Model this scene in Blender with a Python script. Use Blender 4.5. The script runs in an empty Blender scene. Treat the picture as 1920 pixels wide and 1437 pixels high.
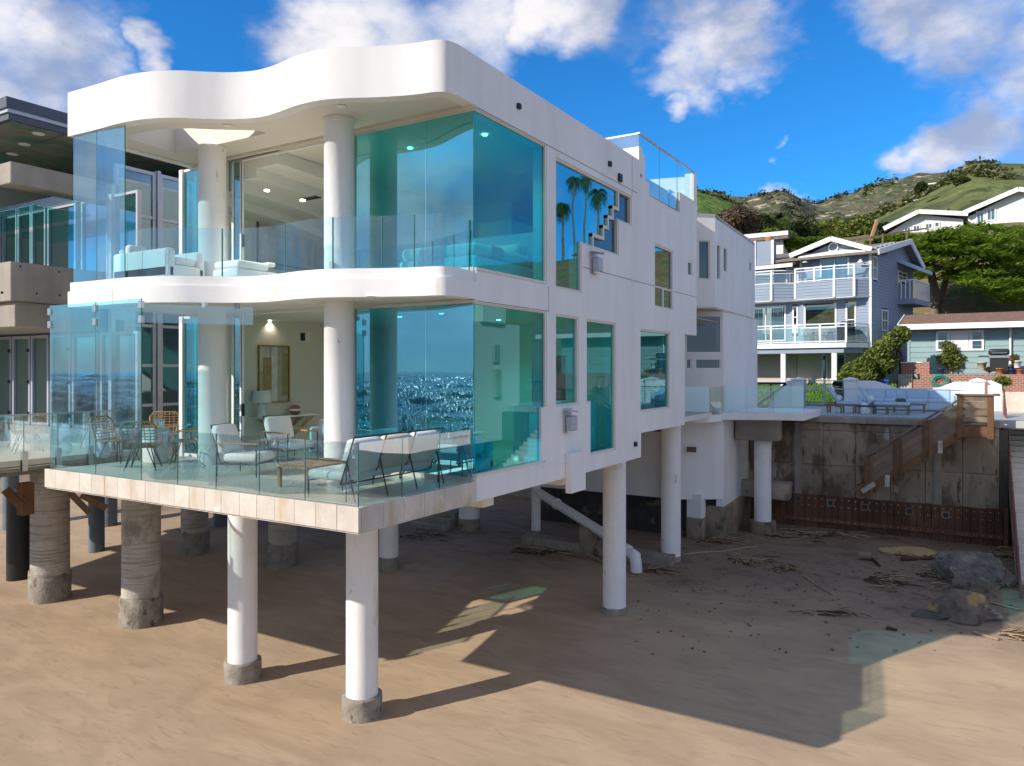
import bpy, bmesh, math, random
import numpy as np
from mathutils import Vector, Matrix, noise
from mathutils.geometry import tessellate_polygon

SC = bpy.context.scene
COL = SC.collection
rnd = random.Random(7)
nrs = np.random.default_rng(11)
R = math.radians

# ------------------------------------------------------------------ camera
# World: X = 0 is the plane of the white house's side wall, Y = 0 the sea edge of its
# terrace, Z = 0 the sand.  The drone hovers over the beach.
FPX, HY = 1420.0, 695.0
TH = math.atan(857 / FPX)
CAM = Vector((6.9035, -7.5136, 6.83))
cam_d = bpy.data.cameras.new('camera')
cam = bpy.data.objects.new('camera', cam_d)
COL.objects.link(cam)
cam.location = CAM
cam.rotation_euler = (R(90), 0, TH)
cam_d.sensor_width = 36
cam_d.lens = 36 * FPX / 1920
cam_d.shift_y = -(718.5 - HY) / 1920
cam_d.clip_start = 0.1
cam_d.clip_end = 20000
SC.camera = cam

# ------------------------------------------------------------------ light
SUN_EL, SUN_AZ = 29.0, 56.0          # light travels towards +X/+Y at this azimuth
sd = bpy.data.lights.new('sun', 'SUN')
sd.energy = 4.2
sd.angle = R(0.5)
sd.color = (1.0, 0.925, 0.81)
sun = bpy.data.objects.new('sun', sd)
COL.objects.link(sun)
ldir = Vector((math.cos(R(SUN_AZ)) * math.cos(R(SUN_EL)), math.sin(R(SUN_AZ)) * math.cos(R(SUN_EL)), -math.sin(R(SUN_EL))))
sun.rotation_euler = ldir.to_track_quat('-Z', 'Y').to_euler()
sun.location = (-30, -40, 40)

W = bpy.data.worlds.new('World')
SC.world = W
W.use_nodes = True


def build_world():
    nt = W.node_tree
    N = nt.nodes
    L = nt.links
    N.clear()
    out = N.new('ShaderNodeOutputWorld')
    bg = N.new('ShaderNodeBackground')
    bg.inputs['Strength'].default_value = 0.15
    L.new(bg.outputs[0], out.inputs[0])
    sky = N.new('ShaderNodeTexSky')
    sky.sky_type = 'NISHITA'
    sky.sun_disc = False
    sky.sun_elevation = R(SUN_EL)
    sky.sun_rotation = R(180 + 90 - SUN_AZ)
    sky.altitude = 300
    sky.air_density = 1.0
    sky.dust_density = 0.3
    sky.ozone_density = 3.0
    hs = N.new('ShaderNodeHueSaturation')
    hs.inputs['Saturation'].default_value = 1.1
    hs.inputs['Value'].default_value = 1.0
    L.new(sky.outputs[0], hs.inputs['Color'])
    tint = N.new('ShaderNodeMix')
    tint.data_type = 'RGBA'
    tint.blend_type = 'MULTIPLY'
    tint.inputs['Factor'].default_value = 1
    tint.inputs['B'].default_value = (.17, .66, 1.0, 1)
    L.new(hs.outputs[0], tint.inputs['A'])

    def math_(op, a, b=None, c=None, clamp=False):
        n = N.new('ShaderNodeMath')
        n.operation = op
        n.use_clamp = clamp
        for i, v in enumerate((a, b, c)):
            if v is None:
                continue
            if isinstance(v, (int, float)):
                n.inputs[i].default_value = v
            else:
                L.new(v, n.inputs[i])
        return n.outputs[0]

    def maprange(v, a, b, c, d, smooth=True):
        n = N.new('ShaderNodeMapRange')
        n.interpolation_type = 'SMOOTHSTEP' if smooth else 'LINEAR'
        n.inputs['From Min'].default_value = a
        n.inputs['From Max'].default_value = b
        n.inputs['To Min'].default_value = c
        n.inputs['To Max'].default_value = d
        L.new(v, n.inputs['Value'])
        return n.outputs[0]

    tc = N.new('ShaderNodeTexCoord')
    sep = N.new('ShaderNodeSeparateXYZ')
    L.new(tc.outputs['Generated'], sep.inputs[0])
    dx, dy, dz = sep.outputs
    # cloud texture on the sky dome, with a warp so that edges billow
    def noise_(scale, detail, rough, off, stretch=(1, 1, 1.6)):
        mp = N.new('ShaderNodeMapping')
        mp.inputs['Scale'].default_value = stretch
        mp.inputs['Location'].default_value = (off, off * .7, off * .3)
        L.new(tc.outputs['Generated'], mp.inputs['Vector'])
        n = N.new('ShaderNodeTexNoise')
        n.inputs['Scale'].default_value = scale
        n.inputs['Detail'].default_value = detail
        n.inputs['Roughness'].default_value = rough
        L.new(mp.outputs[0], n.inputs['Vector'])
        return n
    wn = noise_(9, 4, .6, 3.3)
    wv = N.new('ShaderNodeVectorMath')
    wv.operation = 'MULTIPLY_ADD'
    L.new(wn.outputs['Color'], wv.inputs[0])
    wv.inputs[1].default_value = (.16, .16, .16)
    wv.inputs[2].default_value = (-.08, -.08, -.08)
    wd = N.new('ShaderNodeVectorMath')
    wd.operation = 'ADD'
    L.new(tc.outputs['Generated'], wd.inputs[0])
    L.new(wv.outputs[0], wd.inputs[1])
    nz = noise_(5.0, 8, .50, 1.7)
    # single cumulus clouds where they stand in the sky: (direction, radius)
    cover = None
    blobs = [(60, 130, .085), (150, 100, .075), (-30, 60, .10), (-60, 170, .11), (215, 150, .05), (300, 92, .028), (90, 20, .05),
             (640, 60, .10), (760, 50, .11), (880, 40, .10), (560, 90, .06), (1000, 30, .06), (1070, 5, .05),
             (1350, 70, .075), (1300, 130, .065), (1410, 100, .06), (1265, 200, .03), (1380, 20, .06),
             (1790, 50, .085), (1700, 20, .06), (1880, 40, .09), (1800, 120, .05), (1990, 60, .1),
             (1850, 260, .06), (1780, 290, .045), (1700, 310, .035), (1930, 250, .06), (1467, 285, .018), (1440, 372, .025)]
    for px, py, rad in blobs:
        r_ = (px - 960) / FPX
        c_, s_ = math.cos(TH), math.sin(TH)
        d = Vector((r_ * c_ - s_, r_ * s_ + c_, -(py - HY) / FPX)).normalized()
        dt = N.new('ShaderNodeVectorMath')
        dt.operation = 'DISTANCE'
        L.new(wd.outputs[0], dt.inputs[0])
        dt.inputs[1].default_value = d
        b = maprange(dt.outputs['Value'], rad * 1.35, 0.0, 0.0, 1.0)
        cover = b if cover is None else math_('MAXIMUM', cover, b)
    # over the sea the cover is a broken field of cloud, banked up at the horizon
    away = math_('MAXIMUM', maprange(dy, 0.35, -0.2, 0.0, 0.78), maprange(dx, 0.3, 0.7, 0.0, 0.66))  # unseen cloud off to the right, added to whiten light on shaded walls
    bank = math_('MULTIPLY', maprange(dy, 0.2, -0.3, 0.0, 1.0), maprange(dz, 0.30, 0.02, 0.0, 0.95))
    cover = math_('MAXIMUM', cover, math_('MAXIMUM', away, bank))
    nn = maprange(nz.outputs['Fac'], 0.28, 0.72, 0.0, 1.0, False)
    dens = maprange(math_('ADD', math_('MULTIPLY', nn, 0.95), math_('MULTIPLY', cover, 1.0)), 0.62, 1.60, 0.0, 1.0)
    dens = math_('MULTIPLY', dens, maprange(dz, -0.06, -0.01, 0.0, 1.0))
    dens = math_('MULTIPLY', dens, 0.90)
    nz2 = noise_(6.5, 6, .55, 1.6)
    cr = N.new('ShaderNodeMix')
    cr.data_type = 'RGBA'
    cr.inputs['A'].default_value = (2.0, 2.3, 3.2, 1)
    cr.inputs['B'].default_value = (5.6, 5.35, 5.25, 1)
    lightness = math_('MULTIPLY', maprange(nz2.outputs['Fac'], 0.36, 0.64, 0.0, 1.0), maprange(dz, 0.0, 0.28, 0.15, 1.0))
    L.new(lightness, cr.inputs['Factor'])
    mx = N.new('ShaderNodeMix')
    mx.data_type = 'RGBA'
    L.new(dens, mx.inputs['Factor'])
    L.new(tint.outputs['Result'], mx.inputs['A'])
    L.new(cr.outputs['Result'], mx.inputs['B'])
    L.new(mx.outputs['Result'], bg.inputs['Color'])


build_world()
VS = SC.view_settings
SC.display_settings.display_device = 'sRGB'
VS.view_transform = 'Standard'
VS.look = 'None'
VS.exposure = 0.38
VS.gamma = 1
VS.use_curve_mapping = False
SC.render.engine = 'CYCLES'
CY = SC.cycles
CY.max_bounces = 12
CY.diffuse_bounces = 5
CY.glossy_bounces = 5
CY.transmission_bounces = 6
CY.transparent_max_bounces = 40
CY.caustics_reflective = False
CY.caustics_refractive = False
CY.sample_clamp_indirect = 6
CY.use_denoising = True

# ------------------------------------------------------------------ measuring helpers


def ray(px, py):
    r = (px - 960) / FPX
    c, s = math.cos(TH), math.sin(TH)
    return Vector((r * c - s, r * s + c, -(py - HY) / FPX))


def pX(px, py, X):
    d = ray(px, py)
    return CAM + d * ((X - CAM.x) / d.x)


def pY(px, py, Y):
    d = ray(px, py)
    return CAM + d * ((Y - CAM.y) / d.y)


def pZ(px, py, Z):
    d = ray(px, py)
    return CAM + d * ((Z - CAM.z) / d.z)


def pD(px, py, D):
    return CAM + ray(px, py) * D


# ------------------------------------------------------------------ object helpers
def tag(o, label=None, cat=None, group=None, kind=None):
    if label:
        o['label'] = label
    if cat:
        o['category'] = cat
    if group:
        o['group'] = group
    if kind:
        o['kind'] = kind
    return o


def thing(name, label, cat, loc=(0, 0, 0), group=None, rz=0):
    o = bpy.data.objects.new(name, None)
    o.empty_display_size = 0.2
    COL.objects.link(o)
    o.location = loc
    o.rotation_euler = (0, 0, rz)
    return tag(o, label, cat, group)


def wloc(o):
    v = Vector((0, 0, 0))
    while o is not None:
        v += o.location
        o = o.parent
    return v


def copy_tree(o, parent=None):
    c = o.copy()
    COL.objects.link(c)
    c.parent = parent
    for ch in o.children:
        copy_tree(ch, c)
    return c


class MB:
    """collects shapes; build() links them as one mesh object"""

    def __init__(self):
        self.v, self.f, self.m, self.s = [], [], [], []

    def add(self, vs, fs, mi=0, smooth=False):
        b = len(self.v)
        self.v += [tuple(p) for p in vs]
        self.f += [tuple(i + b for i in f) for f in fs]
        self.m += [mi] * len(fs)
        self.s += [smooth] * len(fs)
        return self

    def box(self, x0, x1, y0, y1, z0, z1, mi=0):
        vs = [(x, y, z) for z in (z0, z1) for y in (y0, y1) for x in (x0, x1)]
        return self.add(vs, [(0, 2, 3, 1), (4, 5, 7, 6), (0, 1, 5, 4), (2, 6, 7, 3), (0, 4, 6, 2), (1, 3, 7, 5)], mi)

    def rbox(self, x0, x1, y0, y1, z0, z1, r=0.04, seg=2, mi=0, mat=None):
        bm = bmesh.new()
        bmesh.ops.create_cube(bm, size=1)
        for v in bm.verts:
            v.co = Vector(((x0 + x1) / 2 + v.co.x * (x1 - x0), (y0 + y1) / 2 + v.co.y * (y1 - y0), (z0 + z1) / 2 + v.co.z * (z1 - z0)))
        r = min(r, 0.49 * min(x1 - x0, y1 - y0, z1 - z0))
        bmesh.ops.bevel(bm, geom=list(bm.edges), offset=r, segments=seg, profile=0.5, affect='EDGES')
        vs = [v.co.copy() for v in bm.verts]
        if mat is not None:
            vs = [mat @ p for p in vs]
        bm.verts.index_update()
        self.add(vs, [tuple(v.index for v in f.verts) for f in bm.faces], mi, seg > 1)
        bm.free()
        return self

    def bar(self, p, q, w, h=None, mi=0, up=(0, 0, 1)):
        p, q = Vector(p), Vector(q)
        h = w if h is None else h
        d = (q - p).normalized()
        u = Vector(up)
        if abs(d.dot(u)) > 0.98:
            u = Vector((0, 1, 0))
        a = d.cross(u).normalized() * (w / 2)
        b = a.cross(d).normalized() * (h / 2)
        vs = [p - a - b, p + a - b, p + a + b, p - a + b, q - a - b, q + a - b, q + a + b, q - a + b]
        return self.add(vs, [(0, 1, 2, 3), (7, 6, 5, 4), (0, 4, 5, 1), (1, 5, 6, 2), (2, 6, 7, 3), (3, 7, 4, 0)], mi)

    def tube(self, pts, r, n=8, mi=0, caps=True):
        pts = [Vector(p) for p in pts]
        rs = r if isinstance(r, (list, tuple)) else [r] * len(pts)
        rings = []
        u = None
        for i, p in enumerate(pts):
            d = (pts[min(i + 1, len(pts) - 1)] - pts[max(i - 1, 0)]).normalized()
            if u is None:
                u = Vector((0, 0, 1)) if abs(d.z) < 0.9 else Vector((1, 0, 0))
            a = d.cross(u).normalized()
            b = a.cross(d).normalized()
            u = b
            rings.append([p + (a * math.cos(t) + b * math.sin(t)) * rs[i] for t in [2 * math.pi * k / n for k in range(n)]])
        vs = [p for rg in rings for p in rg]
        fs = []
        for i in range(len(pts) - 1):
            for k in range(n):
                k2 = (k + 1) % n
                fs.append((i * n + k, i * n + k2, (i + 1) * n + k2, (i + 1) * n + k))
        self.add(vs, fs, mi, True)
        if caps:
            self.add(rings[0], [tuple(range(n))[::-1]], mi)
            self.add(rings[-1], [tuple(range(n))], mi)
        return self

    def lathe(self, cx, cy, prof, n=24, mi=0, smooth=True, jit=0.0):
        vs = []
        for j, (r, z) in enumerate(prof):
            for k in range(n):
                t = 2 * math.pi * k / n
                rr = r * (1 + jit * noise.noise((cx + math.cos(t) * 2, cy + math.sin(t) * 2, z * 3)))
                vs.append((cx + rr * math.cos(t), cy + rr * math.sin(t), z))
        fs = []
        for j in range(len(prof) - 1):
            for k in range(n):
                k2 = (k + 1) % n
                fs.append((j * n + k, j * n + k2, (j + 1) * n + k2, (j + 1) * n + k))
        self.add(vs, fs, mi, smooth)
        self.add([vs[k] for k in range(n)], [tuple(range(n))[::-1]], mi)
        m = (len(prof) - 1) * n
        self.add([vs[m + k] for k in range(n)], [tuple(range(n))], mi)
        return self

    def prism(self, poly, z0, z1, holes=(), mi=0):
        """plan polygon extruded in z, with holes"""
        return self.extrude(poly, holes, lambda p, t: (p[0], p[1], z0 + (z1 - z0) * t), mi)

    def extrude(self, poly, holes, fn, mi=0):
        loops = [list(poly)] + [list(h) for h in holes]
        ar = sum(a[0] * b[1] - b[0] * a[1] for a, b in zip(loops[0], loops[0][1:] + loops[0][:1]))
        if ar < 0:
            loops[0].reverse()
        for i in range(1, len(loops)):
            h = loops[i]
            ar = sum(a[0] * b[1] - b[0] * a[1] for a, b in zip(h, h[1:] + h[:1]))
            if ar > 0:
                h.reverse()
        flat = [p for l in loops for p in l]
        tris = tessellate_polygon([[Vector((p[0], p[1], 0)) for p in l] for l in loops])
        out = []
        for t in tris:
            a, b, c = (flat[i] for i in t)
            cr = (b[0] - a[0]) * (c[1] - a[1]) - (b[1] - a[1]) * (c[0] - a[0])
            out.append(tuple(t) if cr > 0 else tuple(t)[::-1])
        n = len(flat)
        vs = [fn(p, 0) for p in flat] + [fn(p, 1) for p in flat]
        fs = [t[::-1] for t in out] + [tuple(i + n for i in t) for t in out]
        k = 0
        for l in loops:
            m = len(l)
            for i in range(m):
                a, b = k + i, k + (i + 1) % m
                fs.append((a, b, b + n, a + n))
            k += m
        # check the orientation of the mapping
        o = Vector(fn((0, 0), 0))
        ex = Vector(fn((1, 0), 0)) - o
        ey = Vector(fn((0, 1), 0)) - o
        ez = Vector(fn((0, 0), 1)) - o
        if ex.cross(ey).dot(ez) < 0:
            fs = [f[::-1] for f in fs]
        return self.add(vs, fs, mi)

    def transform(self, M):
        self.v = [tuple(M @ Vector(p)) for p in self.v]
        return self

    def build(self, name, mats, parent=None, local=False):
        me = bpy.data.meshes.new(name)
        off = Vector((0, 0, 0)) if (local or parent is None) else wloc(parent)
        me.from_pydata([(x - off.x, y - off.y, z - off.z) for x, y, z in self.v], [], self.f)
        if not isinstance(mats, (list, tuple)):
            mats = [mats]
        for m in mats:
            me.materials.append(m)
        me.polygons.foreach_set('material_index', self.m)
        me.polygons.foreach_set('use_smooth', self.s)
        me.update()
        o = bpy.data.objects.new(name, me)
        COL.objects.link(o)
        o.parent = parent
        return o


def quads_obj(name, V, mat, parent=None, off=(0, 0, 0), midx=None):
    """numpy quads (n,4,3) -> one mesh object"""
    V = np.asarray(V, dtype=np.float32) - np.asarray(off, dtype=np.float32)
    n = len(V)
    me = bpy.data.meshes.new(name)
    me.vertices.add(n * 4)
    me.vertices.foreach_set('co', V.reshape(-1))
    me.loops.add(n * 4)
    me.loops.foreach_set('vertex_index', np.arange(n * 4, dtype=np.int32))
    me.polygons.add(n)
    me.polygons.foreach_set('loop_start', np.arange(0, n * 4, 4, dtype=np.int32))
    me.polygons.foreach_set('loop_total', np.full(n, 4, dtype=np.int32))
    for m in (mat if isinstance(mat, (list, tuple)) else [mat]):
        me.materials.append(m)
    if midx is not None:
        me.polygons.foreach_set('material_index', np.asarray(midx, dtype=np.int32))
    me.update(calc_edges=True)
    o = bpy.data.objects.new(name, me)
    COL.objects.link(o)
    o.parent = parent
    return o


def wallfn(p0, p1, thick):
    """(s,z,t) on a vertical wall from p0 towards p1; thickness grows away from the viewer side (left of p0->p1)"""
    p0, p1 = Vector(p0), Vector(p1)
    d = (p1 - p0).normalized()
    n = Vector((-d.y, d.x))
    return lambda p, t: (p0.x + d.x * p[0] + n.x * thick * t, p0.y + d.y * p[0] + n.y * thick * t, p[1])


def onwall(px, py, p0, p1):
    """pixel -> (s,z) on the vertical plane through p0,p1"""
    p0, p1 = Vector(p0), Vector(p1)
    d = (p1 - p0).normalized()
    n = Vector((-d.y, d.x))
    r = ray(px, py)
    t = ((p0 - CAM.xy).dot(n)) / (r.xy.dot(n))
    q = CAM + r * t
    return ((q.xy - p0).dot(d), q.z)


def inset(poly, w):
    ar = sum(a[0] * b[1] - b[0] * a[1] for a, b in zip(poly, poly[1:] + poly[:1]))
    P = [Vector(p) for p in poly]
    if ar < 0:
        P.reverse()
    n = len(P)
    out = []
    for i in range(n):
        a, b, c = P[i - 1], P[i], P[(i + 1) % n]
        d1, d2 = (b - a).normalized(), (c - b).normalized()
        n1, n2 = Vector((-d1.y, d1.x)), Vector((-d2.y, d2.x))
        cr = d1.x * d2.y - d1.y * d2.x
        if abs(cr) < 1e-4:
            out.append(tuple(b + n1 * w))
        else:
            q1, q2 = a + n1 * w, b + n2 * w
            t = ((q2 - q1).x * d2.y - (q2 - q1).y * d2.x) / cr
            out.append(tuple(q1 + d1 * t))
    return out


def rect(s0, s1, z0, z1):
    return [(s0, z0), (s1, z0), (s1, z1), (s0, z1)]


def window(parent, p0, p1, poly, glass, frame, w=0.05, depth=0.10, back=0.02, mull_s=(), mull_z=(), mw=0.05, name='window'):
    """frame ring (the part) with one pane per light (sub-parts)"""
    p0v, p1v = Vector(p0), Vector(p1)
    d = (p1v - p0v).normalized()
    n = Vector((-d.y, d.x))
    a, b = p0v + n * back, p1v + n * back
    mb = MB()
    inn = inset(poly, w)
    mb.extrude(poly, [inn], wallfn(a, b, depth))
    ss = [p[0] for p in inn]
    zs = [p[1] for p in inn]
    a2, b2 = a + n * 0.012, b + n * 0.012
    for s in mull_s:
        mb.extrude(rect(s - mw / 2, s + mw / 2, min(zs) - .002, max(zs) + .002), [], wallfn(a2, b2, depth - .024))
    for z in mull_z:
        mb.extrude(rect(min(ss) - .002, max(ss) + .002, z - mw / 2, z + mw / 2), [], wallfn(a + n * 0.016, b + n * 0.016, depth - .032))
    fr = mb.build(name, frame, parent)
    g0, g1 = a + n * (depth * 0.45), b + n * (depth * 0.45)
    if not mull_s and not mull_z:
        MB().extrude(inset(poly, w - .004), [], wallfn(g0, g1, 0.014)).build('pane', glass, fr)
    else:
        S = [min(ss)] + sorted(mull_s) + [max(ss)]
        Z = [min(zs)] + sorted(mull_z) + [max(zs)]
        for i in range(len(S) - 1):
            for j in range(len(Z) - 1):
                MB().extrude(rect(S[i] - .004, S[i + 1] + .004, Z[j] - .004, Z[j + 1] + .004) if False else
                             rect(S[i], S[i + 1], Z[j], Z[j + 1]), [], wallfn(g0, g1, 0.014)).build('pane', glass, fr)
    return fr
# ------------------------------------------------------------------ materials
def nodes_of(m):
    m.use_nodes = True
    return m.node_tree.nodes, m.node_tree.links


def srf(name, col, rough=0.6, var=0.12, scale=3.0, spec=0.3, bump=0.0, bscale=40.0, stains=None, metal=0.0, objvar=0.0, streak=0.0, detail=6, bdist=0.02):
    """matte surface: base colour with soft mottling, optional stains, relief and a small per-object shift"""
    m = bpy.data.materials.new(name)
    N, L = nodes_of(m)
    b = N['Principled BSDF']
    b.inputs['Roughness'].default_value = rough
    b.inputs['Metallic'].default_value = metal
    b.inputs['Specular IOR Level'].default_value = spec
    tc = N.new('ShaderNodeTexCoord')
    geo = N.new('ShaderNodeNewGeometry')
    nz = N.new('ShaderNodeTexNoise')
    nz.inputs['Scale'].default_value = scale
    nz.inputs['Detail'].default_value = detail
    nz.inputs['Roughness'].default_value = 0.6
    L.new(geo.outputs['Position'], nz.inputs['Vector'])
    mr = N.new('ShaderNodeMapRange')
    mr.inputs['From Min'].default_value = 0.3
    mr.inputs['From Max'].default_value = 0.7
    mr.inputs['To Min'].default_value = 1 - var
    mr.inputs['To Max'].default_value = 1 + var
    L.new(nz.outputs['Fac'], mr.inputs['Value'])
    fac = mr.outputs[0]
    if streak > 0:
        mp = N.new('ShaderNodeMapping')
        mp.inputs['Scale'].default_value = (0.9, 0.9, 0.10)
        L.new(geo.outputs['Position'], mp.inputs['Vector'])
        ns = N.new('ShaderNodeTexNoise')
        ns.inputs['Scale'].default_value = 2.5
        ns.inputs['Detail'].default_value = 6
        L.new(mp.outputs[0], ns.inputs['Vector'])
        m2 = N.new('ShaderNodeMapRange')
        m2.inputs['From Min'].default_value = 0.35
        m2.inputs['From Max'].default_value = 0.7
        m2.inputs['To Min'].default_value = 1 + streak * 0.4
        m2.inputs['To Max'].default_value = 1 - streak
        L.new(ns.outputs['Fac'], m2.inputs['Value'])
        mm = N.new('ShaderNodeMath')
        mm.operation = 'MULTIPLY'
        L.new(fac, mm.inputs[0])
        L.new(m2.outputs[0], mm.inputs[1])
        fac = mm.outputs[0]
    if objvar > 0:
        oi = N.new('ShaderNodeObjectInfo')
        m3 = N.new('ShaderNodeMapRange')
        m3.inputs['To Min'].default_value = 1 - objvar
        m3.inputs['To Max'].default_value = 1 + objvar
        L.new(oi.outputs['Random'], m3.inputs['Value'])
        mm = N.new('ShaderNodeMath')
        mm.operation = 'MULTIPLY'
        L.new(fac, mm.inputs[0])
        L.new(m3.outputs[0], mm.inputs[1])
        fac = mm.outputs[0]
    vm = N.new('ShaderNodeVectorMath')
    vm.operation = 'SCALE'
    vm.inputs[0].default_value = col[:3]
    L.new(fac, vm.inputs['Scale'])
    res = vm.outputs[0]
    if stains:
        for (sc, lo, hi, c2, stretch) in stains:
            mp = N.new('ShaderNodeMapping')
            mp.inputs['Scale'].default_value = stretch
            L.new(geo.outputs['Position'], mp.inputs['Vector'])
            n2 = N.new('ShaderNodeTexNoise')
            n2.inputs['Scale'].default_value = sc
            n2.inputs['Detail'].default_value = 7
            n2.inputs['Roughness'].default_value = 0.62
            L.new(mp.outputs[0], n2.inputs['Vector'])
            m4 = N.new('ShaderNodeMapRange')
            m4.interpolation_type = 'SMOOTHSTEP'
            m4.inputs['From Min'].default_value = lo
            m4.inputs['From Max'].default_value = hi
            L.new(n2.outputs['Fac'], m4.inputs['Value'])
            mx = N.new('ShaderNodeMix')
            mx.data_type = 'RGBA'
            mx.inputs['B'].default_value = (*c2[:3], 1)
            L.new(m4.outputs[0], mx.inputs['Factor'])
            L.new(res, mx.inputs['A'])
            res = mx.outputs['Result']
    L.new(res, b.inputs['Base Color'])
    if bump > 0:
        nb = N.new('ShaderNodeTexNoise')
        nb.inputs['Scale'].default_value = bscale
        nb.inputs['Detail'].default_value = 5
        L.new(geo.outputs['Position'], nb.inputs['Vector'])
        bp = N.new('ShaderNodeBump')
        bp.inputs['Strength'].default_value = bump
        bp.inputs['Distance'].default_value = bdist
        L.new(nb.outputs['Fac'], bp.inputs['Height'])
        L.new(bp.outputs[0], b.inputs['Normal'])
    return m


def glass_mat(name, tint, r0=0.06, gloss=(1, 1, 1), rough=0.0, wob=0.0, film=0.0):
    """architectural glass: tinted clear body, mirror share rising with the angle of incidence"""
    m = bpy.data.materials.new(name)
    N, L = nodes_of(m)
    N.clear()
    out = N.new('ShaderNodeOutputMaterial')
    geo = N.new('ShaderNodeNewGeometry')
    lw = N.new('ShaderNodeLayerWeight')
    lw.inputs['Blend'].default_value = 0.5
    pw = N.new('ShaderNodeMath')
    pw.operation = 'POWER'
    pw.inputs[1].default_value = 5
    L.new(lw.outputs['Facing'], pw.inputs[0])
    ma = N.new('ShaderNodeMath')
    ma.operation = 'MULTIPLY_ADD'
    ma.inputs[1].default_value = 1 - r0
    ma.inputs[2].default_value = r0
    L.new(pw.outputs[0], ma.inputs[0])
    inv = N.new('ShaderNodeMath')
    inv.operation = 'SUBTRACT'
    inv.inputs[0].default_value = 1
    L.new(geo.outputs['Backfacing'], inv.inputs[1])
    fac = N.new('ShaderNodeMath')
    fac.operation = 'MULTIPLY'
    L.new(ma.outputs[0], fac.inputs[0])
    L.new(inv.outputs[0], fac.inputs[1])
    mc = N.new('ShaderNodeMix')
    mc.data_type = 'RGBA'
    mc.inputs['A'].default_value = (*tint, 1)
    mc.inputs['B'].default_value = (1, 1, 1, 1)
    L.new(geo.outputs['Backfacing'], mc.inputs['Factor'])
    tr = N.new('ShaderNodeBsdfTransparent')
    L.new(mc.outputs['Result'], tr.inputs['Color'])
    gl = N.new('ShaderNodeBsdfGlossy')
    gl.inputs['Color'].default_value = (*gloss, 1)
    gl.inputs['Roughness'].default_value = rough
    if wob > 0:
        nb = N.new('ShaderNodeTexNoise')
        nb.inputs['Scale'].default_value = 0.9
        nb.inputs['Detail'].default_value = 1
        L.new(geo.outputs['Position'], nb.inputs['Vector'])
        bp = N.new('ShaderNodeBump')
        bp.inputs['Strength'].default_value = wob
        bp.inputs['Distance'].default_value = 0.02
        L.new(nb.outputs['Fac'], bp.inputs['Height'])
        L.new(bp.outputs[0], gl.inputs['Normal'])
    mx = N.new('ShaderNodeMixShader')
    L.new(fac.outputs[0], mx.inputs['Fac'])
    L.new(tr.outputs[0], mx.inputs[1])
    L.new(gl.outputs[0], mx.inputs[2])
    last = mx.outputs[0]
    if film > 0:      # salt film and dirt on the pane
        mp = N.new('ShaderNodeMapping')
        mp.inputs['Scale'].default_value = (1.5, 1.5, 0.35)
        L.new(geo.outputs['Position'], mp.inputs['Vector'])
        n2 = N.new('ShaderNodeTexNoise')
        n2.inputs['Scale'].default_value = 3.0
        n2.inputs['Detail'].default_value = 7
        L.new(mp.outputs[0], n2.inputs['Vector'])
        m4 = N.new('ShaderNodeMapRange')
        m4.inputs['From Min'].default_value = 0.4
        m4.inputs['From Max'].default_value = 0.75
        m4.inputs['To Min'].default_value = film * 0.3
        m4.inputs['To Max'].default_value = film
        L.new(n2.outputs['Fac'], m4.inputs['Value'])
        m5 = N.new('ShaderNodeMath')
        m5.operation = 'MULTIPLY'
        L.new(m4.outputs[0], m5.inputs[0])
        L.new(inv.outputs[0], m5.inputs[1])
        df = N.new('ShaderNodeBsdfDiffuse')
        df.inputs['Color'].default_value = (.75, .8, .82, 1)
        m6 = N.new('ShaderNodeMixShader')
        L.new(m5.outputs[0], m6.inputs['Fac'])
        L.new(last, m6.inputs[1])
        L.new(df.outputs[0], m6.inputs[2])
        last = m6.outputs[0]
    L.new(last, out.inputs['Surface'])
    return m


def emit(name, col, s):
    m = bpy.data.materials.new(name)
    N, L = nodes_of(m)
    b = N['Principled BSDF']
    b.inputs['Base Color'].default_value = (*col, 1)
    b.inputs['Emission Color'].default_value = (*col, 1)
    b.inputs['Emission Strength'].default_value = s
    return m


def leaf_mat(name, c1, c2, scale=1.5, trans=0.25):
    m = bpy.data.materials.new(name)
    N, L = nodes_of(m)
    b = N['Principled BSDF']
    b.inputs['Roughness'].default_value = 0.6
    b.inputs['Specular IOR Level'].default_value = 0.2
    geo = N.new('ShaderNodeNewGeometry')
    nz = N.new('ShaderNodeTexNoise')
    nz.inputs['Scale'].default_value = scale
    nz.inputs['Detail'].default_value = 4
    L.new(geo.outputs['Position'], nz.inputs['Vector'])
    ad = N.new('ShaderNodeMath')
    ad.operation = 'MULTIPLY_ADD'
    ad.inputs[1].default_value = 0.45
    L.new(geo.outputs['Random Per Island'], ad.inputs[0])
    L.new(nz.outputs['Fac'], ad.inputs[2])
    mr = N.new('ShaderNodeMapRange')
    mr.inputs['From Min'].default_value = 0.4
    mr.inputs['From Max'].default_value = 1.0
    L.new(ad.outputs[0], mr.inputs['Value'])
    mx = N.new('ShaderNodeMix')
    mx.data_type = 'RGBA'
    mx.inputs['A'].default_value = (*c1, 1)
    mx.inputs['B'].default_value = (*c2, 1)
    L.new(mr.outputs[0], mx.inputs['Factor'])
    L.new(mx.outputs['Result'], b.inputs['Base Color'])
    tl = N.new('ShaderNodeBsdfTranslucent')
    L.new(mx.outputs['Result'], tl.inputs['Color'])
    ms = N.new('ShaderNodeMixShader')
    ms.inputs['Fac'].default_value = trans
    L.new(b.outputs[0], ms.inputs[1])
    L.new(tl.outputs[0], ms.inputs[2])
    L.new(ms.outputs[0], N['Material Output'].inputs['Surface'])
    return m


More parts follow.
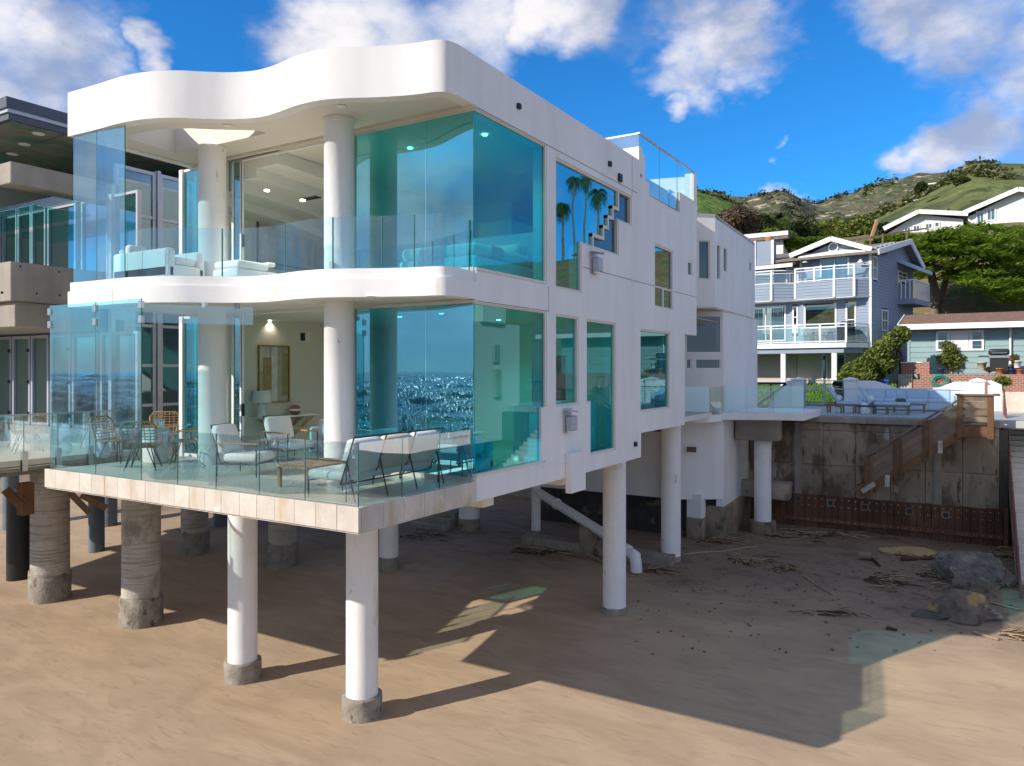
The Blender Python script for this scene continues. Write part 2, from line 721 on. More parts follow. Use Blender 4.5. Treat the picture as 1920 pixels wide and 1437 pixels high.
M = {}
M['stucco'] = srf('white_stucco', (.79, .775, .765), .8, .035, .8, .2, .14, 45, streak=.05, stains=[(.8, .52, .78, (.70, .675, .65), (1, 1, .3)), (2.2, .66, .76, (.60, .56, .52), (1.3, 1.3, .09))])
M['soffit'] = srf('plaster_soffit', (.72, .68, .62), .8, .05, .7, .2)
M['column'] = srf('white_column_paint', (.80, .785, .77), .7, .05, 2, .25, .25, 16, stains=[(3, .62, .78, (.58, .53, .46), (1, 1, .25)), (7, .64, .72, (.5, .45, .4), (1, 1, .5))])
M['slab'] = srf('white_slab_paint', (.80, .785, .775), .7, .04, 1, .2, .2, 80,
                stains=[(2.2, .61, .80, (.60, .38, .14), (1.4, 1.4, .32)), (7, .70, .80, (.6, .5, .38), (1, 1, .2))])
M['tile'] = srf('limestone_tile', (.57, .51, .44), .65, .14, 2.5, .3, .2, 30, objvar=.08,
                stains=[(2.5, .50, .70, (.50, .37, .25), (1, 1, .25)), (3, .60, .72, (.70, .62, .56), (1, 1, 1))])
M['deck'] = srf('terrace_paving', (.66, .62, .55), .32, .08, 1.2, .5, .1, 30)
M['inner'] = srf('interior_paint', (.74, .70, .60), .8, .03, 1, .2)
M['inner_w'] = srf('interior_white', (.78, .77, .74), .8, .03, 1, .2)
M['floor'] = srf('interior_floor', (.52, .48, .42), .35, .08, 1, .4)
M['frame'] = srf('pale_window_frame', (.68, .63, .56), .5, .05, 3, .4)
M['white'] = srf('white_paint', (.80, .80, .80), .55, .04, 2, .3)
M['dark'] = srf('dark_metal', (.025, .025, .028), .45, .1, 4, .4)
M['bronze'] = srf('bronze_frame', (.16, .12, .09), .5, .1, 4, .4)
M['alu'] = srf('grey_aluminium', (.44, .46, .52), .4, .06, 3, .5, metal=.3)
M['steel'] = srf('steel', (.55, .55, .55), .3, .05, 3, .5, metal=.9)
M['grey_frost'] = glass_mat('frosted_pane', (.22, .30, .34), .10, (.8, .9, 1), .15)
M['teal'] = glass_mat('teal_coated_glass', (.04, .64, .68), .36, (.46, .90, 1.0), 0, .02)
M['teal_low'] = glass_mat('blue_coated_glass', (.025, .48, .66), .50, (.36, .82, 1.0), 0, .02)
M['teal_side'] = glass_mat('teal_side_glass', (.06, .73, .78), .13, (.52, .92, 1.0), 0, .02)
M['screen'] = glass_mat('windscreen_glass', (.50, .83, .87), .30, (.78, .96, 1), 0, .10, film=.05)
M['rail'] = glass_mat('railing_glass', (.70, .86, .84), .30, (1, 1, 1), 0, .16, film=.025)
M['guard'] = glass_mat('guard_glass', (.84, .92, .95), .05, (1, 1, 1), 0, .05)
M['balc'] = glass_mat('balcony_glass', (.70, .86, .90), .09, (.9, .97, 1), 0, .25, film=.06)
M['edge'] = srf('glass_edge', (.05, .16, .14), .2, .1, 3, .5)
M['win'] = glass_mat('house_window_glass', (.30, .42, .44), .14, (.9, 1, 1), 0, .05)
M['nwin'] = glass_mat('green_neighbour_glass', (.08, .40, .38), .32, (.70, .93, 1), 0, .06)
M['concrete'] = srf('board_concrete', (.32, .285, .245), .85, .16, 1.4, .2, .4, 30, streak=.18,
                    stains=[(2, .60, .75, (.15, .13, .11), (1, 1, .3))])
M['pile'] = srf('weathered_concrete_pile', (.44, .40, .35), .85, .16, 2.5, .2, .6, 18, streak=.10,
                stains=[(5, .51, .62, (.28, .255, .225), (.12, .12, 3.0)), (6, .57, .64, (.56, .53, .48), (.10, .10, 3.6)), (1.5, .55, .7, (.24, .22, .19), (1, 1, .6))])
M['footing'] = srf('stained_concrete_footing', (.27, .24, .20), .9, .25, 4, .2, .9, 14, stains=[(5, .56, .68, (.12, .10, .085), (1, 1, .6))])
M['darkpile'] = srf('dark_pile_sleeve', (.018, .018, .021), .4, .2, 4, .4)
M['bluepile'] = srf('blue_grey_pile', (.14, .17, .20), .7, .15, 3, .2)
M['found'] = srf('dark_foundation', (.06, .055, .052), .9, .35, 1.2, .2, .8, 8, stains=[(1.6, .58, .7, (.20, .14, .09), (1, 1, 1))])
M['stone_base'] = srf('rough_stone_base', (.24, .19, .14), .9, .35, 1.6, .2, 1.0, 6, stains=[(3, .55, .66, (.10, .085, .07), (1, 1, .5))])
M['timber'] = srf('weathered_timber', (.165, .092, .05), .8, .20, 3, .2, .4, 20, objvar=.22, streak=.15)
M['timber_grey'] = srf('grey_timber', (.19, .14, .105), .85, .20, 3, .2, .4, 20, objvar=.18)
M['redwood'] = srf('redwood_plank', (.135, .068, .038), .8, .22, 3, .2, .4, 20, objvar=.22, streak=.25)
M['pvc'] = srf('white_pvc', (.72, .72, .73), .4, .04, 3, .5)
M['rust'] = srf('rust_red_steel', (.16, .07, .055), .6, .15, 4, .3)
M['cushion'] = srf('white_cushion', (.78, .78, .77), .9, .04, 3, .1, .2, 60)
M['cream'] = srf('cream_cushion', (.66, .60, .50), .9, .05, 3, .1)
M['ice'] = srf('pale_blue_cushion', (.46, .58, .72), .9, .04, 3, .1)
M['rattan'] = srf('rattan', (.42, .25, .10), .6, .2, 9, .3)
M['brass'] = srf('brass', (.45, .29, .10), .35, .1, 4, .5, metal=.8)
M['oak'] = srf('oak', (.42, .25, .13), .6, .15, 5, .3)
M['teak'] = srf('teak', (.22, .12, .06), .6, .15, 5, .3)
M['light'] = emit('lit_downlight', (1, .86, .62), 9)
M['grassm'] = None

M['canopy'] = glass_mat('turquoise_canopy_glass', (.35, .82, .78), .18, (.6, 1, 1))


def lamp_at(p, energy=70):
    ld = bpy.data.lights.new('downlight_lamp', 'SPOT')
    ld.spot_size = 2.3
    ld.spot_blend = .8
    ld.energy = energy
    ld.color = (1, .88, .70)
    ld.shadow_soft_size = .06
    lo = bpy.data.objects.new('downlight_lamp', ld)
    COL.objects.link(lo)
    lo.location = p
    return lo
# ------------------------------------------------------------------ ground, sea, hills
def fbm(x, y, s, o=4):
    v, a = 0, 1
    for i in range(o):
        v += a * noise.noise((x * s, y * s, 3.1 * i))
        s *= 2.1
        a *= .5
    return v


def sand_z(x, y):
    z = 0.05 * fbm(x, y, .22, 3)
    if y < -9:
        z -= (-9 - y) * .085
    if y > 4:
        t = min(1, (y - 4) / 13.5)
        z += 1.05 * t * t * (3 - 2 * t)
    if y > 11:
        z += 0.05 * fbm(x + 9, y, .7, 3) * min(1, (y - 11) / 5)
    return z


def pG(px, py, dz=0.0):
    """point on the sand"""
    z = 0.3
    for _ in range(12):
        p = pZ(px, py, z + dz)
        z = sand_z(p.x, p.y)
    return Vector((p.x, p.y, z))


def build_sand():
    xs = np.concatenate([np.arange(-70, -26, 2.0), np.arange(-26, 13, .3), np.arange(13, 70, 2.0)])
    ys = np.concatenate([np.arange(-40, -9, 2.0), np.arange(-9, 23.5, .3)])
    nx = len(xs)
    vs = [(x, y, sand_z(x, y)) for y in ys for x in xs]
    fs = [(j * nx + i, j * nx + i + 1, (j + 1) * nx + i + 1, (j + 1) * nx + i) for j in range(len(ys) - 1) for i in range(nx - 1)]
    m = bpy.data.materials.new('beach_sand')
    N, L = nodes_of(m)
    b = N['Principled BSDF']
    b.inputs['Roughness'].default_value = .85
    b.inputs['Specular IOR Level'].default_value = .2
    geo = N.new('ShaderNodeNewGeometry')
    sep = N.new('ShaderNodeSeparateXYZ')
    L.new(geo.outputs['Position'], sep.inputs[0])

    def nz(scale, detail=6, st=(1, 1, 1), rot=0, dist=0.0):
        mp = N.new('ShaderNodeMapping')
        mp.inputs['Scale'].default_value = st
        mp.inputs['Rotation'].default_value = (0, 0, rot)
        L.new(geo.outputs['Position'], mp.inputs['Vector'])
        n = N.new('ShaderNodeTexNoise')
        n.inputs['Scale'].default_value = scale
        n.inputs['Detail'].default_value = detail
        n.inputs['Distortion'].default_value = dist
        L.new(mp.outputs[0], n.inputs['Vector'])
        return n.outputs['Fac']

    def mr(v, a, b_, c=0, d=1):
        n = N.new('ShaderNodeMapRange')
        n.interpolation_type = 'SMOOTHSTEP'
        for k, q in zip(('From Min', 'From Max', 'To Min', 'To Max'), (a, b_, c, d)):
            n.inputs[k].default_value = q
        L.new(v, n.inputs['Value'])
        return n.outputs[0]

    def mix(f, a, c):
        n = N.new('ShaderNodeMix')
        n.data_type = 'RGBA'
        if isinstance(a, tuple):
            n.inputs['A'].default_value = (*a, 1)
        else:
            L.new(a, n.inputs['A'])
        n.inputs['B'].default_value = (*c, 1)
        L.new(f, n.inputs['Factor'])
        return n.outputs['Result']

    def mul(a, c):
        n = N.new('ShaderNodeMath')
        n.operation = 'MULTIPLY'
        L.new(a, n.inputs[0])
        if isinstance(c, float):
            n.inputs[1].default_value = c
        else:
            L.new(c, n.inputs[1])
        return n.outputs[0]

    def add(a, c):
        n = N.new('ShaderNodeMath')
        n.operation = 'ADD'
        L.new(a, n.inputs[0])
        L.new(c, n.inputs[1])
        return n.outputs[0]
    base = mix(mr(nz(.5, 5, (1, 2.4, 1), .45, .6), .36, .66), (.45, .335, .225), (.385, .283, .19))
    base = mix(mul(mr(nz(1.3, 8, (1, 4.5, 1), .5, 1.4), .52, .72), .55), base, (.315, .226, .15))
    base = mix(mul(mr(nz(60, 3), .55, .75), .30), base, (.25, .18, .125))
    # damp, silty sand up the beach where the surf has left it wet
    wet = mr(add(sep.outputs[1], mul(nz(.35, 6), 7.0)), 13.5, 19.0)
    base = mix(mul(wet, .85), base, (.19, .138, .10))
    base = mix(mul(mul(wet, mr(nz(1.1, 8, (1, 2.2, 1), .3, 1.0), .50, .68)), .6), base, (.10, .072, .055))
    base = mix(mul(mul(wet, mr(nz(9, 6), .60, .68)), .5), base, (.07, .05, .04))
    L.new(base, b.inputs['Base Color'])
    hgt = add(mul(nz(.45, 3, (1, 2.4, 1), .5, 1.0), 1.6), add(mul(nz(3.5, 5, (1, 2.2, 1), .5, .8), .16), mul(nz(80, 2), .05)))
    bp = N.new('ShaderNodeBump')
    bp.inputs['Strength'].default_value = .22
    bp.inputs['Distance'].default_value = .07
    L.new(hgt, bp.inputs['Height'])
    L.new(bp.outputs[0], b.inputs['Normal'])
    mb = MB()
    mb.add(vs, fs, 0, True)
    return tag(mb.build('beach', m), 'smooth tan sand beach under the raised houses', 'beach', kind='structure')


build_sand()


def build_sea():
    m = bpy.data.materials.new('sea_water')
    N, L = nodes_of(m)
    b = N['Principled BSDF']
    b.inputs['Base Color'].default_value = (.008, .035, .05, 1)
    b.inputs['Roughness'].default_value = .06
    b.inputs['IOR'].default_value = 1.33
    geo = N.new('ShaderNodeNewGeometry')
    last = None
    for sc, st, wt in ((.16, (1, 2.2, 1), 1.0), (.55, (1, 1.7, 1), .42), (2.2, (1, 1.3, 1), .13)):
        mp = N.new('ShaderNodeMapping')
        mp.inputs['Scale'].default_value = st
        mp.inputs['Rotation'].default_value = (0, 0, .35 + sc)
        L.new(geo.outputs['Position'], mp.inputs['Vector'])
        n = N.new('ShaderNodeTexNoise')
        n.inputs['Scale'].default_value = sc
        n.inputs['Detail'].default_value = 4
        n.inputs['Distortion'].default_value = .8
        L.new(mp.outputs[0], n.inputs['Vector'])
        k = N.new('ShaderNodeMath')
        k.operation = 'MULTIPLY'
        k.inputs[1].default_value = wt
        L.new(n.outputs['Fac'], k.inputs[0])
        if last is None:
            last = k.outputs[0]
        else:
            a = N.new('ShaderNodeMath')
            a.operation = 'ADD'
            L.new(last, a.inputs[0])
            L.new(k.outputs[0], a.inputs[1])
            last = a.outputs[0]
    bp = N.new('ShaderNodeBump')
    bp.inputs['Strength'].default_value = .4
    bp.inputs['Distance'].default_value = .5
    L.new(last, bp.inputs['Height'])
    L.new(bp.outputs[0], b.inputs['Normal'])
    # choppy water off the beach: one wave mesh, fine near the shore and coarser far out
    na, nr = 900, 600
    ang = np.linspace(R(194), R(250), na)
    rad = 18 * (2600 / 18) ** np.linspace(0, 1, nr)
    A, RR = np.meshgrid(ang, rad)
    X, Y = CAM.x - 6 + RR * np.cos(A), CAM.y + 4 + RR * np.sin(A)
    Zw = np.full_like(X, -1.0)
    for k in range(46):
        wl = 2.2 * 1.085 ** k
        th_ = R(62) + nrs.normal() * .55
        amp = .022 * wl ** .75
        damp = 1 / (1 + (RR * .02 / wl) ** 2)
        Zw += amp * damp * np.sin((X * np.cos(th_) + Y * np.sin(th_)) * 2 * np.pi / wl + nrs.uniform(0, 6.28))
    sp_ = RR * np.log(2600 / 18) / nr
    Zw += nrs.normal(size=X.shape) * .15 * np.minimum(sp_, 1.2)
    Y = np.minimum(Y, -16.5)
    V = np.stack([X, Y, Zw], axis=-1).reshape(-1, 3)
    i = np.arange(na - 1)
    j = np.arange(nr - 1)[:, None]
    F = np.stack([j * na + i, (j + 1) * na + i, (j + 1) * na + i + 1, j * na + i + 1], axis=-1).reshape(-1, 4)
    me = bpy.data.meshes.new('sea')
    nF = len(F)
    me.vertices.add(len(V) + 4)
    base = np.array([(-9000, -9000, -2.6), (9000, -9000, -2.6), (9000, -17, -2.6), (-9000, -17, -2.6)], dtype=np.float32)
    me.vertices.foreach_set('co', np.concatenate([V.astype(np.float32), base]).reshape(-1))
    me.loops.add(nF * 4 + 4)
    me.loops.foreach_set('vertex_index', np.concatenate([F.reshape(-1), len(V) + np.arange(4)]).astype(np.int32))
    me.polygons.add(nF + 1)
    me.polygons.foreach_set('loop_start', np.arange(0, nF * 4 + 4, 4, dtype=np.int32))
    me.polygons.foreach_set('loop_total', np.full(nF + 1, 4, dtype=np.int32))
    me.materials.append(m)
    me.update(calc_edges=True)
    o = bpy.data.objects.new('sea', me)
    COL.objects.link(o)
    tag(o, 'glittering sea mirrored in the window glass', 'sea', kind='structure')


build_sea()


def land_z(x, y):
    P = [(22, 4.9), (31, 4.95), (33, 5.1), (40, 6.0), (46, 6.3), (51, 7.0), (54, 9.0), (58, 11.2), (64, 15), (72, 19.5), (85, 22), (110, 25), (140, 27)]
    z = P[-1][1]
    for (a, za), (b_, zb) in zip(P, P[1:]):
        if y <= b_:
            t = max(0, (y - a) / (b_ - a))
            z = za + (zb - za) * t
            break
    if y > 53:
        z += .5 * fbm(x, y, .12, 3) * min(1, (y - 53) / 6)
    return z


def build_land():
    xs = np.arange(-90, 110, 1.6)
    ys = np.concatenate([[22.62], np.arange(23, 60, 1.0), np.arange(60, 146, 2.5)])
    nx = len(xs)
    vs = [(x, y, land_z(x, y)) for y in ys for x in xs]
    fs = [(j * nx + i, j * nx + i + 1, (j + 1) * nx + i + 1, (j + 1) * nx + i) for j in range(len(ys) - 1) for i in range(nx - 1)]
    m = srf('slope_earth', (.20, .155, .085), .95, .3, .5, .1, .6, 5, stains=[(.5, .48, .62, (.09, .13, .04), (1, 1, 1)), (1.4, .55, .7, (.32, .21, .13), (1, 1, 1))])
    mb = MB()
    mb.add(vs, fs, 0, True)
    tag(mb.build('hillside', m), 'scrubby slope rising behind the houses', 'hillside', kind='structure')


build_land()


HILLS = {}


def hill(name, ridge, D0, D1, z0, mat, lab, rough=.03, nt=46, step=6, py_base=None):
    """a slope from distance D0 up to a ridge line at distance D1 (ridge as picture heights along the skyline)"""
    xs = np.arange(ridge[0][0], ridge[-1][0] + 1, step)
    ry = np.interp(xs, [p[0] for p in ridge], [p[1] for p in ridge])
    vs = []
    for j in range(nt + 9):
        t = j / nt
        for px, yy in zip(xs, ry):
            tt = min(t, 1)
            D = D0 + (D1 - D0) * t
            zr = CAM.z + (HY - yy) / FPX * D1
            d = ray(px, HY)
            x, y = CAM.x + d.x * D, CAM.y + d.y * D
            s = tt * tt * (3 - 2 * tt) * .5 + tt * .5
            z = z0 + (zr - z0) * s
            k = math.sin(math.pi * min(1, tt * 1.02)) * .8 + .08
            z += rough * D1 * k * (fbm(x, y, 3.2 / (D1 - D0), 5) * .8 - abs(fbm(x + 50, y, 2.0 / (D1 - D0), 3)) * .9 + .25)
            if t > 1:
                z -= (t - 1) * (zr - z0) * 1.5
            vs.append((x, y, z))
    nx = len(xs)
    fs = [(j * nx + i, j * nx + i + 1, (j + 1) * nx + i + 1, (j + 1) * nx + i) for j in range(nt + 8) for i in range(nx - 1)]
    HILLS[name] = np.array(vs[:nx * nt])
    mb = MB()
    mb.add(vs, fs, 0, True)
    return tag(mb.build(name, mat), lab, 'hill', kind='structure')


m_rock = srf('chaparral_rock', (.12, .115, .075), .95, .35, .02, .1, 1.0, .06, bdist=14,
             stains=[(.03, .47, .58, (.07, .095, .04), (1, 1, 1)), (.06, .57, .63, (.42, .34, .27), (1, 1, 2)), (.12, .60, .66, (.36, .29, .22), (1, 1, 2))])
m_green = srf('spring_grass', (.14, .158, .055), .95, .25, .03, .1, .8, .15, bdist=3,
              stains=[(.035, .50, .57, (.065, .08, .035), (1, 1, 1)), (.012, .50, .58, (.10, .105, .055), (1, 1, 1)), (.16, .60, .66, (.06, .08, .03), (1, 1, 1))])
m_green2 = srf('dark_grass', (.11, .17, .035), .95, .3, .05, .1, .8, .25, bdist=2, stains=[(.11, .54, .62, (.04, .055, .022), (1, 1, 1)), (.25, .62, .7, (.05, .05, .025), (1, 1, 1))])
hill('rocky_hills', [(700, 470), (1000, 420), (1180, 388), (1310, 372), (1340, 373), (1372, 380), (1400, 383), (1420, 378), (1445, 371), (1460, 364), (1472, 364), (1492, 370), (1512, 379), (1532, 387),
                     (1548, 381), (1570, 373), (1600, 369), (1640, 360), (1680, 353), (1720, 340), (1790, 335), (1900, 330), (2200, 360)], 420, 950, 60, m_rock,
     'rocky chaparral hills along the skyline', .035, 60, 4)
hill('grassy_hill', [(1000, 470), (1200, 385), (1290, 366), (1312, 367), (1340, 375), (1370, 385), (1400, 405), (1440, 440), (1480, 480)], 140, 300, 26, m_green2,
     'dark green scrub hill just right of the white house', .012)
hill('grassy_ridge', [(1590, 460), (1620, 437), (1640, 420), (1660, 408), (1700, 388), (1740, 366), (1780, 342), (1800, 327), (1822, 316), (1845, 314), (1870, 316), (1920, 318), (2000, 324), (2200, 340), (2500, 400)], 130, 430, 24, m_green,
     'bright green grassy hill at the right edge', .012, 60, 4)
# ------------------------------------------------------------------ the white house on stilts
H = thing('beach_house', 'white modern beach house on stilts with wavy balconies and blue glass', 'house', (-3.7, 6, 0))
Z0, Z1, Z2, Z3 = 5.0, 8.46, 11.167, 11.979        # terrace floor, upper floor, soffit, roof edge
WAVE0 = [(-7.40, .25), (-6.55, .29), (-5.75, .31), (-5.2, .42), (-4.75, .63), (-4.4, .9), (-4.05, 1.15), (-3.65, 1.32), (-3.3, 1.36), (-2.95, 1.33), (-2.5, 1.27),
         (-2.0, 1.30), (-1.58, 1.45), (-1.2, 1.64), (-.8, 1.81), (-.5, 1.90), (-.25, 1.95), (-.08, 2.05), (-.01, 2.25), (0, 2.5), (0, 2.8)]


def catmull(P, n=5):
    out = []
    for i in range(len(P) - 1):
        p0, p1, p2, p3 = P[max(i - 1, 0)], P[i], P[i + 1], P[min(i + 2, len(P) - 1)]
        for k in range(n):
            t = k / n
            out.append(tuple(.5 * (2 * p1[a] + (p2[a] - p0[a]) * t + (2 * p0[a] - 5 * p1[a] + 4 * p2[a] - p3[a]) * t * t + (3 * p1[a] - p0[a] - 3 * p2[a] + p3[a]) * t ** 3) for a in (0, 1)))
    out.append(tuple(P[-1]))
    return out


WAVE = catmull(WAVE0)


def offset_path(P, w):
    out = []
    for i, p in enumerate(P):
        a, b = Vector(P[max(i - 1, 0)]), Vector(P[min(i + 1, len(P) - 1)])
        d = (b - a).normalized()
        n = Vector((-d.y, d.x))
        out.append((p[0] + n.x * w, p[1] + n.y * w))
    return out


def band(path, off0, off1, z0, z1):
    a = offset_path(path, off0)
    b = offset_path(path, off1)
    mb = MB()
    n = len(a)
    vs = [(x, y, z) for (x, y) in a for z in (z0, z1)] + [(x, y, z) for (x, y) in b for z in (z0, z1)]
    fs = []
    o = 2 * n
    for i in range(n - 1):
        j = 2 * i
        fs.append((j, j + 2, j + 3, j + 1))
        fs.append((o + j, o + j + 1, o + j + 3, o + j + 2))
        fs.append((j + 1, j + 3, o + j + 3, o + j + 1))
        fs.append((j, o + j, o + j + 2, j + 2))
    mb.add(vs, fs[0::4], 0, True)
    vs2 = list(vs)
    mb.add(vs2, fs[1::4], 0, True)
    mb.add(list(vs), fs[2::4] + fs[3::4] + [(0, 1, o + 1, o), (2 * n - 2, o + 2 * n - 2, o + 2 * n - 1, 2 * n - 1)], 0, False)
    return mb


# --- roof: wavy fascia, soffit with its skylight cut through, roof plate behind
mb = band(WAVE, 0, .22, Z2, Z3)
mb.box(-7.40, -7.18, .47, 13, Z2, Z3)
fas = mb.build('roof_fascia', M['stucco'], H)
sky_px = [(236, 257), (262, 250), (300, 243), (357, 241), (400, 243), (440, 244), (478, 245), (496, 248), (497, 251), (470, 257), (430, 266), (393, 274), (360, 280), (328, 287), (280, 272)]
sky_hole = [tuple(pZ(x, y, Z2 + .025).xy) for x, y in sky_px]
inn = offset_path(WAVE, .222)
soff = [p for p in inn if p[0] > -7.178 and p[1] < 2.79]
poly = [(-7.178, 12.9), (-7.178, soff[0][1])] + soff + [(-.225, 2.85), (-.31, 2.9), (-.31, 12.9)]
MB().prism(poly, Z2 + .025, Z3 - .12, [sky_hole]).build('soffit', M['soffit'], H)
# thin trim strip under the fascia over the glass line
mb = MB()
mb.box(-7.15, -.02, 2.72, 2.78, Z2 - .03, Z2 + .02)
mb.build('head_trim', M['frame'], H)
# --- upper floor slab with its lipped wavy edge
band(WAVE, 0, .25, 8.0, 8.29).build('balcony_edge', M['slab'], H)
band(WAVE, .045, .25, 8.29, Z1).build('balcony_lip', M['slab'], H)
mb = MB()
inn = offset_path(WAVE, .252)
soff = [p for p in inn if p[0] > -7.148 and p[1] < 2.79]
mb.prism([(-7.40, 13.3), (-7.40, .5), (-7.148, .5), (-7.148, soff[0][1])] + soff + [(-.27, 2.85), (-.31, 2.9), (-.31, 13.3)], 8.02, Z1 - .012)
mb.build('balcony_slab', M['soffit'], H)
# --- terrace slab and its limestone edge tiles
mb = MB()
mb.box(-7.66, -.062, .062, 2.8, 4.70, Z0)
mb.box(-7.40, -.302, 2.8, 10.0, 4.70, Z0)
mb.build('terrace_floor', M['deck'], H)
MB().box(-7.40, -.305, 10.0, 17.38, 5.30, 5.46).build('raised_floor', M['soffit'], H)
xs = [-7.72]
while xs[-1] < -.2:
    xs.append(xs[-1] + .386 * (1 + rnd.uniform(-.06, .06)))
sc_ = 7.72 / (xs[-1] - xs[0])
xs = [-7.72 + (x + 7.72) * sc_ for x in xs]
for a, b in zip(xs, xs[1:]):
    MB().rbox(a + .0015, b - .0015, rnd.uniform(-.002, .002), .06, 4.68, Z0 + .012 + rnd.uniform(0, .003), .004, 1).build('tile', M['tile'], H)
ys = [.062, .50, .95, 1.42, 1.90, 2.36, 2.80]
for a, b in zip(ys, ys[1:]):
    MB().rbox(-.06, rnd.uniform(-.004, .004), a + .003, b - .003, 4.68, Z0 + .012 + rnd.uniform(0, .004), .006, 1).build('tile', M['tile'], H)
MB().box(-7.7, -.02, .03, 2.8, 4.655, 4.678).build('drip_edge', M['tile'], H)

# --- side wall (the X = 0 plane) with its openings
SA, SB = (0, 0), (0, 1)


def sw(px, py):
    return onwall(px, py, SA, SB)


def swr(px0, py0, px1, py1):
    """rectangle on the side wall from its left edge (px0, top y py0) and right edge (px1, bottom y py1)"""
    a, b = sw(px0, py0), sw(px1, py1)
    return rect(a[0], b[0], b[1], a[1])


YE = sw(1306, 560)[0]
out = [(2.8, 4.68), (sw(1088, 883)[0], 4.68), (sw(1202, 852)[0], 4.70), (sw(1202, 812)[0], sw(1202, 812)[1]), (sw(1284, 797)[0], sw(1284, 797)[1]),
       (sw(1284, 625)[0], 7.86), (YE, 7.86), (YE, 11.80), (sw(1274.5, 360)[0], 11.80), (sw(1274.5, 400)[0], 11.22), (sw(1217, 366)[0], 11.24), (sw(1217, 345)[0], 11.55), (sw(1200.6, 337)[0], 11.58),
       (sw(1200.6, 312)[0], Z3), (2.8, Z3), (2.8, 11.12), (5.206, 11.12), (5.206, 8.47), (2.8, 8.47), (2.8, 7.95), (5.206, 7.95), (5.206, 6.13), (4.995, 6.13), (4.995, 5.08), (2.8, 5.08)]
stair = [(1160.5, 393), (1150.5, 386), (1152.5, 411), (1141.5, 404.5), (1143.5, 429), (1133, 423.5), (1134.5, 448), (1113.4, 438), (1113.4, 466)]
STR = [sw(*p) for p in stair]
# tidy to level treads and plumb risers
zs = [STR[0][1], STR[2][1], STR[4][1], STR[6][1], STR[8][1]]
ysr = [STR[0][0], STR[1][0], STR[3][0], STR[5][0], STR[7][0]]
W2TOP, W2BOT = 11.0, 8.44
ST = [(ysr[0], zs[0]), (ysr[1], zs[0]), (ysr[1], zs[1]), (ysr[2], zs[1]), (ysr[2], zs[2]), (ysr[3], zs[2]), (ysr[3], zs[3]), (ysr[4], zs[3]), (ysr[4], zs[4])]
yL, yB = 5.576, sw(1091, 551)[0]
yR1, yR2 = sw(1160.5, 480)[0], sw(1184.5, 365)[0]
zF1, zF2 = sw(1160.5, 415)[1], sw(1160.5, 481)[1]
w2 = [(yL, W2BOT), (yB, W2BOT), (yB, zF2), (yR1, zF2), (yR1, zF1), (yR2, zF1), (yR2, W2TOP), (yL, W2TOP)]
w4 = rect(5.576, sw(1085, 760)[0], 6.12, 7.94)
y5a, y5b, y5c = sw(1100, 598)[0], sw(1107, 756)[0], sw(1155, 843)[0]
w5 = [(y5b, 5.02), (y5c, 5.02), (y5c, 7.92), (y5a, 7.92), (y5a, 6.13), (y5b, 6.13)]
w6 = rect(sw(1201, 617)[0], sw(1256, 766)[0], 5.81, 7.86)
w7 = rect(sw(1228, 458)[0], sw(1262, 583)[0], 8.46, 10.09)
w8 = rect(sw(1290, 488)[0], sw(1299, 516)[0], 9.55, 10.0)
MB().extrude(out, [w2, w4, w5, w6, w7, w8], wallfn(SA, SB, .30)).build('side_wall', M['stucco'], H)
# joints in the stucco: thin dark reveals standing proud of nothing, set as fine beads
mb = MB()
z8 = sw(1094, 501)[1]
mb.box(-.004, .004, sw(1094, 501)[0], sw(1227, 539)[0], 8.985, 8.998)
mb.box(-.004, .004, sw(1263, 549)[0], YE - .03, 8.985, 8.998)
mb.box(-.004, .004, 2.81, sw(1120, 262)[0] + 2.3, 11.135, 11.147)
mb.box(-.004, .004, 2.81, 5.3, 7.965, 7.975)
mb.box(-.004, .004, 5.28, 5.29, 7.97, 8.45)
mb.box(-.004, .004, sw(1185, 303)[0], sw(1185, 303)[0] + .012, 11.0, 11.95)
mb.build('control_joint', M['bronze'], H)
window(H, SA, SB, w4, M['teal_side'], M['frame'])
window(H, SA, SB, w5, M['teal_side'], M['frame'])
window(H, SA, SB, w6, M['teal_side'], M['frame'])
window(H, SA, SB, w8, M['nwin'], M['white'])
window(H, SA, SB, w7, M['nwin'], M['frame'], mull_z=(sw(1245, 541)[1],))
sm = sum(p[0] for p in w7) / 4
MB().box(-.10, -.03, sm - .03, sm + .03, 8.5, sw(1245, 541)[1] - .02).build('window_mullion', M['white'], H)
# stepped stair window: frame ring, stepped bar, blue pane and grey frosted pane
mb = MB()
mb.extrude(w2, [inset(w2, .05)], wallfn((-.02, 0), (-.02, 1), .10))
top = (ysr[0], W2TOP - .05)
path = [top] + ST + [(yB, zs[4])]
for (a, b) in zip(path, path[1:]):
    mb.extrude(rect(min(a[0], b[0]) - .035, max(a[0], b[0]) + .035, min(a[1], b[1]) - .035, max(a[1], b[1]) + .035), [], wallfn((-.008 - .001 * path.index(a), 0), (-.008 - .001 * path.index(a), 1), .09))
wf = mb.build('window', M['frame'], H)
teal_poly = [(yL + .04, W2BOT + .04), (yB - .04, W2BOT + .04), (yB - .04, zs[4])] + ST[::-1] + [(ysr[0], W2TOP - .045), (yL + .04, W2TOP - .045)]
MB().extrude(teal_poly, [], wallfn((-.062, 0), (-.062, 1), .014)).build('pane', M['teal'], wf)
fr_poly = ST + [(yB + .05, zs[4] - .0), (yB + .05, zF2 + .045), (yR1 - .045, zF2 + .045), (yR1 - .045, zF1 + .045), (yR2 - .045, zF1 + .045), (yR2 - .045, W2TOP - .045), (ysr[0], W2TOP - .045)]
MB().extrude(fr_poly, [], wallfn((-.09, 0), (-.09, 1), .014)).build('pane', M['grey_frost'], wf)
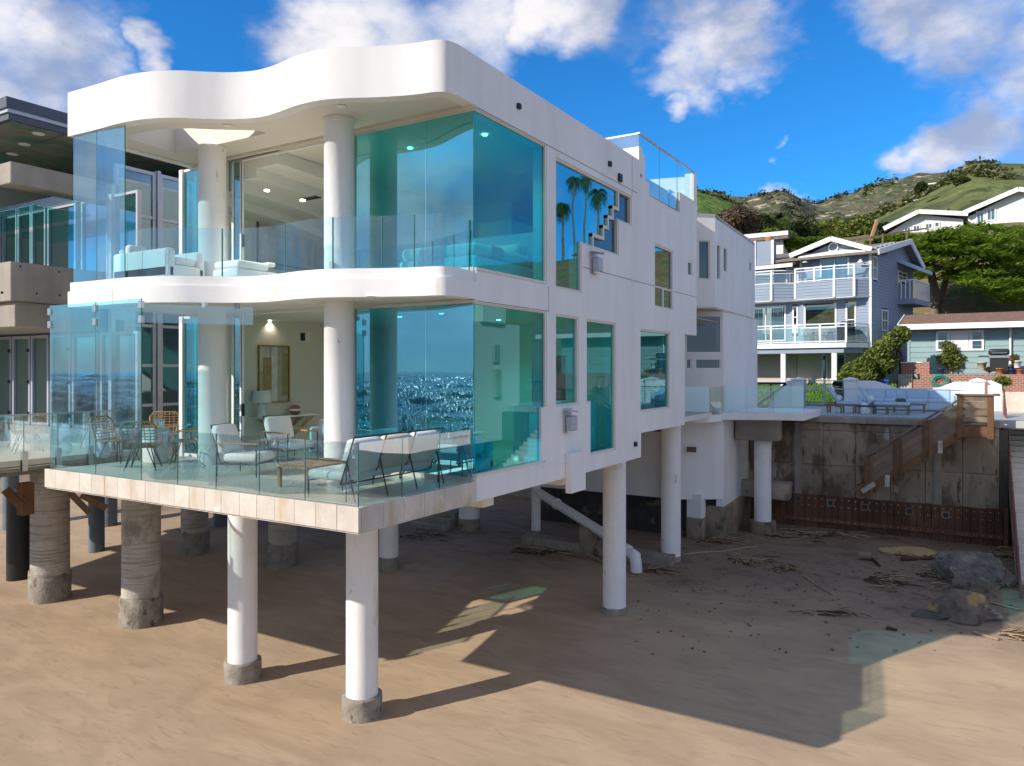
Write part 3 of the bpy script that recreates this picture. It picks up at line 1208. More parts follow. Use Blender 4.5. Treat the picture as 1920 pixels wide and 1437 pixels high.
# corner glass of both floors: side panes with jamb, head and sill
for (z0, z1, nm) in ((8.49, 11.11, 'teal'), (5.10, 7.94, 'teal_side')):
    mb = MB()
    mb.box(-.10, -.012, 5.15, 5.204, z0 - .018, z1 + .008)
    mb.box(-.08, -.02, 2.80, 5.15, z1 - .02, z1 + .008)
    mb.box(-.08, .012, 2.79, 5.15, z0 - .018, z0 + .03)
    fr = mb.build('window', M['frame'], H)
    if nm == 'teal':
        MB().box(-.062, -.046, 2.815, 5.15, z0 + .03, z1 - .02).build('pane', M['teal_side'], fr)
    else:
        MB().extrude([(2.815, z0 + .03), (4.99, z0 + .03), (4.99, 6.15), (5.15, 6.15), (5.15, z1 - .02), (2.815, z1 - .02)], [], wallfn((-.046, 0), (-.046, 1), .016)).build('pane', M['teal_side'], fr)
# front glazing on the Y = 2.8 line
XM = -1.03
for (z0, z1, mt) in ((8.46, 11.14, 'teal'), (5.0, 7.99, 'teal_low')):
    mb = MB()
    mb.box(-2.72, -2.645, 2.76, 2.86, z0, z1)
    mb.box(-2.645, -.05, 2.775, 2.83, z0 + .0, z0 + .07)
    mb.box(-2.645, -.05, 2.775, 2.83, z1 - .05, z1)
    fr = mb.build('glass_wall_frame', M['frame'], H)
    MB().box(-2.64, XM - .004, 2.795, 2.811, z0 + .07, z1 - .05).build('glass_panel', M[mt], fr)
    MB().box(XM + .004, -.066, 2.795, 2.811, z0 + .07, z1 - .05).build('glass_panel', M[mt], fr)
    MB().box(XM - .012, XM + .012, 2.786, 2.80, z0 + .07, z1 - .05).build('glass_joint', M['screen'], fr)
    # far left: fixed pane and the parked sliding leaves
    mb = MB()
    mb.box(-7.66, -7.55, 2.74, 2.86, z0, z1)
    mb.box(-6.27, -6.20, 2.76, 2.86, z0, z1)
    mb.box(-7.55, -6.27, 2.775, 2.83, z0, z0 + .06)
    mb.box(-7.55, -6.27, 2.775, 2.83, z1 - .05, z1)
    fr2 = mb.build('glass_wall_frame', M['white'], H)
    MB().box(-7.54, -6.28, 2.795, 2.811, z0 + .06, z1 - .05).build('glass_panel', M['teal'], fr2)
    mb = MB()
    for x in (-6.12, -5.87):
        mb.box(x, x + .06, 2.87, 2.93, z0 + .01, z1 - .03)
    mb.box(-5.81, -2.72, 2.87, 2.93, z1 - .03, z1)
    fr3 = mb.build('sliding_door', M['white'], H)
    MB().box(-6.06, -5.87, 2.89, 2.905, z0 + .03, z1 - .04).build('pane', M['nwin'], fr3)
    MB().box(-5.80, -5.785, 2.87, 2.93, z0 + .9, z0 + 1.15).build('door_handle', M['dark'], fr3)
    MB().box(-5.81, -5.80, 2.86, 2.87, z0, z1 - .04).build('door_seal', M['dark'], fr3)


def panel(p, q, z0, z1, mat, parent, t=.016, edge=True, name='glass_panel'):
    p, q = Vector(p), Vector(q)
    d = (q - p).normalized()
    n = Vector((-d.y, d.x))
    a, b = p + d * .006, q - d * .006
    o = MB().extrude([(0, z0), ((b - a).length, z0), ((b - a).length, z1), (0, z1)], [], wallfn(a, b, t)).build(name, mat, parent)
    if edge:
        e = MB().extrude(rect(0, .008, z0, z1), [], wallfn(b, b + d, t)).build('panel_edge', M['edge'], o)
    return o


# balcony balustrade: bent glass that follows the wave
def arclen_split(path, xcuts):
    segs = []
    for a, b in zip(xcuts, xcuts[1:]):
        segs.append([p for p in path if a - 1e-6 <= p[0] <= b + 1e-6])
    return segs


fine = offset_path(catmull(WAVE0, 12), .13)
cuts = [-5.86, -4.25, -3.0, -1.9, -1.15, -.42]
pts_i = [min(range(len(fine)), key=lambda i: abs(fine[i][0] - c) + (0 if fine[i][1] < 2.0 else 9)) for c in cuts] + [len(fine) - 2]
for i0, i1 in zip(pts_i, pts_i[1:]):
    seg = fine[i0:i1 + 1]
    b_ = band(seg, 0, .016, Z1, 9.31)
    g = b_.build('balustrade_glass', M['balc'], H)
    p = Vector(seg[-1])
    MB().box(p.x - .006, p.x + .006, p.y - .01, p.y + .014, Z1, 9.305).build('panel_edge', M['edge'], g)
# tall windscreens left of the balcony and of the terrace
for a, b in (((-7.31, .30), (-6.605, .33)), ((-6.605, .33), (-5.86, .40))):
    panel(a, b, Z1, Z2 - .01, M['screen'], H)
for a, b in (((-7.70, .085), (-6.22, .085)), ((-6.22, .085), (-4.89, .085))):
    panel(a, b, Z0, 8.03, M['screen'], H)
MB().extrude(rect(0, 1.75, 7.63, 7.94), [], wallfn((-4.87, .10), (-3.9, 1.55), .014)).build('glass_fin', M['rail'], H)
for x, y in ((-7.68, .07), (-6.22, .07), (-4.89, .07)):
    for z in (7.92, 7.68):
        MB().rbox(x - .055, x + .055, y - .015, y + .05, z - .065, z + .065, .01, 1).build('glass_clamp', M['steel'], H)
for k in (.55, .85):
    p = Vector((-4.87, .10)).lerp(Vector((-3.9, 1.55)), k)
    MB().rbox(p.x - .05, p.x + .05, p.y - .03, p.y + .03, 7.9, 8.0, .01, 1).build('glass_clamp', M['steel'], H)
xr = [-4.885, -3.93, -2.99, -2.02, -1.08, -.085]
for a, b in zip(xr, xr[1:]):
    panel((a, .085), (b, .085), Z0, 5.86, M['rail'], H)
yr = [.09, 1.0, 1.9, 2.74]
for a, b in zip(yr, yr[1:]):
    panel((-.075, a), (-.075, b), Z0, 5.86, M['rail'], H)
# round columns of the facade
for (cx, cy) in ((-2.48, 2.21), (-5.76, 2.13)):
    for (a, b) in ((Z1 - .01, Z2 + .02), (Z0, 8.02)):
        MB().lathe(cx, cy, [(.262, a), (.255, a + .03), (.255, b - .07), (.275, b - .06), (.275, b)], 36).build('column', M['column'], H)
    MB().box(cx + .05, cx + .13, cy - .29, cy - .25, Z1 + .06, Z1 + .22).build('outlet_cover', M['alu'], H)
# wall lanterns, vents and the step block on the side wall
for (px, py) in ((1120, 491), (1071, 787)):
    p = pX(px, py, .1)
    lf = MB().box(.0, .03, p.y - .16, p.y + .16, p.z - .26, p.z + .22)
    lf.rbox(.03, .19, p.y - .12, p.y + .12, p.z - .22, p.z + .08, .02, 1)
    lf.bar((.02, p.y - .14, p.z + .2), (.27, p.y - .02, p.z + .16), .26, .02)
    lo = lf.build('wall_lantern', M['alu'], H)
    MB().box(.06, .16, p.y - .10, p.y + .10, p.z - .255, p.z - .222).build('lens', M['white'], lo)
for (px, py, w) in ((971, 200, .05), (1142, 308, .06), (1161, 334, .09), (1190, 833, .06)):
    p = pX(px, py, 0)
    MB().rbox(-.01, .06, p.y - w, p.y + w, p.z - w, p.z + w, .02, 2).build('vent', M['dark'], H)
a, b = sw(1060, 850), sw(1087, 917)
MB().rbox(.0, .14, a[0], b[0], b[1], a[1], .01, 1).build('wall_block', M['stucco'], H)
MB().box(-.005, .02, sw(1015, 800)[0] + .03, sw(1100, 800)[0], 5.0, 5.03).build('base_trim', M['stucco'], H)

# --- bay and lower block behind the side wall's end
B0, B1, B2 = (-.95, 16.35), (-.19, 17.07), (-.42, 23.4)


def bw(px, py, a, b):
    return onwall(px, py, a, b)


def rect_on(px0, py0, px1, py1, a, b):
    p, q = onwall(px0, py0, a, b), onwall(px1, py1, a, b)
    return rect(p[0], q[0], q[1], p[1])


hB1 = rect_on(1309, 450, 1331, 525, B0, B1)
L01 = (Vector(B1) - Vector(B0)).length
MB().extrude(rect(0, L01, 8.9, 11.93), [hB1], wallfn(B0, B1, .25)).build('bay_wall', M['stucco'], H)
window(H, B0, B1, hB1, M['win'], M['frame'], name='window')
h1 = rect_on(1344.5, 456, 1351.5, 527, B1, B2)
h2 = rect_on(1357, 462, 1364, 513, B1, B2)
h3 = rect_on(1405, 490, 1409.5, 511, B1, B2)
L12 = (Vector(B2) - Vector(B1)).length
MB().extrude(rect(0, L12, 8.9, 11.93), [h1, h2, h3], wallfn(B1, B2, .25)).build('bay_wall', M['stucco'], H)
for h in (h1, h2, h3):
    window(H, B1, B2, h, M['nwin'], M['white'], w=.045)
MB().prism([(-7.4, 12.95), (-.31, 12.95), (-.31, 15.6), B0, B1, B2, (-7.4, 23.4)], 11.80, 11.93).build('bay_roof', M['stucco'], H)
MB().prism([(-.31, 13.35), (-.31, 15.6), (B0[0] + .05, B0[1] + .05), (B1[0] - .05, B1[1] + .05), (B2[0] - .05, B2[1]), (-7.4, 23.4), (-7.4, 13.35)], 8.86, 8.99).build('bay_floor', M['soffit'], H)
T0, T1, T2 = (-2.12, 17.42), (-.33, 18.55), (-.44, 23.9)
hw = [(a_, min(b_, 8.74)) for a_, b_ in rect_on(1285.5, 583, 1353, 663, T0, T1)]
hv = rect_on(1285.5, 672, 1297, 693, T0, T1)
hx = rect_on(1303, 672, 1352, 693, T0, T1)
Lt = (Vector(T1) - Vector(T0)).length
MB().extrude(rect(0, Lt, 2.4, 8.86), [hw, hv, hx], wallfn(T0, T1, .25)).build('tower_wall', M['stucco'], H)
for h in (hw, hv, hx):
    window(H, T0, T1, h, M['win'], M['white'], w=.05)
MB().extrude(rect(0, 5.35, 2.1, 8.86), [], wallfn(T1, T2, .25)).build('tower_wall', M['stucco'], H)
mb = MB()
mb.box(-7.4, -2.12, 17.75, 18.0, 2.4, 4.69)
mb.box(-7.4, -2.12, 17.75, 18.0, 5.0, 8.86)
mb.build('tower_wall', M['stucco'], H)
MB().box(-1.04, -.50, 17.9, 18.3, 3.35, 3.75)
p = pY(1297, 843, 17.74)
MB().box(p.x - .16, p.x + .16, 17.70, 17.745, p.z - .09, p.z + .09).build('vent', M['bronze'], H)
# foundation: recessed dark wall, a white pier and the rough stone base at the corner
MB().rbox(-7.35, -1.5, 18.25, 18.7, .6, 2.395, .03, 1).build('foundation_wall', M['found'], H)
MB().rbox(-1.45, -.9, 17.98, 18.4, 1.75, 2.6, .02, 1).build('foundation_pier', M['stucco'], H)
sb = MB()
sb.rbox(-1.50, -.86, 17.95, 18.5, .5, 1.76, .06, 2)
sb.rbox(-.93, -.28, 18.40, 23.8, .5, 2.15, .07, 2)
so = sb.build('stone_footing', M['stone_base'], H)
for v in so.data.vertices:
    q = noise.noise_vector(v.co * 1.7)
    v.co += q * .07
# side and rear of the body
mb = MB()
mb.box(-7.52, -7.36, 4.0, 23.4, 4.7, 11.9)
mb.box(-7.36, -.5, 23.3, 23.5, 4.7, 11.9)
mb.build('rear_wall', M['stucco'], H)
# roof terrace: parapets and its glass rail
yp = sw(1200, 312)[0]
MB().box(-4.2, -.02, yp - .02, yp + .22, Z3 - .3, 12.32).build('parapet', M['stucco'], H)
MB().box(-.30, -.03, yp + .22, yp + .42, 11.5, 12.22).build('parapet', M['stucco'], H)
mb = MB()
arc = [(-4.2 + 4.1 * k / 10, 14.62 - .9 * math.sin(math.pi * k / 10) ** 1.0 * .4) for k in range(11)]
mb.prism(arc + [(x, y + .24) for x, y in arc[::-1]], 11.1, 12.62)
mb.box(-.28, .0, YE - .25, YE + .0, 11.79, 12.62)
mb.build('parapet', M['stucco'], H)
zr0, zr1 = pX(1200, 252, -.06).z, pX(1308, 331, -.06).z
zr = (zr0 + zr1) / 2
yq = [yp + .1, pX(1237, 280, -.06).y, pX(1270, 305, -.06).y, YE - .1]
for a, b in zip(yq, yq[1:]):
    panel((-.06, a), (-.06, b), 11.3, zr, M['rail'], H)
panel((-3.4, yp + .1), (-.07, yp + .1), 12.3, zr, M['rail'], H)
mb = MB()
mb.box(-.09, -.03, yp + .06, YE, zr, zr + .04)
mb.box(-3.4, -.09, yp + .08, yp + .14, zr, zr + .04)
mb.build('handrail', M['alu'], H)
MB().box(-4.2, -.31, yp + .22, 14.2, 11.18, 11.3).build('roof_terrace_floor', M['deck'], H)
# entrance deck bridging to the patio, its white edge and glass rail
e_px = [(1262, 779), (1300, 779), (1330, 778.5), (1353, 777), (1356, 774.5), (1400, 774.5), (1450, 775), (1507, 776)]
EZ = 5.38
edge = [tuple(pZ(x, y, EZ).xy) for x, y in e_px]
dk = [edge[0]] + edge[1:] + [(edge[-1][0], 22.9), (-.3, 22.9), (-.3, 18.6), (-1.5, 17.74), (-3, 17.74)]
MB().prism(dk, EZ - .24, EZ).build('entrance_deck', M['white'], H)
ep = [(x, y + .06) for x, y in edge]
for a, b in ((0, 2), (2, 3), (4, 5), (5, 6), (6, 7)):
    panel(ep[a], ep[b], EZ, EZ + .92, M['rail'], H)
MB().rbox(-.3, 1.2, 19.9, 20.6, 4.35, EZ - .245, .03, 1).build('deck_beam', M['concrete'], H)
# piles below the house
def pile(px, py, r, ztop, mat, ring=None, foot='footing', parent=H, name='stilt', chip=False):
    g = pG(px, py)
    st = MB().lathe(g.x, g.y, [(r, g.z + (.28 if ring else .1)), (r, g.z + 1.5), (r, ztop)], 36).build(name, mat, parent)
    if ring:
        MB().lathe(g.x, g.y, [(ring, g.z - .5), (ring * 1.0, g.z + .38), (ring * .985, g.z + .42), (r * .9, g.z + .42)], 36, jit=.025).build('footing', M[foot], st)
    else:
        MB().lathe(g.x, g.y, [(r * 1.02, g.z - .5), (r * 1.02, g.z + .14), (r * .98, g.z + .16)], 30, jit=.03).build('footing', M[foot], st)
    return g


pile(679, 1340, .315, 4.70, M['column'], .40)
pile(455, 1272, .315, 4.70, M['column'], .40)
pile(1152, 1147, .30, 5.30, M['column'])
pile(1258, 1050, .30, 5.30, M['column'])
pile(729, 1068, .30, 4.70, M['column'], .31)
pile(880, 992, .38, 4.70, M['column'], .40)
pile(1005, 1002, .16, 4.70, M['column'])
pile(1430, 998, .30, 4.36, M['column'], .46, 'stone_base')
pile(600, 985, .16, 4.70, M['column'])
for y in (3.6, 6.6, 9.5):
    MB().box(-7.2, -.4, y, y + .35, 4.42, 4.699).build('floor_beam', M['soffit'], H)

# --- inside
mb = MB()
mb.box(-7.355, -7.30, 2.9, 13, Z0, 8.02)
mb.box(-7.355, -7.30, 2.9, 13, Z1 - .01, 11.19)
mb.build('interior_wall', M['inner'], H)
mb = MB()
mb.box(-7.3, -2.6, 9.2, 9.35, Z0, 8.02)
mb.box(-1.6, -.31, 9.2, 9.35, Z0, 8.02)
mb.box(-2.6, -1.6, 9.2, 9.35, 7.2, 8.02)
mb.box(-7.3, -3.2, 9.2, 9.35, Z1 - .01, 11.19)
mb.box(-1.2, -.31, 9.2, 9.35, Z1 - .01, 11.19)
mb.build('interior_wall', M['inner_w'], H)
mb = MB()
mb.box(-7.3, -.31, 2.95, 17.7, Z1 - .012, Z1 + .004)
mb.box(-7.3, -.31, 2.95, 9.99, Z0, Z0 + .008)
mb.build('interior_floor', M['floor'], H)
# stepped arches springing from the left wall of the upper room
for k in range(4):
    xa_, xb2 = -7.298 + .62 * k, -7.298 + .62 * (k + 1) - .002
    za_ = 10.36 + .19 * k
    cur = [(y_, za_ - .030 * (y_ - 3.0) ** 2) for y_ in [2.94 + (9.17 - 2.94) * i / 24 for i in range(25)]]
    MB().extrude(cur + [(9.17, 11.18), (2.94, 11.18)], [], lambda p, t: (xa_ + (xb2 - xa_) * t, p[0], p[1])).build('arched_ceiling', M['inner_w'], H)
for (px, py) in ((500.5, 356), (567.5, 374.5)):
    g = pX(px, py, -7.0)
    z = 10.36 - .030 * (g.y - 3.0) ** 2
    g = pZ(px, py, z)
    MB().lathe(g.x, g.y, [(.05, z - .03), (.05, z - .003)], 16).build('downlight', M['light'], H)
    lamp_at((g.x, g.y, z - .06))
for (px, py, z) in ((909, 253, 11.18), (769, 278, 11.18)):
    g = pZ(px, py, z)
    MB().lathe(g.x, g.y, [(.05, z - .012), (.05, z)], 16).build('downlight', M['light'], H)
    lamp_at((g.x, g.y, z - .05), 45)
for (px, py) in ((505, 601), (548, 605), (588, 608), (828, 588), (750, 594), (935, 600)):
    g = pZ(px, py, 8.02)
    MB().lathe(g.x, g.y, [(.05, 8.008), (.05, 8.02)], 16).build('downlight', M['light'], H)
    lamp_at((g.x, g.y, 7.97))
for (px, py, z) in ((640, 199, Z2 + .025), (427, 235, Z2 + .025), (697, 555, 8.02)):
    g = pZ(px, py, z)
    MB().lathe(g.x, g.y, [(.09, z - .01), (.085, z - .018), (.06, z - .018)], 20).build('downlight', M['white'], H)
p = pX(571, 632, -7.3)
MB().box(-7.299, -7.285, p.y - .17, p.y + .17, p.z - .12, p.z + .12).build('vent', M['white'], H)
MB().box(-7.286, -7.278, p.y - .15, p.y + .0, p.z - .10, p.z + .10).build('vent_grille', M['dark'], H)
mb = MB()
mb.box(-4.6, -4.2, 3.3, 3.5, 10.28, 10.299)
mb.build('vent', M['dark'], H)
# white chimney breast, low wall and counter seen through the corner glass
mb = MB()
mb.box(-3.0, -2.1, 7.4, 8.4, Z1, 10.3)
mb.build('chimney_breast', M['inner_w'], H)
mb = MB()
mb.rbox(-1.0, -.45, 5.6, 8.6, Z0, 6.15, .02, 1)
mb.build('kitchen_counter', M['white'], H)
# ------------------------------------------------------------------ furniture of the white house
def at(px, py, z):
    p = pZ(px, py, z)
    return Vector((p.x, p.y, z))


def make_rattan_chair():
    t = thing('rattan_chair', 'x', 'chair', (0, 0, 0), 'rattan chairs round the glass table')
    s = MB()
    w, d, h0 = .28, .27, .43
    ring = [(-w, -d, h0), (-w + .04, d, h0 + .02), (w - .04, d, h0 + .02), (w, -d, h0), (-w, -d, h0)]
    s.tube(ring, .016, 6)
    for k in range(8):
        y = -d + 2 * d * (k + .5) / 8
        s.tube([(-w + .02, y, h0), (w - .02, y, h0)], .008, 5)
    for k in range(4):
        x = -w + 2 * w * (k + 1) / 5
        s.tube([(x, -d, h0), (x, d, h0 + .01)], .009, 5)
    s.build('seat', M['rattan'], t)
    b = MB()
    out_ = [(-w, -d, h0), (-w - .02, -d - .12, .80), (-w + .06, -d - .17, .90), (w - .06, -d - .17, .90), (w + .02, -d - .12, .80), (w, -d, h0)]
    b.tube(out_, .018, 6)
    for k in range(8):
        f = (k + .5) / 8
        y, z = -d - .14 * f, h0 + .45 * f
        b.tube([(-w, y, z), (w, y, z)], .008, 5)
    for k in range(5):
        x = -w + 2 * w * (k + 1) / 6
        b.tube([(x, -d, h0), (x, -d - .16, .89)], .008, 5)
    b.build('backrest', M['rattan'], t)
    for sx in (-1, 1):
        a = MB()
        a.tube([(sx * w, -d - .07, .66), (sx * (w + .03), .10, .645), (sx * (w + .02), .2, .62), (sx * (w - .02), .24, h0)], .014, 6)
        for k in range(3):
            a.tube([(sx * w, -.15 + .14 * k, h0), (sx * (w + .02), -.15 + .14 * k, .65)], .007, 5)
        a.build('armrest', M['rattan'], t)
        for sy in (-1, 1):
            l = MB()
            l.tube([(sx * .16, sy * .14, h0 - .01), (sx * .27, sy * .27, 0)], .010, 6)
            l.tube([(sx * .10, sy * .20, h0 - .01), (sx * .27, sy * .27, 0)], .010, 6)
            l.build('leg', M['dark'], t)
    return t


tc_ = at(291, 868, Z0)
chairs = [((222, 866), 'rattan chair farthest left at the glass dining table'), ((269, 880), 'rattan chair on the sea side of the glass table, back to the railing'),
          ((306, 852), 'rattan chair behind the glass table, only its top rail clear'), ((351, 868), 'rattan chair right of the glass table beside the round column')]
rc0 = make_rattan_chair()
for i, ((px, py), lab) in enumerate(chairs):
    c = rc0 if i == 0 else copy_tree(rc0)
    p = at(px, py, Z0)
    c.location = p
    d = tc_ - p
    c.rotation_euler = (0, 0, math.atan2(d.y, d.x) - math.pi / 2 + (.25 if i == 3 else 0))
    c['label'] = lab
t = thing('dining_table', 'round glass dining table with a white pedestal on the terrace', 'table', tc_)
m_gl = glass_mat('table_glass', (.40, .76, .74), .28, (1, 1, 1))
MB().lathe(tc_.x, tc_.y, [(.66, 5.725), (.67, 5.732), (.66, 5.742)], 48).build('tabletop', m_gl, t)
MB().rbox(tc_.x - .2, tc_.x + .2, tc_.y - .16, tc_.y + .16, 5.002, 5.722, .03, 2).build('pedestal', M['cushion'], t)
for i, (dx, dy) in enumerate(((.1, .1), (.25, -.05), (-.2, .15))):
    g = thing('drinking_glass', ('clear tumbler near the middle of the glass dining table', 'clear tumbler nearest the column on the glass dining table', 'clear tumbler towards the left of the glass dining table')[i], 'glass',
              (tc_.x + dx, tc_.y + dy, 5.743), 'tumblers on the dining table')
    MB().lathe(tc_.x + dx, tc_.y + dy, [(.03, 5.744), (.036, 5.86), (.033, 5.86), (.028, 5.75)], 16).build('body', M['rail'], g)
p = at(193, 858, Z0)
t = thing('floor_vase', 'pale gourd shaped vase standing by the windscreen', 'vase', p)
MB().lathe(p.x, p.y, [(.10, 5.0), (.15, 5.06), (.14, 5.2), (.09, 5.27), (.13, 5.36), (.14, 5.46), (.10, 5.58), (.04, 5.63), (.05, 5.66)], 28).build('body', M['ice'], t)
MB().tube([(p.x - .05, p.y, 5.62), (p.x - .16, p.y, 5.6), (p.x - .17, p.y, 5.57)], .02, 8).build('spout', M['ice'], t)


def lounge_chair(loc, rz, lab):
    t = thing('lounge_chair', lab, 'armchair', (0, 0, 0), 'terrace lounge chairs with timber arms')
    MB().rbox(-.32, .32, -.34, .32, .24, .40, .06, 3).build('seat_cushion', M['cushion'], t)
    b = MB()
    b.rbox(-.32, .32, -.08, .08, 0, .52, .07, 3)
    b.transform(Matrix.Translation((0, -.34, .38)) @ Matrix.Rotation(R(20), 4, 'X'))
    b.build('back_cushion', M['cushion'], t)
    for s in (-1, 1):
        f = MB()
        x = s * .37
        f.tube([(x, .34, 0), (x, .34, .56)], .011, 6)
        f.tube([(x, -.40, 0), (x, -.40, .56)], .011, 6)
        f.tube([(x, -.42, .22), (x, .36, .22)], .011, 6)
        f.build('side_frame', M['dark'], t)
        MB().rbox(x - .025, x + .025, -.44, .38, .56, .585, .008, 1).build('armrest', M['oak'], t)
    f = MB()
    f.tube([(-.37, .3, .22), (.37, .3, .22)], .011, 6)
    f.tube([(-.37, -.36, .22), (.37, -.36, .22)], .011, 6)
    f.tube([(-.3, -.38, .22), (-.3, -.56, .88), (.3, -.56, .88), (.3, -.38, .22)], .011, 6)
    f.build('back_frame', M['dark'], t)
    t.location = loc
    t.rotation_euler = (0, 0, rz)
    return t


lounge_chair(at(468, 890, Z0), R(-70), 'white cushioned lounge chair nearest the sea railing, left of the low table')
lounge_chair(at(548, 862, Z0), R(-95), 'white cushioned lounge chair nearer the open living room')
t = thing('terrace_sofa', 'three seat white terrace sofa with black wire frame along the side railing', 'sofa', (0, 0, 0))
y0, y1 = .35, 2.42
xb = -.62
MB().rbox(xb - .72, xb + .02, y0, y1, 5.26, 5.40, .06, 3).build('seat_cushion', M['cushion'], t)
for k in range(3):
    a = y0 + (y1 - y0) * k / 3
    c = MB()
    c.rbox(-.09, .09, .01, (y1 - y0) / 3 - .01, 0, .50, .07, 3)
    c.transform(Matrix.Translation((xb - .02, a, 5.38)) @ Matrix.Rotation(R(18), 4, 'Y'))
    c.build('back_cushion', M['cream'] if k % 2 else M['cushion'], t)
f = MB()
for k in range(4):
    y = y0 + (y1 - y0) * k / 3
    f.tube([(xb - .04, y, 5.22), (xb + .22, y, 5.90)], .011, 6)
    f.tube([(xb + .08, y, 5.55), (xb + .24, y, 5.0)], .011, 6)
f.tube([(xb + .22, y0, 5.90), (xb + .22, y1, 5.90)], .011, 6)
f.tube([(xb - .04, y0, 5.22), (xb - .04, y1, 5.22)], .011, 6)
f.build('back_frame', M['dark'], t)
f = MB()
for y in (y0 - .03, y1 + .03):
    f.tube([(xb - .70, y, 5.0), (xb - .70, y, 5.56), (xb + .10, y, 5.56), (xb + .10, y, 5.0)], .012, 6)
for k in range(4):
    y = y0 + (y1 - y0) * k / 3
    f.tube([(xb - .66, y, 5.0), (xb - .66, y, 5.24)], .010, 6)
f.tube([(xb - .68, y0, 5.24), (xb - .68, y1, 5.24)], .011, 6)
f.build('base_frame', M['dark'], t)
p = Vector((-2.05, 1.25, Z0))
t = thing('terrace_table', 'low slatted timber coffee table between the white terrace seats', 'coffee table', p)
for k in range(6):
    MB().box(p.x - .35 + .12 * k, p.x - .24 + .12 * k, p.y - .55, p.y + .55, 5.33, 5.36).build('slat', M['oak'], t)
for sx in (-1, 1):
    for sy in (-1, 1):
        MB().box(p.x + sx * .3 - .025, p.x + sx * .3 + .025, p.y + sy * .48 - .025, p.y + sy * .48 + .025, 5.0, 5.33).build('leg', M['oak'], t)

# living room, seen through the open doors
wx = -7.3
q = pX(489, 780, wx)
c0, c1 = pX(466, 781, wx).y, pX(576, 777, wx).y
zt = pX(520, 779, wx).z
t = thing('console_table', 'white topped console table on crossed brass rods against the beige wall', 'console table', (wx + .25, (c0 + c1) / 2, Z0))
MB().rbox(wx + .02, wx + .45, c0, c1, zt - .03, zt, .008, 1).build('tabletop', M['white'], t)
f = MB()
for x in (wx + .08, wx + .40):
    for k in range(3):
        f.tube([(x, c0 + .15 + .1 * k, zt - .03), (x, c1 - .55 - .1 * k, Z0)], .011, 6)
        f.tube([(x, c1 - .15 - .1 * k, zt - .03), (x, c0 + .55 + .1 * k, Z0)], .011, 6)
f.build('base', M['brass'], t)
y = pX(489, 770, wx + .2).y
t = thing('table_lamp', 'white drum shade table lamp on the console table', 'lamp', (wx + .22, y, zt))
MB().lathe(wx + .22, y, [(.085, zt), (.085, zt + .30), (.02, zt + .31), (.015, zt + .36)], 24).build('base', M['white'], t)
MB().lathe(wx + .22, y, [(.22, zt + .33), (.18, zt + .60)], 28).build('lamp_shade', M['cushion'], t)
y = pX(552, 770, wx + .2).y
t = thing('ball_vase', 'small round brown vase with a white band on the console', 'vase', (wx + .22, y, zt))
MB().lathe(wx + .22, y, [(.05, zt), (.11, zt + .04), (.135, zt + .10)], 24).build('body', M['teak'], t)
MB().lathe(wx + .22, y, [(.1355, zt + .10), (.137, zt + .15)], 24).build('band', M['white'], t)
MB().lathe(wx + .22, y, [(.135, zt + .15), (.11, zt + .21), (.05, zt + .24)], 24).build('neck', M['teak'], t)


def picture(px0, px1, py0, py1, lab, strips, fm):
    a, b = pX(px0, py0, wx), pX(px1, py1, wx)
    ya, yb, za, zb = a.y, b.y, pX(px0, py1, wx).z, a.z
    t = thing('wall_art', lab, 'painting', (wx, (ya + yb) / 2, za))
    f = MB()
    f.extrude(rect(ya, yb, za, zb), [inset(rect(ya, yb, za, zb), .03)], wallfn((wx + .05, 0), (wx + .05, 1), .049))
    f.build('frame', fm, t)
    w_ = yb - ya - .06
    for k, (s0, s1, z0_, z1_, col) in enumerate(strips):
        MB().extrude(rect(ya + .03 + w_ * s0, ya + .03 + w_ * s1, za + .03 + (zb - za - .06) * z0_, za + .03 + (zb - za - .06) * z1_), [], wallfn((wx + .012 + .002 * k, 0), (wx + .012 + .002 * k, 1), .01)).build('painted_panel', srf('art_%d' % k, col, .8, .15, 6), t)


picture(483, 541, 647, 757, 'tall abstract painting in beige strips over the console table',
        [(0, 1, 0, 1, (.50, .44, .33)), (0, .35, .55, 1, (.66, .64, .58)), (.12, .45, .22, .8, (.42, .30, .16)), (.42, .62, 0, 1, (.72, .70, .66)), (.8, 1, .1, .9, (.38, .31, .16)), (.05, .4, .02, .2, (.7, .68, .64))], M['brass'])
picture(481, 640, 388, 492, 'wide dark framed painting on the upper room wall', [(0, 1, 0, 1, (.55, .54, .50)), (.33, .335, 0, 1, (.2, .2, .2)), (.66, .665, 0, 1, (.2, .2, .2)), (.1, .3, .3, .5, (.62, .6, .56))], M['teak'])


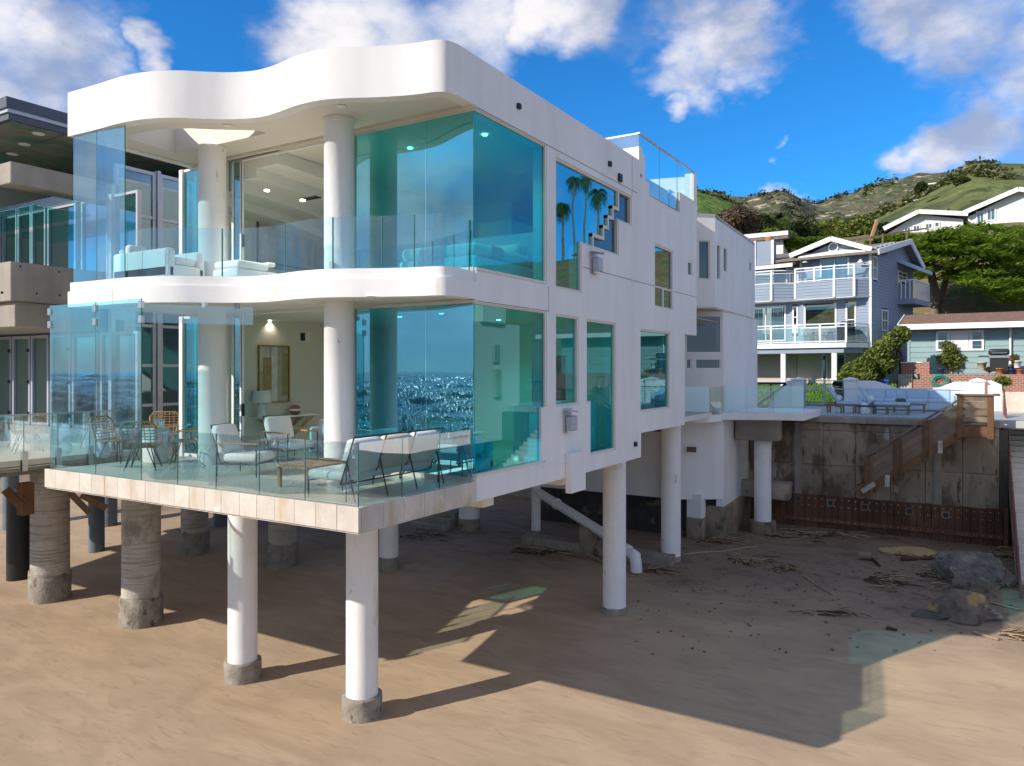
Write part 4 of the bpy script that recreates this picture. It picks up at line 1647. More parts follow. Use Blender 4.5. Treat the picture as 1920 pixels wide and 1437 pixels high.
def sofa(name, x0, x1, y0, y1, z, lab, mat, back, ncush=3, h=.42, bh=.78, arm=True):
    """upholstered sofa; back is the side the backrest stands on ('+y','-y','+x','-x')"""
    t = thing(name, lab, 'sofa', ((x0 + x1) / 2, (y0 + y1) / 2, z))
    MB().rbox(x0, x1, y0, y1, z + .04, z + h - .12, .05, 3).build('base', mat, t)
    ax = 1 if 'y' in back else 0
    L0, L1 = (x0, x1) if ax else (y0, y1)
    aw = .18 if arm else 0
    for k in range(ncush):
        a = L0 + aw + (L1 - L0 - 2 * aw) * k / ncush + .004
        b = L0 + aw + (L1 - L0 - 2 * aw) * (k + 1) / ncush - .004
        if ax:
            yy = (y0 + .02, y1 - .22) if back == '+y' else (y0 + .22, y1 - .02)
            MB().rbox(a, b, yy[0], yy[1], z + h - .12, z + h + .03, .06, 3).build('seat_cushion', mat, t)
            yb = (y1 - .24, y1 - .06) if back == '+y' else (y0 + .06, y0 + .24)
            MB().rbox(a, b, yb[0], yb[1], z + h - .02, z + bh, .08, 3).build('back_cushion', mat, t)
        else:
            xx = (x0 + .02, x1 - .22) if back == '+x' else (x0 + .22, x1 - .02)
            MB().rbox(xx[0], xx[1], a, b, z + h - .12, z + h + .03, .06, 3).build('seat_cushion', mat, t)
            xb_ = (x1 - .24, x1 - .06) if back == '+x' else (x0 + .06, x0 + .24)
            MB().rbox(xb_[0], xb_[1], a, b, z + h - .02, z + bh, .08, 3).build('back_cushion', mat, t)
    if arm:
        for s in (0, 1):
            a, b = (L0, L0 + aw) if s == 0 else (L1 - aw, L1)
            if ax:
                MB().rbox(a, b, y0, y1, z + .04, z + h + .18, .06, 3).build('armrest', mat, t)
            else:
                MB().rbox(x0, x1, a, b, z + .04, z + h + .18, .06, 3).build('armrest', mat, t)
    return t


sofa('living_sofa', -5.4, -3.6, 4.3, 5.2, Z0, 'white sofa just inside the open living room doors', M['cushion'], '-y', 2)
sofa('corner_sofa', -3.0, -1.5, 4.4, 5.4, Z0, 'sofa behind the blue glass corner of the lower floor', M['cushion'], '+y', 2)
sofa('window_armchair', -1.2, -.45, 3.3, 4.05, Z0, 'low white armchair inside the lower glass corner', M['cushion'], '+x', 1, .38, .66)
# upper floor balcony
sofa('balcony_sofa', -7.15, -5.45, .95, 1.75, Z1, 'white balcony sofa behind the tall windscreen glass', M['cushion'], '-x', 1, .42, .80)
sofa('balcony_daybed', -5.0, -4.3, 1.55, 2.5, Z1, 'low white balcony seat left of the round column', M['cushion'], '+y', 1, .34, .40, False)


def pillow(px, py, z, w, lab, rz, m):
    p = pY(px, py, 1.35 if px < 300 else 1.9)
    t = thing('throw_pillow', lab, 'pillow', (p.x, p.y, z), 'cream pillows on the balcony')
    mb = MB().rbox(-w, w, -.06, .06, 0, 2 * w * .8, .058, 3)
    mb.transform(Matrix.Rotation(rz, 4, 'Z') @ Matrix.Rotation(R(-22), 4, 'X'))
    mb.build('cushion', m, t, True)


pillow(245, 507, Z1 + .44, .2, 'cream pillow leaning on the white balcony sofa', R(60), M['cream'])
pillow(315, 506, Z1 + .36, .2, 'cream pillow on the balcony daybed beside the books', R(20), M['cream'])
p = pY(284, 505, 1.25)
t = thing('side_table', 'small white balcony table stacked with books', 'side table', p)
MB().rbox(p.x - .3, p.x + .3, p.y - .2, p.y + .2, Z1 + .26, Z1 + .30, .01, 1).build('tabletop', M['white'], t)
MB().lathe(p.x, p.y, [(.12, Z1), (.12, Z1 + .26)], 20).build('pedestal', M['white'], t)
for k, (lab, m) in enumerate((('lower book of the stack on the small balcony table', M['oak']), ('dark book topmost of the stack on the small balcony table', M['dark']))):
    b = thing('book', lab, 'book', (p.x, p.y, Z1 + .301 + .06 * k), 'books on the balcony table')
    MB().box(p.x - .17, p.x + .13, p.y - .12, p.y + .12, Z1 + .302 + .06 * k, Z1 + .357 + .06 * k).build('cover', m, b)
    MB().box(p.x - .165, p.x + .135, p.y - .115, p.y + .115, Z1 + .31 + .06 * k, Z1 + .35 + .06 * k).build('pages', M['cream'], b)
# bedroom behind the upper corner glass
t = thing('bed', 'white bed with a grey throw behind the upper corner glass', 'bed', (-1.4, 4.6, Z1))
MB().rbox(-2.3, -.55, 3.6, 5.7, Z1 + .1, Z1 + .42, .05, 2).build('base', M['white'], t)
MB().rbox(-2.28, -.57, 3.62, 5.68, Z1 + .42, Z1 + .66, .10, 3).build('duvet', M['cushion'], t)
MB().rbox(-2.4, -.45, 5.7, 5.82, Z1, Z1 + 1.15, .03, 2).build('headboard', M['ice'], t)
for x in (-1.9, -.98):
    MB().rbox(x - .34, x + .34, 5.2, 5.6, Z1 + .64, Z1 + .86, .09, 3).build('pillow', M['cushion'], t)
MB().rbox(-2.31, -.54, 4.1, 4.6, Z1 + .40, Z1 + .675, .10, 3).build('throw', M['alu'], t)
t = thing('upper_cabinet', 'low pale cabinet below the wide painting upstairs', 'cabinet', (wx + .3, 5.6, Z1))
MB().rbox(wx + .01, wx + .50, 4.4, 6.9, Z1 + .06, Z1 + .72, .01, 1).build('body', M['cream'], t)
MB().box(wx + .005, wx + .52, 4.37, 6.93, Z1 + .72, Z1 + .75).build('top', M['teak'], t)
for k in range(3):
    MB().box(wx + .50, wx + .515, 4.43 + .83 * k, 5.22 + .83 * k, Z1 + .1, Z1 + .69).build('door', M['cream'], t)

# drain pipe running down to the sand
t = thing('drain_pipe', 'white plastic drain pipe slanting from the house down to the sand', 'pipe', tuple(pG(1195, 1075)))
g = pG(1195, 1075)
e = Vector((g.x, g.y, g.z + .12))
c1 = pD(1150, 1012, 23.5)
c2 = pD(1012, 925, 26.5)
el = pD(1186, 1040, 22.6)
MB().tube([c2, c1, el], .155, 20).build('tube', M['pvc'], t)
k1 = el + Vector((.12, -.08, -.10))
MB().tube([el - (el - c1).normalized() * .05, el, el.lerp(k1, .5) + Vector((.05, 0, .02)), k1, k1 + Vector((.03, 0, -.18)), Vector((k1.x + .03, k1.y, g.z + .02))], .17, 20).build('elbow', M['pvc'], t)
for s in (c2.lerp(c1, .25), el - (el - c1).normalized() * .25):
    d = (el - c1).normalized()
    MB().tube([s - d * .05, s + d * .05], .185, 20).build('collar', M['pvc'], t)
# ------------------------------------------------------------------ concrete house on the left
NX = -10.4
Nh = thing('concrete_house', 'concrete and glass house on grey piles left of the white house', 'house', (-14, 4, 0))
m_patina = srf('patina_soffit', (.20, .22, .18), .7, .25, 1.2, .3, .3, 8, stains=[(1.0, .5, .6, (.08, .18, .15), (1, 1, 1)), (1.8, .52, .62, (.22, .16, .11), (1, 1, 1))])
m_slate = srf('slate_metal', (.075, .085, .12), .5, .1, 2, .4)
c = pX(12, 180, NX)
zt, zb = c.z, pX(12, 220, NX).z
RX, RY = c.x, c.y
mb = MB()
mb.box(-24, RX, RY, 14, zb + .22, zt)
mb.build('roof', m_slate, Nh)
MB().box(-24, RX - .04, RY + .04, 14, zb + .14, zb + .22).build('roof_trim', M['alu'], Nh)
MB().box(-24, RX - .08, RY + .08, 14, zb, zb + .14).build('roof_fascia', m_slate, Nh)
for k in range(6):
    a = RY + .15 + 1.1 * k
    MB().box(-23, RX - .15, a + .012, a + 1.1 - .012, zb - .02, zb - .001).build('soffit_panel', m_patina, Nh)
for (px, py) in ((72, 251), (46, 271), (23, 289)):
    g = pZ(px, py, zb - .02)
    MB().lathe(g.x, g.y, [(.11, zb - .035), (.13, zb - .021)], 20).build('soffit_light', M['white'], Nh)
# cantilevered beam and glass canopy
b0 = pX(20, 302, NX)
bz1, bz0 = b0.z, pX(20, 343, NX).z
MB().rbox(NX - .55, NX, b0.y, 6, bz0, bz1, .015, 1).build('cantilever_beam', M['concrete'], Nh)
for k in range(5):
    MB().box(-15.2 + .95 * k, -14.28 + .95 * k, b0.y + .5, 2.5, 10.42, 10.44).build('canopy_pane', M['canopy'], Nh)
# balcony box
k0 = pX(20, 490, NX)
z_a, z_b, z_c = k0.z, pX(20, 564, NX).z, pX(20, 612, NX).z
MB().rbox(-16, NX, k0.y, 6, z_b, z_a, .012, 1).build('balcony_wall', M['concrete'], Nh)
MB().rbox(-16, NX - .08, k0.y + .12, 6, z_c, z_b - .002, .012, 1).build('balcony_base', M['concrete'], Nh)
for (px, py) in ((38, 500), (69, 551), (111, 510), (112, 554), (4, 549)):
    g = pX(px, py, NX)
    MB().lathe(0, 0, [(.03, -.004), (.02, .004)], 10).transform(Matrix.Translation(g) @ Matrix.Rotation(R(90), 4, 'Y')).build('tie_hole', M['dark'], Nh)
# glass doors of both storeys, facing the sea
YD = 2.6
A0, A1 = (-18.0, YD), (-9.9, YD)


def nrect(px0, py0, px1, py1):
    p, q = onwall(px0, py0, A0, A1), onwall(px1, py1, A0, A1)
    return rect(p[0], q[0], q[1], p[1])


zu0, zu1 = pY(60, 493, YD).z, pY(60, 396, YD).z
for a, b in ((-40, 0), (3, 29), (31, 56), (57, 83), (87, 140), (150, 200), (205, 256)):
    p, q = onwall(a, 400, A0, A1)[0], onwall(b, 400, A0, A1)[0]
    window(Nh, A0, A1, rect(p, q, 8.3, zu1), M['nwin'], M['alu'], w=.06, name='door')
zl0, zl1 = pY(45, 796, YD).z, pY(45, 630, YD).z
for a, b in ((-40, 19), (21, 54), (56, 89), (92, 130), (133, 180), (186, 256)):
    p, q = onwall(a, 650, A0, A1)[0], onwall(b, 650, A0, A1)[0]
    dr_ = window(Nh, A0, A1, rect(p, q, zl0, zl1), M['nwin'], M['alu'], w=.075, name='door')
    if b in (19, 54, 130):
        for zz in (5.7, 6.5, 7.3):
            MB().box(A0[0] + q - .05, A0[0] + q - .02, YD - .04, YD + .01, zz, zz + .08).build('hinge', M['dark'], dr_)
MB().box(-18, -9.9, YD + .0, YD + .3, zl1 + .02, 8.0).build('lintel', m_slate, Nh)
MB().box(-18, -9.9, YD - .02, YD + .3, 5.0, zl0 - .01).build('threshold', M['alu'], Nh)
MB().box(-18, -10.8, 5.2, 5.4, zu1 + .01, zb - .03).build('upper_wall', m_slate, Nh)
MB().box(-18, -9.9, YD, YD + .25, zu1 + .01, zu1 + .25).build('door_head', M['alu'], Nh)
# glazed grid along the side
E1, E2 = (-9.88, YD + .06), (-9.88, 12.0)
for a, b in ((.03, 1.04), (1.14, 2.1), (2.12, 4.2)):
    window(Nh, E1, E2, rect(a, b, 5.05, 11.6), M['nwin'], M['alu'], w=.08, mull_z=(6.0, 6.95, 7.9, 8.6, 9.6, 10.5), mw=.07)
MB().box(-10.0, -9.84, YD + 1.11, YD + 1.19, 5, 11.65).build('corner_post', M['alu'], Nh)
MB().box(-9.98, -9.86, YD - .04, YD + .06, 5, zu1).build('corner_post', M['alu'], Nh)
MB().box(-16, -15.8, .5, 14, 5, 12).build('inner_wall', M['inner'], Nh)
MB().box(-15.8, -10.1, 8.0, 8.2, 5, 12).build('inner_wall', M['inner'], Nh)
MB().box(-24, -10.1, YD + .32, 14, 8.0, 8.25).build('middle_floor', M['concrete'], Nh)
# deck with glass rail
DE = -9.5
MB().box(-24, DE, -.9, 14, 4.78, 5.0).build('deck', M['deck'], Nh)
MB().box(DE, DE + .04, -.9, 2.6, 4.72, 5.02).build('deck_fascia', srf('mossy_fascia', (.16, .155, .11), .8, .2, 3), Nh)
ya, yb = -.85, 2.5
for k in range(5):
    panel((DE + .06, ya + (yb - ya) * k / 5), (DE + .06, ya + (yb - ya) * (k + 1) / 5), 4.8, 5.92, M['rail'], Nh)
MB().box(DE + .03, DE + .10, ya, yb, 5.92, 5.95).build('handrail', M['alu'], Nh)
for k in range(6):
    y = ya + (yb - ya) * k / 5
    MB().box(DE + .08, DE + .11, y - .05, y + .05, 4.80, 5.2).build('rail_bracket', M['steel'], Nh)
for y in (-.6, 2.4, 5, 8):
    MB().box(-24, DE - .05, y, y + .3, 4.35, 4.778).build('joist', M['timber'], Nh)
MB().bar(pD(132, 925, 16.3), pD(168, 962, 16.5), .10, .13).build('brace', M['timber'], Nh)
MB().bar(pD(152, 928, 17.3), pD(200, 953, 17.5), .10, .13).build('brace', M['timber'], Nh)
MB().bar(pD(10, 918, 16.5), pD(40, 950, 16.6), .12, .16).build('brace', M['timber'], Nh)
MB().bar(pD(48, 905, 17.6), pD(48, 965, 17.6), .26, .26).build('post', M['timber'], Nh)
# piles
for (px, py, r, ring) in ((265, 1168, .49, .54), (94, 1122, .52, .55), (365, 1036, .46, .50), (530, 1058, .46, .50)):
    g = pG(px, py)
    st = MB().lathe(g.x, g.y, [(r, g.z + .5), (r * .99, g.z + 2.0), (r, 4.35 if px < 300 else 4.66)], 40, jit=.01).build('pile', M['pile'], Nh)
    ft = MB()
    n = 44
    prof = [(ring, g.z - .5), (ring, g.z + .3), (ring * 1.0, g.z + .74), (r * .9, g.z + .76)]
    ft.lathe(g.x, g.y, prof, n, jit=.06)
    for i in range(n):      # broken upper rim
        k = n * 2 + i
        x, y, z = ft.v[k]
        dz = .16 * noise.noise((math.cos(6.28 * i / n) * 2 + px, math.sin(6.28 * i / n) * 2, 1.0))
        ft.v[k] = (x, y, z + dz)
    ft.build('footing', M['footing'], st)
for (px, py, r, zt_, m) in ((36, 1084, .36, 2.9, 'darkpile'), (181, 1033, .27, 4.7, 'bluepile'), (20, 990, .3, 4.7, 'bluepile'), (205, 985, .3, 4.7, 'bluepile'), (415, 985, .3, 4.6, 'bluepile')):
    g = pG(px, py)
    MB().lathe(g.x, g.y, [(r, g.z - .4), (r, g.z + 1.5), (r, zt_)], 28).build('pile', M[m], Nh)
# ------------------------------------------------------------------ retaining wall, bulkhead, timber stairs
YW, ZP = 22.3, 5.15
RW = thing('retaining_wall', 'stained board marked concrete retaining wall under the patio', 'wall', (3, YW, 1))
MB().box(-46, 7.76, YW + .05, YW + .5, 0, ZP - .25).build('core', M['concrete'], RW)
jx = [pY(x, 850, YW).x for x in (1330, 1412, 1485, 1543, 1604, 1669, 1735, 1805)] + [7.76]
jz = [.7, 2.02, 3.36, 4.63, ZP - .24]
for a, b in zip(jx, jx[1:]):
    for c_, d_ in zip(jz, jz[1:]):
        MB().rbox(a + .012, b - .012, YW + rnd.uniform(-.008, .004), YW + .06, c_ + .010, d_ - .010, .008, 1).build('panel', M['wallpan'] if 'wallpan' in M else M.setdefault('wallpan', srf('stained_wall_panel', (.35, .275, .20), .9, .18, 1.2, .15, .5, 16, objvar=.12, streak=.20, stains=[(1.1, .45, .60, (.145, .105, .075), (1, 1, .5)), (2.4, .60, .70, (.50, .45, .38), (1, 1, .25)), (3.5, .55, .68, (.10, .072, .05), (1.4, 1, .35))])), RW)
for x in (1497, 1758):
    p = pY(x, 850, YW)
    MB().box(p.x - .12, p.x + .12, YW - .03, YW + .02, 1.2, ZP - .24).build('pilaster', M['concrete'], RW)
MB().rbox(1.45, 7.80, YW - .10, YW + .6, ZP - .235, ZP - .002, .02, 1).build('coping', M['concrete'], RW)
BK = thing('bulkhead', 'dark redwood plank bulkhead with bolts along the foot of the concrete wall', 'bulkhead', (3, YW - .2, 1))
xa, xb_ = pY(1486, 950, YW - .15).x, 7.85
n = 29
for k in range(n):
    a, b = xa + (xb_ - xa) * k / n, xa + (xb_ - xa) * (k + 1) / n
    MB().rbox(a + .004, b - .004, YW - .16 + rnd.uniform(-.012, .012), YW - .08, .3, 2.24 + rnd.uniform(-.01, .012), .008, 1).build('plank', M['redwood'], BK)
x0 = pY(1385, 905, YW - .15).x
for k in range(9):
    a, b = x0 + (xa - x0) * k / 9, x0 + (xa - x0) * (k + 1) / 9
    MB().rbox(a + .004, b - .004, YW - .16 + rnd.uniform(-.012, .012), YW - .08, .3, 2.62 + rnd.uniform(-.01, .012), .008, 1).build('plank', M['redwood'], BK)
MB().rbox(xa - .3, xb_ + .02, YW - .23, YW - .165, 1.26, 1.42, .01, 1).build('waler', M['redwood'], BK)
MB().rbox(xb_ + .02, xb_ + .16, YW - .26, YW - .06, .3, 2.35, .01, 1).build('end_post', M['redwood'], BK)
bl = MB()
for k in range(n):
    x = xa + (xb_ - xa) * (k + .5) / n
    for z in (1.34, 1.86, 2.12):
        bl.rbox(x - .022, x + .022, YW - (.245 if z < 1.5 else .185), YW - .15, z - .022, z + .022, .012, 1)
tag(bl.build('bolt_heads', M['steel'], BK), kind='stuff')
for px, py in ((1497, 935), (1557, 943), (1621, 951), (1705, 959), (1773, 966)):
    p = pY(px, py, YW - .17)
    f = MB()
    f.extrude(rect(p.x - .13, p.x + .13, p.z - .13, p.z + .13), [rect(p.x - .075, p.x + .075, p.z - .075, p.z + .075)], wallfn((0, YW - .19), (1, YW - .19), .03))
    fo = f.build('weep_frame', M['timber_grey'], BK)
    MB().box(p.x - .074, p.x + .074, YW - .17, YW - .162, p.z - .074, p.z + .074).build('opening', M['dark'], fo)
# rubble beam and stub leaning behind the column
p = pY(1430, 927, 21.9)
t = thing('concrete_rubble', 'long broken slab of pale concrete lying behind the white column by the bulkhead', 'rubble', tuple(p))
mb = MB().rbox(pY(1380, 920, 21.4).x, pY(1482, 930, 21.4).x, 21.05, 21.75, 2.1, 2.72, .08, 2)
o = mb.build('block', M['stone_base'], t)
for v in o.data.vertices:
    v.co += noise.noise_vector(v.co * 2.3) * .06
o.data.materials[0] = srf('pale_rubble', (.36, .31, .24), .9, .2, 2, .2, .8, 9, stains=[(2, .58, .68, (.2, .15, .1), (1, 1, 1))])

# timber beach stair
TS = thing('beach_stair', 'weathered timber stair descending across the retaining wall to the beach', 'stairs', (5, 21, 1))
YF, YB = 20.75, 21.75


def sY(px, py, y=YF):
    return pY(px, py, y)


s0, s1 = sY(1606, 925), sY(1793, 815)
for y in (YF, YB):
    q0, q1 = Vector((s0.x, y, s0.z)), Vector((s1.x, y, s1.z))
    MB().bar(q0, q1 + (q1 - q0).normalized() * .05, .07, .36).build('stringer', M['timber'], TS)
ns = 13
for k in range(ns):
    q = Vector((s0.x, 0, s0.z)).lerp(Vector((s1.x, 0, s1.z)), (k + .5) / ns)
    MB().box(q.x - .16, q.x + .16, YF + .04, YB - .04, q.z + .02, q.z + .065).build('tread', M['timber_grey'], TS)
h0, h1 = sY(1622, 855), sY(1796, 752)
for y in (YF, YB):
    q0, q1 = Vector((h0.x, y, h0.z)), Vector((h1.x, y, h1.z))
    MB().bar(q0, q1, .14, .05).build('handrail', M['timber_grey'], TS)
    for k in range(1, 5):
        dz = -(.22 * k)
        MB().bar(q0 + Vector((.06, -.03, dz)), q1 + Vector((0, -.03, dz)), .03, .17).build('rail_board', M['timber_grey'], TS)
    for (px, py0, py1) in ((1628, 853, 925), (1683, 823, 893), (1738, 790, 860)):
        a, b = sY(px, py0), sY(px, py1)
        for dx in (-.06, .10):
            MB().rbox(a.x + dx - .045, a.x + dx + .045, y - .09, y + .05, b.z - .1, a.z - .03, .008, 1).build('post', M['timber'], TS)
lx0, lx1 = sY(1797, 780).x, sY(1866, 780).x
lz0, lz1 = sY(1830, 820).z, sY(1830, 800).z
MB().rbox(lx0, lx1, YF - .02, YB + .3, lz0, lz1, .01, 1).build('landing', M['timber'], TS)
lt = sY(1830, 742).z
for k, x in enumerate((lx0 + .06, lx1 - .10)):
    for y in (YF - .05, YB + .2):
        MB().rbox(x - .11, x + .07, y - .04, y + .08, lz0 - .05, lt, .01, 1).build('post', M['timber'], TS)
for y in (YF - .07, YB + .25):
    for k in range(4):
        z = lz1 + .14 + k * (lt - lz1 - .1) / 4
        MB().box(lx0 + .1, lx1 - .1, y, y + .03, z, z + .17).build('rail_board', M['timber_grey'], TS)
MB().box(lx0 - .1, lx1 + .1, YF - .14, YF + .06, lt, lt + .05).build('handrail', M['timber_grey'], TS)
MB().box(lx1 - .02, lx1 + .14, YF - .1, YB + .3, lt - .01, lt + .04).build('handrail', M['timber_grey'], TS)
for (px, py) in ((1642, 905), (1664, 900), (1763, 837)):
    p = sY(px, py)
    if px == 1642:
        MB().bar(sY(1616, 922, YF - .08), sY(1640, 907, YF - .08), .03, .16).build('fixing_plate', M['pile'], TS)
    else:
        MB().box(p.x - .07, p.x + .07, YF - .10, YF - .05, p.z - .22, p.z + .18).build('fixing_plate', M['pile'], TS)

# public stair of concrete along the right edge, with rust red rail
PS = thing('concrete_stair', 'concrete steps with rust red metal railing at the right edge', 'stairs', (9.3, 23, 2))
for k in range(30):
    y = 26.6 - .36 * k
    z = ZP - .16 * k
    MB().box(8.08, 10.6, y - .37, y, z - .26, z).build('step', M['found'] if False else M['deck'], PS)
MB().box(8.08, 10.6, 26.6, 34, 4.7, ZP).build('path', M['deck'], PS)
MB().bar((8.05, 26.6, ZP - .22), (8.05, 15.8, ZP - .22 - 4.8), .06, .34).build('stringer', M['concrete'], PS)
r0, r1 = Vector((8.04, 27.5, ZP)), Vector((8.04, 15.8, ZP - 4.8))
m0 = Vector((8.04, 26.6, ZP))
for k in range(7):
    dz = .12 + .14 * k
    f = MB()
    f.bar(r0 + Vector((0, 0, dz)), m0 + Vector((0, 0, dz)), .035, .035 if k < 6 else .07)
    f.bar(m0 + Vector((0, 0, dz)), r1 + Vector((0, 0, dz)), .035, .035 if k < 6 else .07)
    f.build('rail_bar' if k < 6 else 'handrail', M['rust'], PS)
for k in range(8):
    q = m0.lerp(r1, k / 7)
    MB().box(q.x - .03, q.x + .03, q.y - .03, q.y + .03, q.z - .3, q.z + 1.0).build('rail_post', M['rust'], PS)
MB().box(8.0, 10.62, 22.63, 23.2, -.3, 3.0).build('block_wall', M['found'], PS)
MB().box(10.62, 40, 22.4, 23.2, -.3, 4.9).build('block_wall', M['found'], PS)
MB().box(7.77, 8.0, 22.36, 27, -.3, 4.85).build('block_wall', srf('dark_block', (.10, .092, .08), .9, .25, 2, .2, .6, 10, streak=.2), PS)

# ------------------------------------------------------------------ patio
PT = tag(MB().box(-.3, 13, YW + .61, 31, ZP - .3, ZP - .006).build('patio', M['deckblue'] if 'deckblue' in M else M.setdefault('deckblue', srf('grey_patio_paving', (.42, .43, .44), .6, .08, 1, .3))), 'grey paved patio above the retaining wall', 'patio', kind='structure')
GR = thing('patio_glass_rail', 'glass guard rail with dark cap along the patio edge', 'railing', (4, YW + .2, ZP))
gx = [pY(x, 740, YW + .25).x for x in (1509, 1568, 1624, 1681, 1742, 1800)]
for a, b in zip(gx, gx[1:]):
    panel((a, YW + .25), (b, YW + .25), ZP, ZP + .98, M['guard'], GR)
MB().box(gx[0], gx[-1] + .1, YW + .23, YW + .28, ZP + .985, ZP + 1.02).build('cap_rail', M['alu'], GR)
YBk = 30.3


def bY(px, py, y=YBk):
    return pY(px, py, y)


gw = thing('garden_wall', 'low white garden wall with capped pillars behind the patio sofa', 'wall', (4, YBk, ZP))


def pillar(px0, px1, top):
    a, b = bY(px0, top), bY(px1, top)
    MB().rbox(a.x, b.x, YBk - .3, YBk + .3, ZP - .1, a.z - .06, .01, 1).build('pillar', M['white'], gw)
    c_ = MB()
    cx, cy, w = (a.x + b.x) / 2, YBk, (b.x - a.x) / 2 + .05
    c_.box(cx - w, cx + w, cy - .36, cy + .36, a.z - .06, a.z)
    c_.add([(cx - w, cy - .36, a.z), (cx + w, cy - .36, a.z), (cx + w, cy + .36, a.z), (cx - w, cy + .36, a.z), (cx, cy, a.z + .10)], [(0, 1, 4), (1, 2, 4), (2, 3, 4), (3, 0, 4)])
    c_.build('pillar_cap', M['white'], gw)


pillar(1487, 1508, 711)
pillar(1584, 1606, 711)
pillar(1820, 1846, 713)
pts = [bY(x, y) for x, y in ((1606, 714), (1640, 714), (1685, 729), (1760, 727), (1790, 716), (1820, 716))]
MB().extrude([(p.x, p.z) for p in pts] + [(pts[-1].x, ZP - .1), (pts[0].x, ZP - .1)], [], wallfn((0, YBk - .12), (1, YBk - .12), .24)).build('wall_panel', M['white'], gw)
pts = [bY(x, y) for x, y in ((1440, 765), (1470, 722), (1478, 714), (1487, 714))]
MB().extrude([(p.x, p.z) for p in pts] + [(pts[-1].x, ZP - .1), (pts[0].x, ZP - .1)], [], wallfn((0, YBk - .12), (1, YBk - .12), .24)).build('wall_panel', M['white'], gw)
pts = [bY(x, y) for x, y in ((1851, 714), (1860, 714), (1878, 722), (1878, 775), (1851, 775))]
MB().extrude([(p.x, p.z) for p in pts], [], wallfn((0, YBk - .12), (1, YBk - .12), .24)).build('wall_panel', M['white'], gw)
pts = [bY(x, y) for x, y in ((1878, 735), (1960, 735), (1960, 775), (1878, 775))]
MB().extrude([(p.x, p.z) for p in pts], [], wallfn((0, YBk - .10), (1, YBk - .10), .24)).build('wall_panel', M['tile'], gw)
sr = thing('stair_railing', 'black sloping stair railing left of the garden pillar', 'railing', tuple(bY(1440, 765, 29.6)))
for (a, b) in (((1405, 719), (1474, 719)), ((1474, 720), (1412, 766)), ((1446, 720), (1446, 748))):
    MB().bar(bY(*a, 29.6), bY(*b, 29.6), .06, .10).build('rail_bar', M['dark'], sr)
gt = thing('garden_gate', 'grey metal gate frame in front of the lawn', 'gate', tuple(bY(1545, 757)))
for px in (1510, 1546, 1582):
    a = bY(px, 712)
    MB().box(a.x - .04, a.x + .04, YBk - .04, YBk + .04, ZP, a.z).build('gate_post', M['alu'], gt)
for (py, h) in ((714, .04), (725, .05), (757, .08)):
    a, b = bY(1510, py), bY(1584, py)
    MB().box(a.x, b.x, YBk - .025, YBk + .025, a.z - h / 2, a.z + h / 2).build('gate_rail', M['alu'], gt)

# patio furniture
sx0, sx1 = pY(1612, 760, 28.6).x, pY(1792, 760, 28.6).x
ps = sofa('patio_sofa', sx0, sx1, 28.0, 29.0, ZP, 'long pale blue sectional sofa on the patio', M['ice'], '+y', 4, .46, .92)


def lounger(px, lab, grp='chaise lounges on the patio'):
    p = pY(px, 772, 25.0)
    t = thing('chaise_lounge', lab, 'chaise lounge', (p.x, 25.0, ZP), grp)
    L_ = 1.15
    MB().rbox(p.x - .25, p.x + L_, 24.65, 25.35, ZP + .34, ZP + .46, .04, 2).build('seat_cushion', M['ice'], t)
    b = MB().rbox(0, .10, -.35, .35, 0, .80, .04, 2)
    b.transform(Matrix.Translation((p.x - .22, 25.0, ZP + .38)) @ Matrix.Rotation(R(-32), 4, 'Y'))
    b.build('backrest', M['ice'], t)
    b = MB().rbox(0, .16, -.3, .3, 0, .22, .07, 2)
    b.transform(Matrix.Translation((p.x - .20, 25.0, ZP + .46)) @ Matrix.Rotation(R(-30), 4, 'Y'))
    b.build('head_pillow', M['cushion'], t)
    for y in (24.63, 25.33):
        MB().box(p.x - .7, p.x + L_ + .02, y, y + .04, ZP + .27, ZP + .335).build('side_rail', M['teak'], t)
    for x in (p.x - .6, p.x - .1, p.x + .35, p.x + L_ - .08):
        for y in (24.64, 25.30):
            MB().box(x, x + .06, y, y + .05, ZP, ZP + .27).build('leg', M['teak'], t)
    return t


lounger(1583, 'teak chaise lounge with pale cushions beside the gate, left of the drum stool')
lounger(1643, 'teak chaise lounge with pale cushions between the drum stool and the bowl table')
p = pY(1622, 773, 24.9)
t = thing('drum_stool', 'white drum stool between the two chaise lounges', 'stool', (p.x, 24.9, ZP))
MB().lathe(p.x, 24.9, [(.24, ZP), (.27, ZP + .05), (.27, ZP + .42), (.23, ZP + .45)], 28).build('body', M['white'], t)
p = pY(1702, 772, 26.6)
t = thing('patio_table', 'low teak patio table holding a dark bowl', 'coffee table', (p.x, 26.6, ZP))
MB().box(p.x - .62, p.x + .66, 26.25, 26.95, ZP + .30, ZP + .36).build('tabletop', M['teak'], t)
for sx in (-.52, .54):
    for sy in (26.3, 26.86):
        MB().box(p.x + sx, p.x + sx + .06, sy, sy + .05, ZP, ZP + .30).build('leg', M['teak'], t)
t = thing('bowl', 'dark round bowl on the patio table', 'bowl', (p.x - .25, 26.6, ZP + .361))
MB().lathe(p.x - .25, 26.6, [(.08, ZP + .362), (.19, ZP + .44), (.21, ZP + .50), (.15, ZP + .56), (.13, ZP + .56)], 24).build('body', M['dark'], t)

# ------------------------------------------------------------------ teal cottage
YC = 36.0
CT = thing('teal_cottage', 'low teal clapboard cottage with a brown shingle roof', 'house', (9, YC + 3, 6.5))
m_teal = srf('teal_siding_paint', (.27, .39, .40), .7, .06, 1.5, .25, .1, 30)
m_shing = srf('brown_shingle', (.23, .145, .105), .9, .25, 3, .1, .6, 8, stains=[(4, .55, .7, (.15, .10, .08), (1, 3, 1))])


